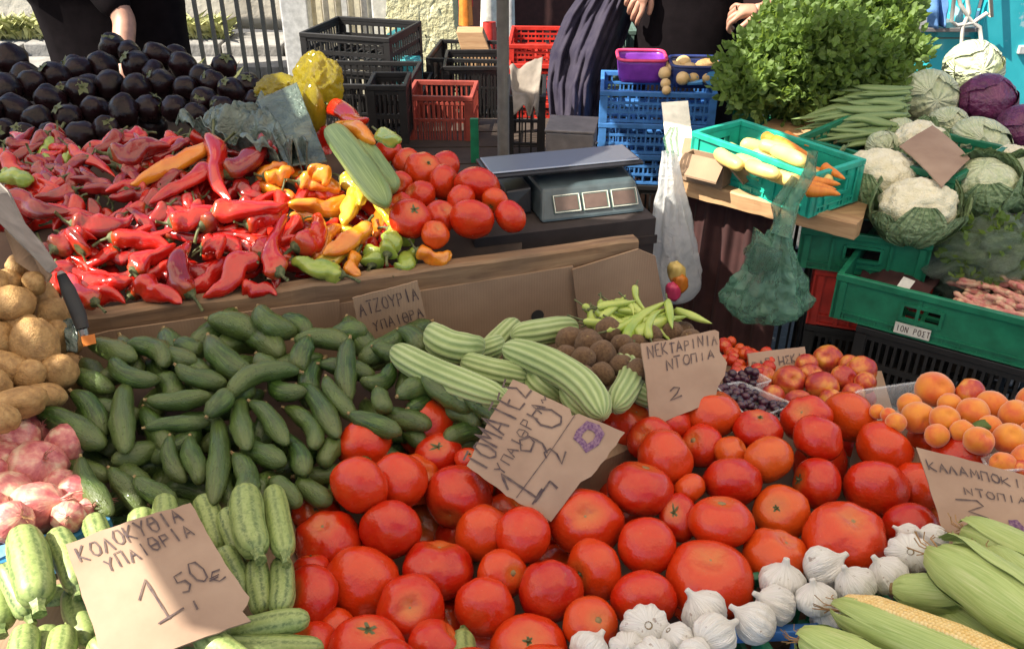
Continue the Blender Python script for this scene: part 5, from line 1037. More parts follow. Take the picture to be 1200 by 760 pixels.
# dark skirt and stacked dark crates under the beam
def skirt(s, q):
    p = Q0+ex*(s*.27-.0)-n2*(.05+.006*math.sin(s*34)+.003*math.sin(s*70+q*3)); return (p.x, p.y, .90-q*.62)
o = grid('stall_curtain', skirt, 110, 12, 'maroon_cloth', solid=.002); origin(o); tag(o, 'dark maroon cloth hanging in folds under the pale timber beam', 'cloth')
# bed under the cabbages
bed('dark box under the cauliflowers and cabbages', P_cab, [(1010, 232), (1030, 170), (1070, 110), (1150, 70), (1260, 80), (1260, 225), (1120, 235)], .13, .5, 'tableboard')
# teal crate with squash and carrots
A7 = atz(803, 156, 1.02); B7 = atz(937, 204, 1.02); rz7 = math.atan2((B7-A7).y, (B7-A7).x)
g7 = crate('bright teal crate of yellow squash and carrots standing on the pale beam', Vector((A7.x-n2.x*.04, A7.y-n2.y*.04, 1.0145)), rz7, .315, .145, .088, 'crate_teal', 'solid', rimh=.012)
Pc = Plane(tuple([*proj(local(g7, .0, .0, .075))]), tuple([*proj(local(g7, .3, .0, .075))]), tuple([*proj(local(g7, .1, .14, .08))]))
SQ = [(850, 172, 880, 188), (868, 168, 905, 178), (880, 180, 925, 190), (890, 168, 930, 182), (905, 190, 948, 203), (925, 195, 962, 208), (938, 205, 975, 212), (862, 185, 895, 200), (900, 203, 940, 215), (840, 178, 868, 196), (875, 192, 912, 206), (915, 186, 950, 198), (905, 175, 945, 190)]
heap('squash', Pc, lng('yellow_squash', SQ, 8.5, cat='squash'), buried=None)
heap('carrots', Pc, lng('carrot', [(895, 160, 935, 178, 7), (905, 165, 955, 185, 8), (920, 158, 950, 172, 6), (945, 200, 985, 205, 7), (950, 212, 985, 216, 7), (945, 222, 985, 228, 8), (965, 195, 990, 210, 6), (940, 216, 980, 222, 7)], 7.5, taper=.5))
R = random.Random(8)
# open cardboard box and sheet in front of the teal crate
def obox(label, A, rz, w, d, h, mat='card'):
    t = thing('cardboard_box', label, 'box', (A[0], A[1], A[2]), rz); b = B(); th = .004
    b.box(0, 0, 0, w, th, h); b.box(0, d-th, 0, w, d, h); b.box(0, th, 0, th, d-th, h); b.box(w-th, th, 0, w, d-th, h); b.box(th, th, 0, w-th, d-th, th); b.done('box_wall', mat, t)
    for (x0, y0, x1, y1, dx, dy) in ((0, 0, w, 0, 0, -.03), (w, 0, w, d, .045, 0)):
        b = B(); b.quadbox([(x0, y0, h+.0005), (x1, y1, h+.0005), (x1+dx, y1+dy, h-.035), (x0+dx, y0+dy, h-.035), (x0, y0, h+.004), (x1, y1, h+.004), (x1+dx, y1+dy, h-.031), (x0+dx, y0+dy, h-.031)]); b.done('flap', mat, t)
    return t
obox('open brown cardboard box beside the teal crate on the sunlit beam', atz(797, 210, .9315)-n2*.002, hd2, .095, .04, .055)
obox('second little cardboard box behind the white paper', atz(786, 196, .9315)-n2*.05, hd2+.3, .05, .05, .05)
o = slab('white_board', [at(775, 121, 1.98), at(806, 119, 1.98), at(813, 180, 1.93), at(803, 200, 1.91), at(790, 186, 1.93), at(783, 196, 1.93)], .003, 'white_paper', 'sunlit white paper board standing by the blue crates', 'board')
# dark green mesh crate holding the herbs
A8 = at(880, 96, 2.30); crate('tall dark green crate holding the leafy herbs', A8, -.12, .30, .26, .17, 'crate_green', 'lattice', ribs=16)
A9 = atz(942, 150, .985); crate('low dark green crate of leeks behind the carrots', atz(935, 160, .99), rz7+.15, .34, .26, .065, 'crate_green', 'lattice')
# herbs
def herb(label, c, rad, seed, n=520, group=None, size=.038):
    R = random.Random(seed); t = thing('herb_bunch', label, 'herbs', c, 0, group); V = []; Fc = []; b = B()
    for k in range(16):
        a = R.uniform(0, 6.28); e = R.uniform(.2, .8); b.tube([(0, 0, -rad[2]*1.1), (e*.5*rad[0]*math.cos(a), e*.5*rad[1]*math.sin(a), -.1*rad[2]), (e*rad[0]*math.cos(a), e*rad[1]*math.sin(a), e*.6*rad[2])], [.003, .0025, .001], 4)
    b.done('stems', 'leek', t)
    nodes = []
    for i in range(n//7):
        while True:
            p = Vector((R.uniform(-1, 1), R.uniform(-1, 1), R.uniform(-1, 1)))
            if .35 < p.length < 1: break
        f = 1+.25*mnoise.noise(p*2.2+Vector((seed, 0, 0))); base = Vector((p.x*rad[0], p.y*rad[1], p.z*rad[2]))*f; dr = (base.normalized()*.8+Vector((R.uniform(-.5, .5), R.uniform(-.5, .5), .5))).normalized()
        for j in range(9):
            s = j/8; q = base+dr*(s-.5)*size*2.4; sd = dr.cross(Vector((R.uniform(-1, 1), R.uniform(-1, 1), R.uniform(-1, 1)))).normalized(); out = (dr*.7+sd*(1 if j < 8 else 0)).normalized(); l = size*R.uniform(.6, 1.1)*(1.1-.4*s); w = out.cross(Vector((R.uniform(-1, 1), R.uniform(-1, 1), R.uniform(-1, 1)))).normalized()*l*.40; k = len(V); dn = out.cross(w).normalized()*l*.12
            V += [q, q+out*l*.35+w, q+out*l*.7+w*.75-dn, q+out*l, q+out*l*.7-w*.75-dn, q+out*l*.35-w, q+out*l*.4+dn]
            Fc += [(k, k+6, k+1), (k+1, k+6, k+2), (k+2, k+6, k+3), (k+3, k+6, k+4), (k+4, k+6, k+5), (k+5, k+6, k)]
    o = link('foliage', mesh('foliage', V, Fc, 'herb', smooth=False), t); o['kind'] = 'stuff'; return t
HB = [(890, 86, 2.22, .08), (930, 100, 2.22, .08), (955, 35, 2.3, .10), (985, 80, 2.26, .11), (990, 20, 2.36, .11), (1035, 62, 2.32, .08), (938, 60, 2.2, .08), (880, 105, 2.17, .055), (965, 60, 2.2, .09), (920, 55, 2.36, .085), (1025, 105, 2.26, .07), (960, 5, 2.4, .11), (1030, 8, 2.42, .08)]
HL = ['sunlit leafy herb bunch at the edge nearest the peaches', 'low leafy herb bunch over the rim of the tall green crate', 'upper leafy herb bunch beside the fist', 'broad herb bunch in the middle of the green pile', 'topmost dark herb bunch of the pile', 'dark herb bunch next to the teal truck', 'pale herb bunch above the tall green crate', 'small drooping herb sprig beside the blue crates', 'bushy herb bunch facing forward in the centre', 'herb bunch behind the sunlit one below the fist', 'herb bunch just above the leeks', 'herb bunch reaching out of the picture top', 'rear herb bunch by the blue cloth of the truck']
for i, ((u, v, t_, r_), l) in enumerate(zip(HB, HL)): herb(l, at(u, v, t_), (r_, r_*.8, r_*.85), i+1, int(1700*(r_/.1)**2), 'leafy herb bunches heaped beside the cabbages')
LK = [(1062, 103, 985, 106, 7), (1064, 110, 950, 132, 8), (1062, 118, 938, 138, 8), (1060, 128, 940, 150, 8), (1055, 122, 975, 118, 9), (1060, 135, 952, 145, 8), (1058, 145, 965, 152, 8), (1050, 150, 975, 160, 8), (1056, 112, 990, 112, 9), (1048, 140, 985, 128, 9), (1058, 130, 1000, 125, 9), (1040, 158, 985, 165, 7), (1064, 104, 1000, 102, 7), (1050, 155, 960, 138, 7), (1045, 148, 940, 160, 6), (1060, 118, 1010, 108, 8)]
LK2 = [(a+6, b, a+6+(c-a)*1.12, b+(d-b)*1.12, r*.72) for a, b, c, d, r in LK]+[(a+4, b+5, a+(c-a)*.95, b+(d-b)*.8+9, r*.66) for a, b, c, d, r in LK]
heap('leeks', Plane((1060, 120, 2.08), (950, 140, 2.08), (1000, 165, 1.98)), [dict(d, r=d['r']*.85, word='leek leaf', cat='leek') for d in lng('leek', LK2, 6)])
herb('leafy greens wrapped inside the clear bag over the dark green crate', Vector(bg1.location), (.105, .07, .045), 41, 700, size=.034)
herb('leafy greens wrapped inside the second clear bag at the frame edge', Vector(bg2.location), (.10, .065, .05), 42, 650, size=.034)
# hanging bags
def hbag(label, mat, top, w, h, dep, seed, cat='bag', name='hanging_bag', neck=.35, lean=0, amp=1.):
    def f(s, q):
        a = 2*PI*s; z = -h*q; k = neck+(1-neck)*min(1, (q/.75)**1.2)
        if q > .8: k *= math.sqrt(max(0.02, 1-((q-.8)/.2)**2))*.97+.03
        rr_ = lambda k_: 1-2*abs(mnoise.noise(Vector((math.cos(a)*k_, math.sin(a)*k_, q*k_*1.6+seed))))
        fo = 1+amp*(.09*rr_(2.2)+.06*rr_(4.5)+.03*rr_(9))*min(1, q*3)+amp*(.12*math.sin(5*a+seed+3*q)*(1-q*.6)+.09*math.sin(11*a-seed)*(1-q*.5))+amp*.15*fbm(math.cos(a)+seed, math.sin(a), q*3, 1.4, 3)
        return (w/2*k*math.cos(a)*fo+lean*q, dep/2*k*math.sin(a)*fo, z)
    o = grid(name, f, 90, 60, mat, close_u=True, loc=top); return tag(o, label, cat)
wb = hbag('thin white carrier bag hanging from the beam with coloured produce at its bottom', 'film_white', at(784, 178, 1.80), .115, .35, .07, 2, neck=.26, lean=.042)
for nm, mt, u, v, r in (('pink_produce', 'pink_rim', 789, 342, .015), ('yellow_produce', 'squash', 793, 320, .018), ('orange_produce', 'carrot', 797, 332, .016)):
    c = at(u, v, 1.812)-wb.location; me = spheroid(nm, mt, 0, .3, 0, 0, 1.5, lump=.2); o = link(nm, me, wb, c); o.scale = (r, r, r); o.rotation_euler = (.3, 1.2, .4)
st = B(); p = at(784, 178, 1.80)
for k in range(3): st.tube([Vector((.0+.01*k, 0, -.01)), Vector((-.01+.012*k, .01, .025)), Vector((.004+.006*k, .02, .045))], .0032, 5)
st.done('handle', 'film_green', wb)
gb = hbag('crumpled dark green plastic bag hanging beside the red crate', 'film_green', at(915, 270, 1.60), .135, .185, .10, 5, neck=.25, lean=-.01, amp=1.4)
st = B(); st.tube([(.0, 0, -.01), (.02, .02, .05), (.045, .03, .10), (.05, .05, .13)], [.022, .013, .012, .010], 7); st.tube([(-.02, 0, -.03), (-.045, -.01, -.005), (-.05, 0, -.04), (-.02, .01, -.05)], [.012, .018, .014, .01], 6); st.tube([(.0, 0, -.01), (-.01, .02, .04), (.02, .03, .09)], [.016, .01, .008], 6)
st.done('handle', 'film_green', gb, smooth=True)
bag('knotted_bag', 'small knotted green plastic bag on top of the hanging one', 'film_green', at(893, 302, 1.57), (.03, .022, .026), 9, .4, n=3)

# clear tray of dark berries and clear punnet beside the nectarines
def tray(label, c4, depth, mat='clear', name='clear_tray', cat='tray'):
    """c4 four rim corners in the world; walls slope inward"""
    m = sum(c4, Vector())/4; k = 6; rim = []
    for i in range(4):
        a, b, c = c4[i-1], c4[i], c4[(i+1) % 4]
        for j in range(k):
            s = j/(k-1); p = b.lerp(a, .16*(1-s)) if s < .5 else b.lerp(c, .16*s); rim.append(p.lerp(b, .35 if .2 < s < .8 else 0))
    n = len(rim); V = [p for p in rim]+[p*.985+m*.015+Vector((0, 0, -.002)) for p in rim]+[p*.85+m*.15-Vector((0, 0, depth)) for p in rim]
    V = [tuple(v-m) for v in V]; Fc = []
    for L_ in (0, 1): Fc += [(L_*n+i, L_*n+(i+1) % n, (L_+1)*n+(i+1) % n, (L_+1)*n+i) for i in range(n)]
    Fc.append(tuple(2*n+i for i in reversed(range(n))))
    o = link(name, mesh(name, V, Fc, mat), None, m); md = o.modifiers.new('thick', 'SOLIDIFY'); md.thickness = .0012
    b = B(); b.tube([tuple(p-m) for p in rim]+[tuple(rim[0]-m)], .0018, 5); b.done('rim', mat, o); return tag(o, label, cat)
bt = [at(838, 452, 1.30), at(868, 447, 1.34), at(932, 474, 1.31), at(880, 492, 1.25)]
tray('clear plastic tray full of dark berries behind the tomatoes', bt, .025)
R = random.Random(6); Pb = Plane((838, 452, 1.30), (868, 447, 1.34), (932, 474, 1.31))
for i in range(90):
    s, q = R.random(), R.random(); p = bt[0]*(1-s)*(1-q)+bt[1]*s*(1-q)+bt[2]*s*q+bt[3]*(1-s)*q; p = p*.9+(sum(bt, Vector())/4)*.1-Vector((0, 0, R.uniform(.001, .014)))
    o = place('berry', i, Matrix.Translation(p) @ frame((R.gauss(0, 1), R.gauss(0, 1), R.gauss(0, 1)), (0, 0, 1)), (.0062,)*3, False)
    ITEMS.append(dict(o=o, kind='berry', desc='dark purple', pile='berries', low=0, label=None, cat='berry', hint={}))
for i in range(26):
    u, v = R.uniform(848, 885), R.uniform(434, 450); o = place('berry', i, Matrix.Translation(at(u, v, 1.36)-Vector((0, 0, R.uniform(0, .012)))) @ frame((R.gauss(0, 1), R.gauss(0, 1), .1), (0, 0, 1)), (.007,)*3, False)
    ITEMS.append(dict(o=o, kind='berry', desc='dark purple', pile='berries', low=0, label=None, cat='berry', hint={}))
tray('empty clear plastic tray between nectarines and apricots', [at(1002, 458, 1.30), at(1078, 447, 1.34), at(1072, 482, 1.24), at(1010, 488, 1.22)], .035)
tray('clear plastic tray rim holding the lowest apricots', [at(1150, 536, 1.10), at(1215, 520, 1.12), at(1230, 548, 1.05), at(1162, 552, 1.06)], .03)
tray('second clear tray under the dark berries beside the nectarine card', [at(852, 438, 1.385), at(882, 433, 1.40), at(905, 446, 1.38), at(868, 455, 1.35)], .02)
# blue onion tray, blue tray and green crate under garlic
slab('blue_tray', [at(-30, 646, .91), at(60, 624, .925), at(126, 596, .955), at(129, 608, .95), at(62, 642, .918), at(-30, 668, .90)], .03, 'blue_tray', 'blue plastic tray edge under the red onions', 'tray')
cr = atz(858, 757, .868); crate('blue plastic crate just showing under the garlic at the bottom', Vector((cr.x-.02, cr.y-.18, .868)), .06, .14, .20, .145, 'crate_blue', 'lattice')
cr = atz(905, 728, .862); crate('green plastic crate between the garlic and the corn', Vector((cr.x+.01, cr.y-.14, .866)), .25, .20, .20, .142, 'crate_green', 'lattice')
l = B(); p = at(1152, 505, 1.13)
o = grid('leaf', lambda s, q: tuple(p+RT*((s-.5)*.045)+UP*((q-.5)*.018*math.sin(PI*(.1+.8*s)))-FW*(.008*math.sin(PI*q))+UP*.006*math.sin(3*s)), 10, 6, 'herb', solid=.0006); origin(o); tag(o, 'single green leaf lying among the apricots', 'leaf')
simple('blackwood', (.03, .022, .02), .7)
# sharp-tipped marker or knife with orange tape, and grey plastic strip
kn = thing('knife', 'black handled knife with an orange sticker stuck at the timber corner', 'knife', at(92, 375, 1.16))
c0 = Vector(kn.location); b = B(); b.tube([at(72, 322, 1.155)-c0, at(80, 340, 1.155)-c0, at(92, 368, 1.155)-c0, at(97, 385, 1.155)-c0], [.006, .009, .0095, .008], 10); b.done('handle', 'rubber', kn, smooth=True)
b = B(); b.tube([at(72, 322, 1.155)-c0, at(70, 318, 1.155)-c0], [.006, .003], 8); b.done('end_cap', 'grey_box', kn); b = B(); b.tube([at(97, 385, 1.155)-c0, at(102, 402, 1.16)-c0], [.006, .004], 8); b.done('blade', 'plate', kn)
pn = [at(95, 394, 1.15), at(111, 391, 1.15), at(113, 402, 1.15), at(98, 406, 1.15)]; o = slab('sticker', pn, .001, 'orange_tape', None, None); o.location = Vector(o.location)-c0; o.parent = kn
cloth('plastic_strip', 'film_grey', 'crumpled grey plastic strip beside the knife and potatoes', 'wrapper', [at(74, 375, 1.165), at(92, 372, 1.17), at(90, 412, 1.14), at(78, 410, 1.14)], .006, 60, nu=14, nv=14)
# scale
Sx = Vector((math.cos(.30), math.sin(.30), 0)); s0 = atz(634, 262, .955); sc_ = thing('weighing_scale', 'grey market scale with three display windows and flat metal plate', 'scale', (s0.x, s0.y, .955), .27)
b = B(); W_, D_ = .205, .16
b.quadbox([(0, 0, 0), (W_, 0, 0), (W_, D_, 0), (0, D_, 0), (.012, .035, .052), (W_-.012, .035, .052), (W_-.004, D_, .058), (.004, D_, .058)]); b.done('housing', 'scale_body', sc_, bevel=.006)
b = B(); b.quadbox([(-.06, .05, .0), (-.002, .05, 0), (-.002, D_, 0), (-.06, D_, 0), (-.05, .06, .045), (-.002, .055, .05), (-.002, D_, .05), (-.05, D_, .045)]); b.done('side_housing', 'scale_dark', sc_, bevel=.004)
sl_ = math.atan2(.052, .035)
for i in range(3):
    x0 = .028+i*.056; o = link('display', None, sc_, (x0, .0085, .0135)); o.rotation_euler = (math.atan2(.052, .035), 0, 0)
    b = B(); b.box(0, 0, 0, .050, .034, .0022); f = b.done('window_frame', 'greygreen', sc_, (x0, .0072, .0125)); f.rotation_euler = (sl_, 0, 0); g = B(); g.box(.0035, .004, .0021, .0465, .030, .0031); g.done('window', 'lcd', f); bpy.data.objects.remove(o)
    b = B(); [b.box(.001+k*.0484, .001, .0022, .0022+k*.0484, .033, .0034) for k in range(2)]; [b.box(.0023, .001+k*.031, .0022, .0493, .0022+k*.031, .0034) for k in range(2)]; b.done('window_rim', 'cream_label', f)
b = B(); [b.box(x, .09, .056, x+.02, .11, .072) for x in (.02, .16)]; [b.box(x, .125, .056, x+.02, .14, .072) for x in (.02, .16)]; b.done('plate_support', 'scale_dark', sc_)
b = B(); b.box(-.085, .05, .0725, .216, .150, .080); b.done('plate_frame', 'scale_dark', sc_, bevel=.003); b = B(); b.box(-.078, .057, .0803, .209, .143, .084); b.done('plate', 'plate', sc_, bevel=.002)
b = B(); b.box(-.13, -.03, -.115, .212, .22, -.001); 
cs = thing('black_stand', 'dark wooden box under the scale beside the upper tomatoes', 'box', (s0.x, s0.y, .955), .27); o = b.done('case', 'blackwood', cs)
b = B(); [b.box(-.134, -.034, z, .216, -.0303, z+.016) for z in (-.1, -.05)]; b.done('rail', 'blackwood', cs)
# bag lying on the peppers, yellow bags
def pts_cloth(nm, lb, mat, c4, amp, sc_n, cat='bag', **k): return cloth(nm, mat, lb, cat, [at(*q) for q in c4], amp, sc_n, **k)
pts_cloth('plastic_sheet', 'creased blue green plastic bag lying over the peppers', 'film_grey', [(205, 142, 1.74), (308, 112, 1.78), (365, 196, 1.58), (305, 195, 1.58)], .034, 20, nu=90, nv=60, folds=2)
pts_cloth('plastic_sheet', 'smooth grey green plastic sheet standing next to the marrows', 'film_grey', [(302, 118, 1.72), (348, 98, 1.74), (384, 190, 1.58), (335, 196, 1.58)], .006, 8, nu=30, nv=30)
def blob(nm, lb, mat, u, v, t, rx, ry, rz_, seed, lump=.18, cat='bag', crease=.8): return bag(nm, lb, mat, at(u, v, t), (rx, ry, rz_), seed, lump, cat=cat, crease=crease, n=5)
blob('yellow_bag', 'large crumpled yellow bag standing beyond the pepper heap', 'film_yellow', 372, 97, 1.80, .047, .03, .055, 1, .16); blob('yellow_bag', 'small yellow bag tucked beside the grey green sheet', 'film_yellow', 328, 104, 1.84, .045, .03, .026, 4, .22)
bag('yellow_bag', 'yellow tail of the crumpled bag hanging between peppers', 'film_yellow', at(368, 128, 1.76), (.022, .018, .05), 8, .2, n=3)
# ================================================================ BACKGROUND
# left: plaster wall, weeds, kerb, iron fence
def box_thing(name, label, cat, mat, x0, y0, z0, x1, y1, z1, bevel=.0):
    c = ((x0+x1)/2, (y0+y1)/2, z0); b = B(); b.box(x0-c[0], y0-c[1], 0, x1-c[0], y1-c[1], z1-z0); o = b.done(name, mat, None, c, bevel=bevel); return tag(o, label, cat)
def wall_mesh(name, label, cat, mat, A, Bp, z0, z1, th, nu=60, nv=30, amp=.03, sc=3, kind=None):
    A, Bp = Vector(A), Vector(Bp); L = (Bp-A).length; e = (Bp-A)/L; n = Vector((e.y, -e.x, 0))
    o = grid(name, lambda s, q: tuple(A+e*L*s+Vector((0, 0, z0+(z1-z0)*q))+n*amp*fbm(s*L, q*(z1-z0), L, sc, 4)), nu, nv, mat, smooth=True)
    o.modifiers.new('thick', 'SOLIDIFY').thickness = th; o.modifiers['thick'].offset = 1; origin(o); return tag(o, label, cat, None, kind)
wall_mesh('plaster_wall', 'stained beige plaster wall behind the woman in black', 'wall', 'plaster', (-6.5, 6.6, 0), (-.60, 6.6, 0), .28, 3.0, .2)
# kerb stones
ks = thing('stone_kerb', 'low grey stone plinth along the foot of the plaster wall', 'kerb', (-6.5, 5.9, 0)); kk = []; R = random.Random(1); x = -6.5
while x < -.9:
    w = R.uniform(.35, .6); b = B(); b.box(x, 5.9+R.uniform(-.015, .015), 0, x+w-.012, 6.28, .30+R.uniform(-.012, .012)); kk.append(b.done('stone', 'stone', bevel=.012)); x += w
adopt(ks, *kk)
# pale stones of the wall seen between the bars
R = random.Random(2); ws = thing('stone_wall', 'pale rough stone wall seen between the iron bars', 'wall', (-2.6, 6.45, 0)); kk = []
z = .31
while z < 1.6:
    x = -3.0; hgt = R.uniform(.14, .22)
    while x < -.7: w = R.uniform(.22, .45); b = B(); b.box(x, 6.42+R.uniform(-.02, .02), z, x+w-.012, 6.55, z+hgt-.012); kk.append(b.done('stone', 'plaster', bevel=.012)); x += w
    z += hgt
adopt(ws, *kk)
def weeds(name, label, x0, x1, y, z, n, seed, hmax=.22, kind=None, cat='weeds', mat='herb'):
    R = random.Random(seed); V = []; Fc = []
    for i in range(n):
        c = Vector((R.uniform(x0, x1), y+R.uniform(-.08, .1), z)); h = R.uniform(.3, 1)*hmax; a = R.uniform(0, 6.28); d = Vector((math.cos(a)*.5, math.sin(a)*.5, 1)).normalized(); w = d.cross(Vector((math.sin(a*3), math.cos(a*3), .1))).normalized()*.014; k = len(V)
        V += [c-w*.4, c+d*h*.6+w*1.3, c+d*h+Vector((math.cos(a)*.05, math.sin(a)*.05, -.02)), c+d*h*.6-w*1.3]; Fc.append((k, k+1, k+2, k+3))
    o = link(name, mesh(name, V, Fc, mat, smooth=False)); origin(o); tag(o, label, cat, None, 'stuff'); return o
x = NT('dry_weed'); x.col(x.ramp(x.noise(9, 3), (.3, (.22, .25, .07)), (.7, (.50, .48, .22)))); x.set(rough=.7); MATS['dryweed'] = x.m
weeds('weeds', 'pale dry weeds growing on the stone plinth of the wall', -5, -1.9, 6.1, .29, 2600, 1, .20, mat='dryweed')
weeds('weeds', 'yellow green weed tuft at the foot of the fence post behind the eggplants', -2.35, -1.75, 5.35, .05, 110, 2, .34, mat='dryweed')
fe = thing('iron_fence', 'dark iron bar fence in front of the pale wall', 'fence', (-2.6, 5.55, 0)); kk = []
pu = atz(208, 20, .5); FY = 5.55
def atY(u, v, y): d = ray(u, v); return CAM+d*((y-CAM.y)/d.y)
for u, r_ in ((209, .028), (232, .011), (249, .011), (264, .011), (281, .011), (295, .011), (309, .011), (323, .011), (338, .011), (190, .011), (352, .011)):
    p = atY(u, 30, FY); b = B(); b.box(p.x-r_, FY-r_, .0, p.x+r_, FY+r_, 2.2); kk.append(b.done('bar' if r_ < .02 else 'post', 'iron'))
for z in (.12, 2.1): b = B(); x0, x1 = atY(185, 30, FY).x, atY(356, 30, FY).x; b.box(x0, FY-.012, z, x1, FY+.012, z+.03) if 0 else b.box(x0, FY+.013, z, x1, FY+.025, z+.03); kk.append(b.done('rail', 'iron'))
adopt(fe, *kk)
box_thing('concrete_step', 'grey concrete base under the iron fence', 'step', 'stone', -3.4, 5.6, 0, -1.1, 5.88, .22)
# grey post and slatted metal door, render wall
p = atY(345, 30, 5.3); box_thing('metal_post', 'pale grey metal post between the iron fence and slatted door', 'post', 'sheet_metal', p.x-.06, 5.25, 0, p.x+.10, 5.35, 2.4, .01)
x0, x1 = atY(357, 30, 5.5).x, atY(446, 30, 5.5).x; dr = thing('slatted_door', 'cream slatted metal door standing beyond the black crates', 'door', (x0, 5.5, 0)); kk = []; n = 12
for i in range(n):
    a = x0+(x1-x0)*i/n; b = B(); dy = .03*(i % 2); b.box(a+.003, 5.5+dy, .0, a+(x1-x0)/n-.003, 5.53+dy, 2.3); kk.append(b.done('slat', 'cream_slat' if i % 3 else 'sheet_metal'))
adopt(dr, *kk)
p = atY(450, 30, 5.3); box_thing('door_frame_post', 'light blue grey post beside the slatted door', 'post', 'sheet_metal', p.x-.05, 5.2, 0, p.x+.05, 5.3, 2.4, .01)
x0, x1 = atY(461, 30, 5.2).x, atY(541, 30, 5.2).x; wall_mesh('render_wall', 'bright yellowish rough rendered pillar of wall in sunlight', 'wall', 'render', (x0, 5.2, 0), (x1, 5.2, 0), 0, 2.6, .4, 50, 60, .006, 7)
box_thing('back_wall', 'dark reddish interior wall behind the red crates', 'wall', 'maroon_cloth', x1+.02, 5.5, 0, 1.9, 5.7, 2.8)
# cyan bag, orange and red goods, flattened cardboard
bag('cyan_bag', 'bright cyan plastic bag beyond the black crates', 'film_cyan', at(472, 62, 3.3), (.07, .05, .09), 3, .2); 
b = B(); b.box(-.06, 0, 0, .06, .05, .10); o = b.done('cyan_box', 'film_cyan', None, at(474, 104, 3.0), bevel=.01); tag(o, 'small cyan plastic box between the black crates', 'box')
bx = thing('cardboard_carton', 'upright brown carton leaning behind the black crates', 'box', at(566, 80, 3.4)); b = B(); b.quadbox([(-.06, 0, 0), (.06, 0, 0), (.06, .1, 0), (-.06, .1, 0), (-.10, .02, .15), (.0, .02, .15), (.0, .12, .15), (-.10, .12, .15)]); b.done('carton_body', 'palewood', bx, bevel=.003); bx.location.z -= .02
for nm, lb, mt, u, v0, v1, r_, t_ in (('traffic_marker', 'red and orange plastic marker standing by the rendered wall', 'orange_plastic', 546, 30, -40, .03, 4.2), ('red_cloth', 'red cloth hanging beside the dark pole', 'red_plastic', 574, 78, 20, .035, 3.9), ('striped_cloth', 'pale patterned cloth hanging behind the dark pole', 'cream_label', 573, 32, -40, .035, 4.0), ('white_pipe', 'slim white pipe standing just behind the dark pole', 'sheet_metal', 598, 50, -60, .02, 4.1)):
    a_, b2 = at(u, v0, t_), at(u-3, v1, t_); hgt = b2.z-a_.z
    o = grid(nm, lambda s, q: (r_*math.cos(2*PI*s)*(1+.25*math.sin(6*PI*s))*(1-.3*q), r_*.6*math.sin(2*PI*s)*(1-.3*q), q*hgt), 24, 12, mt, close_u=True, loc=(a_.x, a_.y, a_.z)); tag(o, lb, 'pipe' if 'pipe' in nm else ('marker' if 'marker' in nm else 'cloth'))
b = B(); b.tube([(0, 0, 0), (0, 0, .04)], [.034, .034], 14); pp_ = at(546, 8, 4.19); o = b.done('reflective_band', 'red_plastic', None, pp_); tag(o, 'red band around the orange marker by the rendered wall', 'band')
# pole
pz = at(590, 180, 2.12); o = link('canopy_pole', None); po = thing('canopy_pole', 'dark steel pole rising behind the scale', 'pole', (pz.x, pz.y, 0)); bpy.data.objects.remove(o)
b = B(); b.tube([(0, 0, .01), (0, 0, 2.14)], .014, 14); b.done('tube', 'steel_post', po, smooth=True); b = B(); b.box(-.06, -.06, 0, .06, .06, .009); b.done('foot_plate', 'steel_post', po)
# black and red crates behind the heaps
def cr_at(u, v, t, rz, w, d, h, mat, style, label, **k): return crate(label, at(u, v, t), rz, w, d, h, mat, style, **k)
cr_at(352, 38, 2.9, -.28, .31, .28, .11, 'crate_black', 'slots', 'open black crate at the top of the dark stack behind the yellow bag', ribs=14)
cr_at(362, 98, 2.60, -.05, .29, .28, .26, 'crate_black', 'lattice', 'black crate just behind the big yellow bag', ribs=14)
cr_at(350, 110, 2.9, -.05, .40, .30, .4, 'crate_black', 'slots', 'tall black crate stack at the fence side, low behind the yellow bag')
cr_at(500, 68, 3.15, -.10, .30, .30, .3, 'crate_black', 'lattice', 'black crate in front of the rendered wall', ribs=16)
cr_at(520, 78, 3.05, .02, .22, .25, .42, 'crate_black', 'slots', 'dark crate stack between the red brown crate and the pole', ribs=16)
cr_at(476, 112, 2.5, -.06, .185, .17, .20, 'crate_dullred', 'lattice', 'tall dull red crate standing in the gap between black crates', ribs=12)
cr_at(594, 112, 2.35, -.04, .10, .22, .20, 'crate_black', 'lattice', 'black crate right behind the scale under the grey cloth')
b = B(); b.box(0, 0, 0, .022, .012, .13); o = b.done('green_post', 'crate_green', None, at(552, 195, 2.4)); tag(o, 'short green upright between the dull red crate and pole', 'post')
cr_at(430, 100, 2.35, .0, .10, .14, .16, 'crate_black', 'slots', 'small dark crate beside the red pepper at the end of the heap')
for i, l in enumerate(('topmost bright red crate of the stack behind the navy sheet', 'second bright red crate from the top behind the navy sheet', 'third bright red crate down behind the navy sheet', 'lowest bright red crate seen behind the navy sheet')): cr_at(596, 52+i*23, 3.0-i*.02, -.05, .22, .3, .066, 'crate_red', 'lattice', l, group='bright red crates stacked behind the navy sheet', ribs=8)
rk = [cr_at(643, 60, 3.15, 0, .2, .25, .5, 'crate_black', 'slots', 'dark crate tower hidden under the navy sheet')]
pts_cloth('grey_rag', 'grey brown rag draped over the black crate by the pole', 'grey_cloth', [(597, 76, 2.31), (636, 72, 2.31), (630, 132, 2.27), (602, 136, 2.27)], .014, 16, cat='cloth', nu=26, nv=26, folds=1.5)
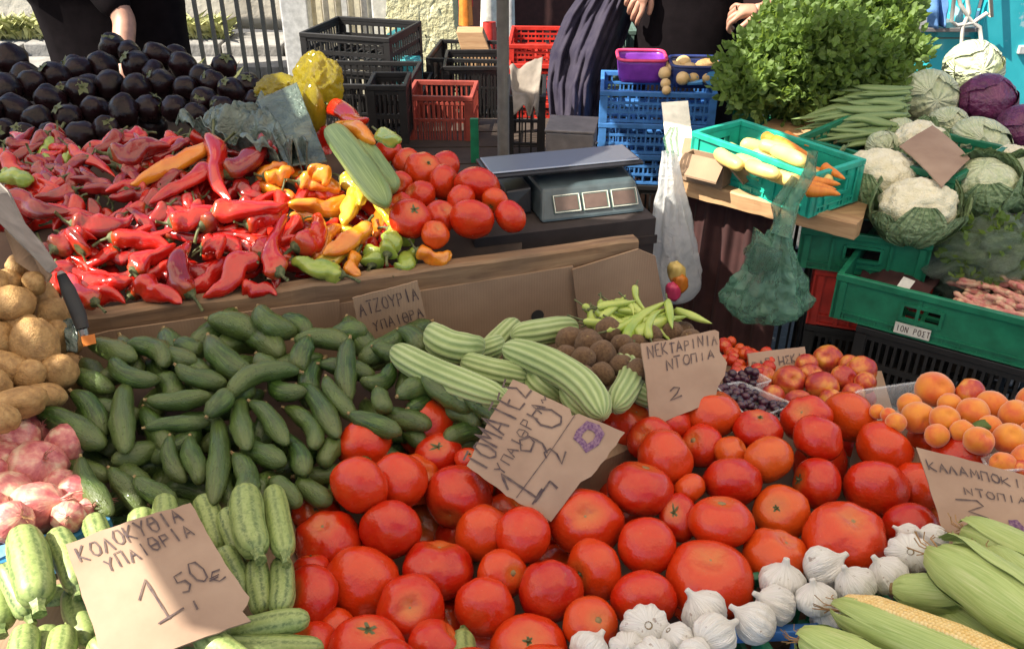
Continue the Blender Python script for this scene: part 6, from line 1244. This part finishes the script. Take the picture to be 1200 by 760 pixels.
# grey metal box and dark navy sheet hanging over it
gx = thing('metal_box', 'dull grey metal box in front of the navy sheet', 'box', at(639, 181, 2.15), -.16); b = B(); b.box(0, 0, -.01, .115, .12, .055); b.done('box_body', 'grey_box', gx, bevel=.004); b = B(); b.box(-.003, -.003, .0555, .118, .123, .062); b.done('lid', 'grey_box', gx, bevel=.002); b = B(); b.tube([(.1165, .02, .025), (.122, .03, .025), (.1165, .04, .025)], .003, 6); b.done('latch', 'plate', gx)
def nav(s, q):
    top = 672+ s*75-(0) if 0 else 0
    uL = [690, 662, 645, 641, 645, 640]; uR = [752, 742, 728, 712, 706, 700]; k = q*5; i = min(4, int(k)); f = k-i
    a = uL[i]*(1-f)+uL[i+1]*f; b2 = uR[i]*(1-f)+uR[i+1]*f; v = -22+q*204; u = a+(b2-a)*s
    t = 2.85-.22*math.sin(PI*s)*.6-.03*math.sin(11*s+3*q)-.016*math.sin(27*s-6*q)-.008*math.sin(61*s+9*q)-.12*q+.02*fbm(u*.02, v*.02, 0, 1.5, 4)
    return tuple(at(u, v, t))
o = grid('navy_sheet', nav, 60, 50, 'navy', solid=.003); origin(o); tag(o, 'dark navy sheet hanging in long folds beside the scale', 'sheet')
# grey green crates between sheet and blue crates
for i, l in enumerate(('upper grey green panel crate behind the blue crates', 'middle grey green panel crate behind the blue crates', 'lower grey green panel crate beside the navy sheet')): cr_at(700, 36+i*34, 2.95, 0, .13, .3, .088, 'greygreen', 'solid', l)
# blue crates with tubs
c1 = cr_at(705, 106, 2.42, -.10, .31, .22, .088, 'crate_blue', 'lattice', 'upper blue lattice crate carrying the purple and navy tubs', ribs=12)
c2 = cr_at(704, 148, 2.40, -.10, .31, .22, .088, 'crate_blue', 'lattice', 'lower blue lattice crate of the stack beyond the scale', ribs=12)
c2.location = Vector((c1.location.x, c1.location.y, c1.location.z-.0895))
c3 = crate('lowest blue lattice crate of the stack, half hidden by the scale', Vector((c1.location.x, c1.location.y, c1.location.z-.0015-.0895)), -.10, .31, .22, .088, 'crate_blue', 'lattice', ribs=12)
def tub(label, c, w, d, h, mat, rim, rz=0):
    t = thing('plastic_tub', label, 'tub', c, rz); P_ = []
    def f(s, q):
        a = 2*PI*s; k = (abs(math.cos(a))**6+abs(math.sin(a))**6)**(-1/6); g = .88+.12*q; return (w/2*k*math.cos(a)*g, d/2*k*math.sin(a)*g, h*q)
    o = grid('tub_wall', f, 40, 6, mat, t, solid=.003, close_u=True); b = B(); b.tube([f(i/40, 1) for i in range(41)], .005, 6); b.done('rim', rim, t, smooth=True)
    b = B(); b.box(-w*.42, -d*.42, .002, w*.42, d*.42, .006); b.done('bottom', mat, t); return t
tp = c1.location.z+.089; tb = at(752, 112, 2.5); tub('purple plastic tub with a pink rim on the upper blue crate', (tb.x, tb.y+.06, tp), .135, .13, .062, 'purple_tub', 'pink_rim', -.05)
tb2 = at(817, 110, 2.45); t_ = tub('navy blue tub printed with light blue shapes, full of pale fruit', (tb2.x, tb2.y+.05, tp), .145, .13, .058, 'navy_tub', 'navy_tub', -.05)
x = NT('light_blue_print'); x.col((.08, .30, .62)); MATS['lblue'] = x.m
b = B(); b.tube([(.035, -.0655, .03), (.035, -.0675, .03)], .019, 16); b.tube([(-.045, -.067, .028), (-.028, -.0672, .040), (-.018, -.0672, .024), (-.004, -.067, .034)], .0025, 5); b.tube([(-.03, -.0665, .014), (.01, -.067, .02)], [.004, .008], 6); b.done('printed_shapes', 'lblue', t_)
FR = [(779, 86, 7.5), (790, 80, 8.5), (801, 74, 9), (808, 82, 9), (797, 84, 8.5), (818, 85, 8), (782, 78, 8), (812, 90, 8), (800, 92, 8), (828, 90, 8), (780, 98, 6), (781, 106, 5.5)]
heap('pale_fruit', Plane((790, 86, 2.44), (815, 90, 2.44), (800, 70, 2.48)), rnd('fruit', FR, word='pale fruit', cat='fruit'))
o = blob('bread_loaf', 'brown rounded bundle behind the pale fruit', 'potato', 832, 80, 2.52, .05, .03, .028, 2, .1, cat='bundle', crease=0)
# whatever stands beyond the rear table stands on taller crates that reach the ground
LOWS = {}
for o_ in [q for q in COL.objects if q.name.startswith('plastic_crate') and q.parent is None and q.location.y > 2.2 and q.location.x < .75]:
    k_ = (round(o_.location.x, 1), round(o_.location.y, 1))
    if k_ not in LOWS or LOWS[k_].location.z > o_.location.z: LOWS[k_] = o_
for i, o_ in enumerate(LOWS.values()):
    if o_.location.z > .05 and (o_.location.y > 2.68 or o_.location.x > .19):
        rim_ = [c for c in o_.children if c.name.startswith('rim')][0].data; xs = [v.co.x for v in rim_.vertices]; ys = [v.co.y for v in rim_.vertices]; nm_ = o_['label']
        crate(('tall dark crate under the '+' '.join(nm_.split()[:9]))[:110], Vector((o_.location.x, o_.location.y, o_.location.z-.002)), o_.rotation_euler.z, max(xs)-.004, max(ys)-.004, o_.location.z-.004, 'crate_black', 'slots', ribs=10)
# truck
TY = 3.9; tx0 = atY(1052, 60, TY).x; tr = thing('teal_truck', 'teal painted truck body with rope and blue cloth at its opening', 'truck', (tx0, TY, 0)); k0 = Vector(tr.location)
def tb_(name, mat, u0, v0, u1, v1, dy0, dy1, bevel=.006):
    a, b2 = atY(u0, v1, TY+dy0), atY(u1, v0, TY+dy0); b = B(); b.box(a.x-k0.x, dy0, a.z, b2.x-k0.x, dy1, b2.z); return b.done(name, mat, tr, bevel=bevel)
tb_('body', 'truck', 1030, 36, 1360, 330, 0, .5); tb_('body_panel', 'truck', 1140, -60, 1150, 35, -.01, .3); tb_('door_frame', 'truck', 1151, -70, 1178, 330, -.045, .02); tb_('door', 'truck', 1179, -70, 1380, 330, -.03, .02)
tb_('sill', 'grey_box', 1072, 33, 1150, 38, -.06, .3, .003); tb_('window_opening', 'darkglass', 1132, -70, 1139, 30, .28, .3); tb_('cab_interior', 'crate_black', 1060, -80, 1150, 33, .3, .34)
tb_('door_handle', 'sheet_metal', 1193, 54, 1230, 64, -.06, -.031, .004)
for (u0, v0, u1, v1) in ((1072, 44, 1138, 46),): tb_('trim_line', 'greygreen', u0, v0, u1, v1, -.004, .0)
o = tb_('seat_cover', 'cream_label', 1120, -20, 1136, 12, .2, .28)
tr2 = cloth('blue_cloth', 'denim', 'pale blue cloth hanging in the truck opening behind the herbs', 'cloth', [atY(1072, -60, TY-.03), atY(1108, -60, TY-.04), atY(1107, 31, TY-.04), atY(1084, 32, TY-.03)], .03, 6, up=Vector((0, -1, 0)), folds=1.3)
rp = thing('rope', 'knotted white rope looped over the truck sill above the cabbage', 'rope', atY(1135, 30, TY-.08)); c0 = Vector(rp.location)
for q in ([(1128, -60), (1133, -5), (1136, 15), (1128, 32), (1127, 55), (1126, 70)], [(1112, -60), (1125, 5), (1138, 25), (1148, 32), (1151, 60)], [(1125, -60), (1115, 25), (1122, 30), (1140, 27), (1156, 16), (1162, 20), (1158, -60)]):
    b = B(); b.tube([atY(u, v, TY-.09)-c0 for u, v in q], .0085, 7); b.done('strand', 'rope', rp, smooth=True)

# ================================================================ PEOPLE
def skin_obj(name, joints, bones, mat, parent, sub=2, rot=None):
    """joints: name -> (pos, radius or (rx, ry)); bones: pairs"""
    names = list(joints); V = [joints[k][0] for k in names]; E = [(names.index(a), names.index(b)) for a, b in bones]
    me = bpy.data.meshes.new(name); me.from_pydata(V, E, []); me.materials.append(MATS[mat]); o = link(name, me, parent)
    m = o.modifiers.new('skin', 'SKIN'); m.use_smooth_shade = True
    for i, k in enumerate(names):
        r = joints[k][1]; me.skin_vertices[0].data[i].radius = r if isinstance(r, tuple) else (r, r)
    me.skin_vertices[0].data[0].use_root = True
    s = o.modifiers.new('smooth', 'SUBSURF'); s.levels = sub; s.render_levels = sub; return o
def fingers(J, Bn, side, wrist, dirn, up, across, curl=.8):
    """palm and five fingers from the wrist; dirn points along the hand, across towards the thumb, up the back of the hand"""
    w = Vector(wrist); d, u, a = Vector(dirn).normalized(), Vector(up).normalized(), Vector(across).normalized(); s = side
    J[s+'palm'] = (tuple(w+d*.045), (.021, .016)); Bn.append((s+'wrist', s+'palm'))
    for i, (off, L, r) in enumerate(((.030, .066, .0088), (.010, .074, .009), (-.010, .069, .0087), (-.029, .054, .0078))):
        p = w+d*.078+a*off; prev = s+'palm'; ang = .25
        for j in range(4):
            nm = f'{s}f{i}{j}'; J[nm] = (tuple(p), r*(1-.09*j)); Bn.append((prev, nm)); prev = nm
            ang += curl*(.75 if j else .45)*(1+.12*i); p = p+(d*math.cos(ang)-u*math.sin(ang))*L/3.0
    p = w+d*.025+a*.024; prev = s+'palm'
    for j in range(3):
        nm = f'{s}t{j}'; J[nm] = (tuple(p), .0105-.001*j); Bn.append((prev, nm)); prev = nm; p = p+(d*.75+a*(.62-.45*j)-u*(.30+.28*j)).normalized()*.031
def person(label, loc, rz, arms, cloth_mat, hair, lean=0., skirt=True, width=1., hip=(0, 0)):
    t = thing('person', label, 'person', loc, rz); J = {}; Bn = []
    J['pelvis'] = ((0, 0, .95), (.15, .10)); J['waist'] = ((0, -lean*.4, 1.10), (.13, .09)); J['chest'] = ((0, -lean*.8, 1.30), (.15, .10)); J['neck0'] = ((0, -lean, 1.44), (.07, .06)); J['neck'] = ((0, -lean*1.05, 1.50), .052)
    J['jaw'] = ((0, -lean*1.1-.025, 1.565), (.062, .066)); J['skull'] = ((0, -lean*1.1, 1.65), (.076, .092)); J['crown'] = ((0, -lean*1.1+.01, 1.715), (.052, .06))
    Bn += [('pelvis', 'waist'), ('waist', 'chest'), ('chest', 'neck0'), ('neck0', 'neck'), ('neck', 'jaw'), ('jaw', 'skull'), ('skull', 'crown')]
    for s, x in (('L', -1), ('R', 1)):
        J[s+'hip'] = ((x*.09, 0, .88), .085); J[s+'knee'] = ((x*.10, -.02, .49), .055); J[s+'ankle'] = ((x*.10, .01, .09), .036); J[s+'toe'] = ((x*.11, -.15, .035), .032)
        Bn += [('pelvis', s+'hip'), (s+'hip', s+'knee'), (s+'knee', s+'ankle'), (s+'ankle', s+'toe')]
        sh, elb, wr, dr_, up_, ac_, cu = arms[s][:7]
        J[s+'sh'] = (sh, .052); J[s+'elb'] = (elb, .040); J[s+'fore'] = (tuple((Vector(elb)*.6+Vector(wr)*.4)), .037); J[s+'wrist'] = (wr, (.024, .019))
        Bn += [('chest', s+'sh'), (s+'sh', s+'elb'), (s+'elb', s+'fore'), (s+'fore', s+'wrist')]; fingers(J, Bn, s, wr, dr_, up_, ac_, cu)
    skin_obj('body', J, Bn, 'skin', t)
    # dress with short sleeves
    D_ = {'pelvis': ((hip[0], hip[1], .93), (.185*width, .14)), 'waist': ((0, -lean*.4, 1.10), (.155*width, .115)), 'chest': ((0, -lean*.8, 1.30), (.175*width, .125)), 'collar': ((0, -lean, 1.43), (.085, .075)), 'mid': ((hip[0]*.6, 0, .70), (.20*width, .16)), 'hem': ((0, 0, .48), (.21*width, .175))}
    E_ = [('waist', 'pelvis'), ('pelvis', 'mid'), ('mid', 'hem'), ('waist', 'chest'), ('chest', 'collar')]
    for s in 'LR': sh, elb = Vector(arms[s][0]), Vector(arms[s][1]); f = arms[s][7] if len(arms[s]) > 7 else .75; D_[s+'sh'] = (tuple(sh), .068); D_[s+'sl'] = (tuple(sh.lerp(elb, f)), .058); E_ += [('chest', s+'sh'), (s+'sh', s+'sl')]
    skin_obj('dress', D_, E_, cloth_mat, t)
    hy = -lean*1.1; H = {'a': ((0, hy+.02, 1.74), (.07, .075)), 'b': ((0, hy+.055, 1.66), (.082, .06)), 'c': ((0, hy+.06, 1.57), (.06, .035))}; skin_obj('hair', H, [('a', 'b'), ('b', 'c')], hair, t)
    for s in (-1, 1):
        me = spheroid('eye', 'eye_white', 0, .3, 0, 0, 1, nseg=12, nring=8); o = link('eye', me, t, (s*.030, hy-.083, 1.655)); o.scale = (.012,)*3
        o = link('pupil', spheroid('pupil', 'rubber', 0, .3, 0, 0, 1, nseg=10, nring=6), o, (0, -.75, 0)); o.scale = (.45,)*3
        o = link('ear', spheroid('ear', 'skin', .2, .3, 0, 0, .5, nseg=12, nring=8), t, (s*.080, hy+.0, 1.64)); o.scale = (.02, .022, .034)
        b = B(); b.box(-.045 if s < 0 else -.045, -.16, 0, .045, .08, .05); f = b.done('shoe', 'rubber', t, (s*.105, -.03, .0), bevel=.02)
    o = link('nose', spheroid('nose', 'skin', 0, .3, 0, 0, 1, nseg=12, nring=8), t, (0, hy-.098, 1.632)); o.scale = (.014, .02, .026)
    o = link('mouth', spheroid('mouth', 'lip', 0, .3, 0, 0, 1, nseg=12, nring=8), t, (0, hy-.082, 1.588)); o.scale = (.024, .012, .007)
    return t
# vendor behind the fruit: facing the camera, one hand low at the side of the sheet, the other fist raised by the herbs
pv = at(806, 60, 2.80); off = (pv.x, pv.y)
def lc(u, v, t_): q = at(u, v, t_); return (q.x-off[0], q.y-off[1], q.z)
w1 = lc(762, -22, 2.62); w2 = lc(893, 12, 2.60)
person('vendor in black dress behind the fruit tubs with one fist raised by the herbs', (off[0], off[1], 0), 0,
       {'L': ((-.17, -.02, 1.37), (-.22, -.02, 1.18), w1, (-.55, -.35, -.75), (-.3, -.9, .3), (.6, -.3, -.6), .5, .55), 'R': ((.17, -.02, 1.37), (.33, .05, 1.13), w2, (-1, -.12, -.02), (0, -.5, 1), (-.1, -.85, -.5), 1.05, .95)}, 'black_cloth', 'dark_hair')
pv = at(137, 40, 3.15); off = (pv.x, pv.y); e_ = lc(134, 22, 2.93); w_ = lc(122, 92, 2.88)
person('woman in a short sleeved black dress behind the round eggplants', (off[0], off[1], 0), .15,
       {'L': ((-.16, -.03, 1.36), e_, w_, (0, -.5, -.9), (-1, 0, 0), (0, -.9, .4), .5, 1.0), 'R': ((.17, -.02, 1.37), (.15, .10, 1.13), (.02, .20, 1.06), (-.8, .2, -.2), (0, 1, 0), (0, 0, 1), .6, .95)}, 'black_cloth', 'dark_hair', width=1.42, hip=(.0, 0))

# ================================================================ CANOPY: unseen cloth over the stalls, its gaps shaped to place the sun patches
AZ = 2.15
def up_to(p): s = (AZ-p[2])/SUN.z; return (p[0]+SUN.x*s, p[1]+SUN.y*s)
def gap(pl, pts): return [up_to(pl.p(u, v)) for u, v in pts]
outline = [(-3.6, -.35), (2.6, -.35), (2.6, 2.05), (.5, 2.0), (-.05, 1.98), (-.3, 1.75), (-.72, 1.82), (-1.25, 2.2), (-3.6, 2.0)]
GAPS = []
P_card = Plane((77, 637, .85), (224, 589, .89), (297, 722, .83))
GAPS.append(gap(P_card, [(-200, 560), (-20, 500), (70, 530), (100, 565), (132, 588), (232, 740), (290, 750), (310, 800), (260, 860), (-150, 960)]))
GAPS.append(gap(P_pot, [(-60, 325), (60, 325), (62, 350), (40, 352), (18, 344), (-10, 352), (-60, 358)]))
GAPS.append(gap(P_pep, [(55, 335), (120, 280), (200, 252), (300, 228), (345, 214), (430, 208), (490, 285), (450, 300), (400, 268), (340, 276), (300, 300), (240, 312), (160, 345), (60, 362)]))
GAPS.append([up_to(atz(u, v, z)) for u, v, z in ((750, 215, .96), (752, 340, .78), (815, 350, .76), (800, 255, .90), (880, 242, .92), (950, 248, .93), (955, 205, 1.0), (905, 140, 1.04), (870, 60, 1.1), (835, 70, 1.0), (770, 70, 1.0), (690, 90, .95), (700, 180, .9))])
GAPS.append([up_to(at(u, v, t)) for u, v, t in ((325, 90, 1.84), (350, 62, 1.8), (405, 66, 1.78), (410, 120, 1.74), (380, 165, 1.7), (350, 118, 1.76))])
cv = bpy.data.curves.new('canopy', 'CURVE'); cv.dimensions = '2D'; cv.fill_mode = 'BOTH'
for pl in [outline]+GAPS:
    s_ = cv.splines.new('POLY'); s_.points.add(len(pl)-1); s_.use_cyclic_u = True
    for i, p in enumerate(pl): s_.points[i].co = (p[0], p[1], 0, 1)
tmp = bpy.data.objects.new('tmp', cv); COL.objects.link(tmp); dg = bpy.context.evaluated_depsgraph_get()
me = bpy.data.meshes.new_from_object(tmp.evaluated_get(dg)); bpy.data.objects.remove(tmp); me.materials.clear(); me.materials.append(MATS['canvas']); me.name = 'canopy_sheet'
can = thing('stall_canopy', 'pale canvas market canopy stretched over the stalls with ragged gaps', 'canopy', (0, .3, AZ)); c = link('canvas_sheet', me, can, (0, -.3, 0))
for x_, y_ in ((-3.5, -.3), (2.5, -.3), (2.5, 1.95), (-3.5, 1.95)):
    b = B(); b.tube([(x_, y_-.3, -AZ+.01), (x_, y_-.3, .02)], .02, 10); b.done('pole', 'steel_post', can)
# ================================================================ LABELS of the produce, from what each one lies beside
bpy.context.view_layer.update()
LM = [('the tomato price card', 640, 525), ('the ribbed cucumber price card', 458, 365), ('the nectarine price card', 798, 435), ('the corn price card', 1150, 580), ('the zucchini price card', 190, 670), ('the yellow bag', 372, 98), ('the weighing scale', 690, 235),
      ('the knife', 88, 360), ('the navy sheet', 685, 100), ('the teal crate', 880, 190), ('the blank brown card', 1095, 182), ('the hanging green bag', 910, 310), ('the white carrier bag', 785, 270), ('the blue crates', 770, 135), ('the black hole in the cardboard', 630, 370),
      ('the widest tomato', 832, 674), ('the berry tray', 885, 470), ('the empty clear tray', 1040, 470), ('the onion tray', 90, 618), ('the grey cardboard flap', 35, 270), ('the grey green sheet', 340, 150), ('the long green marrow', 420, 195),
      ('the woman in black', 145, 30), ('the green leaf among the apricots', 1155, 505), ('the timber end', 745, 285), ('the black slotted crate', 1110, 410), ('the tall cauliflower', 1075, 245), ('the lone zucchini tip', 543, 752), ('the truck rope', 1140, 40), ('the herb pile', 950, 70), ('the green chillies', 745, 370)]
USE = {'tomatoes': [0, 2, 3, 15, 16, 17, 27], 'cucumbers': [1, 7, 0, 4, 18], 'ribbed': [1, 0, 2, 14, 30], 'kiwis': [2, 14, 30, 24], 'chillies': [2, 24, 12, 14], 'zucchini': [4, 18, 27], 'potatoes': [19, 7, 18], 'onions': [18, 4, 19], 'corn': [3, 15], 'garlic': [15, 3, 27],
       'apricots': [3, 17, 23, 25], 'nectarines': [16, 17, 2, 11, 25], 'cherries': [2, 11, 16], 'peppers': [5, 7, 19, 20, 21, 1, 22], 'far_end': [5], 'upper_tomatoes': [6, 21, 24, 5], 'eggplants': [22, 5, 20], 'cabbages': [10, 26, 28, 29, 11], 'beans': [25, 11], 'squash': [9, 11], 'carrots': [9, 26, 11], 'leeks': [29, 10, 9], 'berries': [16, 2], 'pale_fruit': [13, 29]}
def seen(step=3):
    """which item shows in which cell of the picture: a coarse depth buffer of all vertices"""
    W_, H_ = 1200//step, 760//step; PX = []; PY = []; PT = []; ID = []; FL_ = FL; own = {I['o'].name: i for i, I in enumerate(ITEMS)}
    for ob in COL.objects:
        if ob.type != 'MESH' or ob.name.split('.')[0] in ('clear_tray', 'greens_bag', 'ground', 'canvas_sheet'): continue
        me = ob.data; n = len(me.vertices)
        if n == 0: continue
        a = np.empty(n*3, dtype=np.float32); me.vertices.foreach_get('co', a); a = a.reshape(-1, 3); M = np.array(ob.matrix_world); p = a @ M[:3, :3].T+M[:3, 3]-np.array(CAM)
        if ob.name not in own and n < 400 and ob.parent is None and len(me.polygons) > 1:
            pass
        t = p @ np.array(FW); ok = t > .2; p = p[ok]; t = t[ok]
        u = 600+FL*p[:, 0]/t; v = 380-FL*(p @ np.array(UP))/t; ok = (u > 0) & (u < 1199) & (v > 0) & (v < 759)
        if not ok.any(): continue
        i = own.get(ob.name, own.get(ob.parent.name, -1) if ob.parent else -1)
        PX.append((u[ok]/step).astype(int)); PY.append((v[ok]/step).astype(int)); PT.append(t[ok]); ID.append(np.full(ok.sum(), i))
    px, py, pt, idd = map(np.concatenate, (PX, PY, PT, ID)); Z = np.full((H_+2, W_+2), 1e9)
    for dx in (-1, 0, 1):
        for dy in (-1, 0, 1): np.minimum.at(Z, (np.clip(py+1+dy, 0, H_+1), np.clip(px+1+dx, 0, W_+1)), pt+(.004 if dx or dy else 0))
    vis = (pt < Z[py+1, px+1]+.012) & (idd >= 0)
    cells = np.unique(np.stack([idd[vis], py[vis], px[vis]]), axis=1); hit = {}
    for i, y, x in cells.T: h = hit.setdefault(ITEMS[i]['o'].name, [0, 0, 0]); h[0] += 1; h[1] += (x+.5)*step; h[2] += (y+.5)*step
    return hit
HIT = seen()
ORD = ['', 'second ', 'third ', 'fourth ', 'fifth ', 'sixth ', 'seventh ', 'eighth ', 'ninth ', 'tenth ', 'eleventh ', 'twelfth ']
DIRS = ['right of', 'below and right of', 'below', 'below and left of', 'left of', 'above and left of', 'above', 'above and right of']
LOOK = {'tomato': 'glossy red', 'cucumber': 'dark green', 'ribbed cucumber': 'pale', 'kiwi': 'fuzzy brown', 'green chilli': 'thin', 'zucchini': 'speckled green', 'potato': 'earthy', 'onion': 'papery pink', 'corn cob': 'green husked', 'garlic bulb': 'white', 'apricot': 'orange', 'nectarine': 'red orange', 'cherry tomato': 'small',
        'red pepper': 'wrinkled', 'dark red pepper': 'shrivelled', 'orange pepper': '', 'green pepper': 'light', 'yellow pepper': '', 'eggplant': 'round black', 'white cabbage': 'pale green', 'red cabbage': 'purple', 'leafy cabbage': 'dark', 'cauliflower': 'cream', 'bean pod': 'pink and cream', 'yellow squash': 'sunlit', 'carrot': '', 'leek leaf': '', 'berry': 'dark purple', 'pale fruit': 'round', 'red chilli': ''}
buckets = {}; kinds = {}
for I in ITEMS: kinds.setdefault((I['pile'], I['kind']), []).append(HIT.get(I['o'].name, [0])[0])
gone = []
for I in ITEMS:
    o = I['o']; h = HIT.get(o.name, [0, 0, 0]); o['category'] = I['cat']; w = {'potato': 'potatoes', 'tomato': 'tomatoes', 'cherry tomato': 'cherry tomatoes', 'leek leaf': 'leek leaves', 'green chilli': 'green chillies', 'berry': 'berries', 'white cabbage': 'white cabbages', 'zucchini': 'zucchini', 'pale fruit': 'pale fruits', 'yellow squash': 'yellow squashes'}.get(I['kind'], I['kind']+'s')
    place_ = {'tomatoes': 'in the front heap', 'upper_tomatoes': 'beside the scale', 'peppers': 'in the long pepper heap', 'eggplants': 'in the dark heap', 'cucumbers': 'heaped in the box', 'zucchini': 'round their price card', 'ribbed': 'behind the tomatoes', 'berries': 'in the clear trays', 'beans': 'in the green crate'}.get(I['pile'], 'in their heap')
    gname = f'{w} {place_}'
    many = kinds[(I['pile'], I['kind'])]
    if len(many) > 1: o['group'] = gname
    if h[0] == 0 and I['low']: gone.append(I); continue
    if I['label']: o['label'] = I['label']; continue
    if h[0] <= 4 or I['pile'] in ('berries', 'beans'):
        o['label'] = {'berries': 'small dark purple berry lying among others in a clear tray', 'beans': 'pink and cream bean pod in the green crate'}.get(I['pile'], f"{I['kind']} almost buried, only a sliver showing, {place_}"); o['group'] = gname+(' almost buried' if I['pile'] not in ('berries', 'beans') else ''); continue
    u, v = h[1]/h[0], h[2]/h[0]; best = None
    for k in USE[I['pile']]:
        nm, a, b = LM[k]; dd = math.hypot(u-a, v-b)
        if dd > 12 and (best is None or dd < best[0]): best = (dd, nm, a, b)
    dd, nm, a, b = best; ang = math.atan2(v-b, u-a); dr = DIRS[int(round(ang/(PI/4))) % 8]
    size = sorted(x for x in many if x); q = size.index(h[0])/max(1, len(size)-1) if len(size) > 3 else .5
    sz = 'large ' if q > .72 else ('half hidden ' if q < .28 else '')
    buckets.setdefault((I['kind'], sz, nm, dr), []).append((dd, I))
for (kd, sz, nm, dr), L_ in buckets.items():
    L_.sort(key=lambda q: q[0])
    for i, (dd, I) in enumerate(L_):
        lk = I['desc'] or LOOK.get(kd, ''); one = (kd if not (kd.startswith('red ') or kd.startswith('dark red ')) else kd)
        s = f"{sz}{lk} {one}, {ORD[min(i, 11)] if i else 'just '}{dr} {nm}"
        I['o']['label'] = ' '.join(s.split())
for I in gone:
    for c in list(I['o'].children): bpy.data.objects.remove(c)
    bpy.data.objects.remove(I['o'])
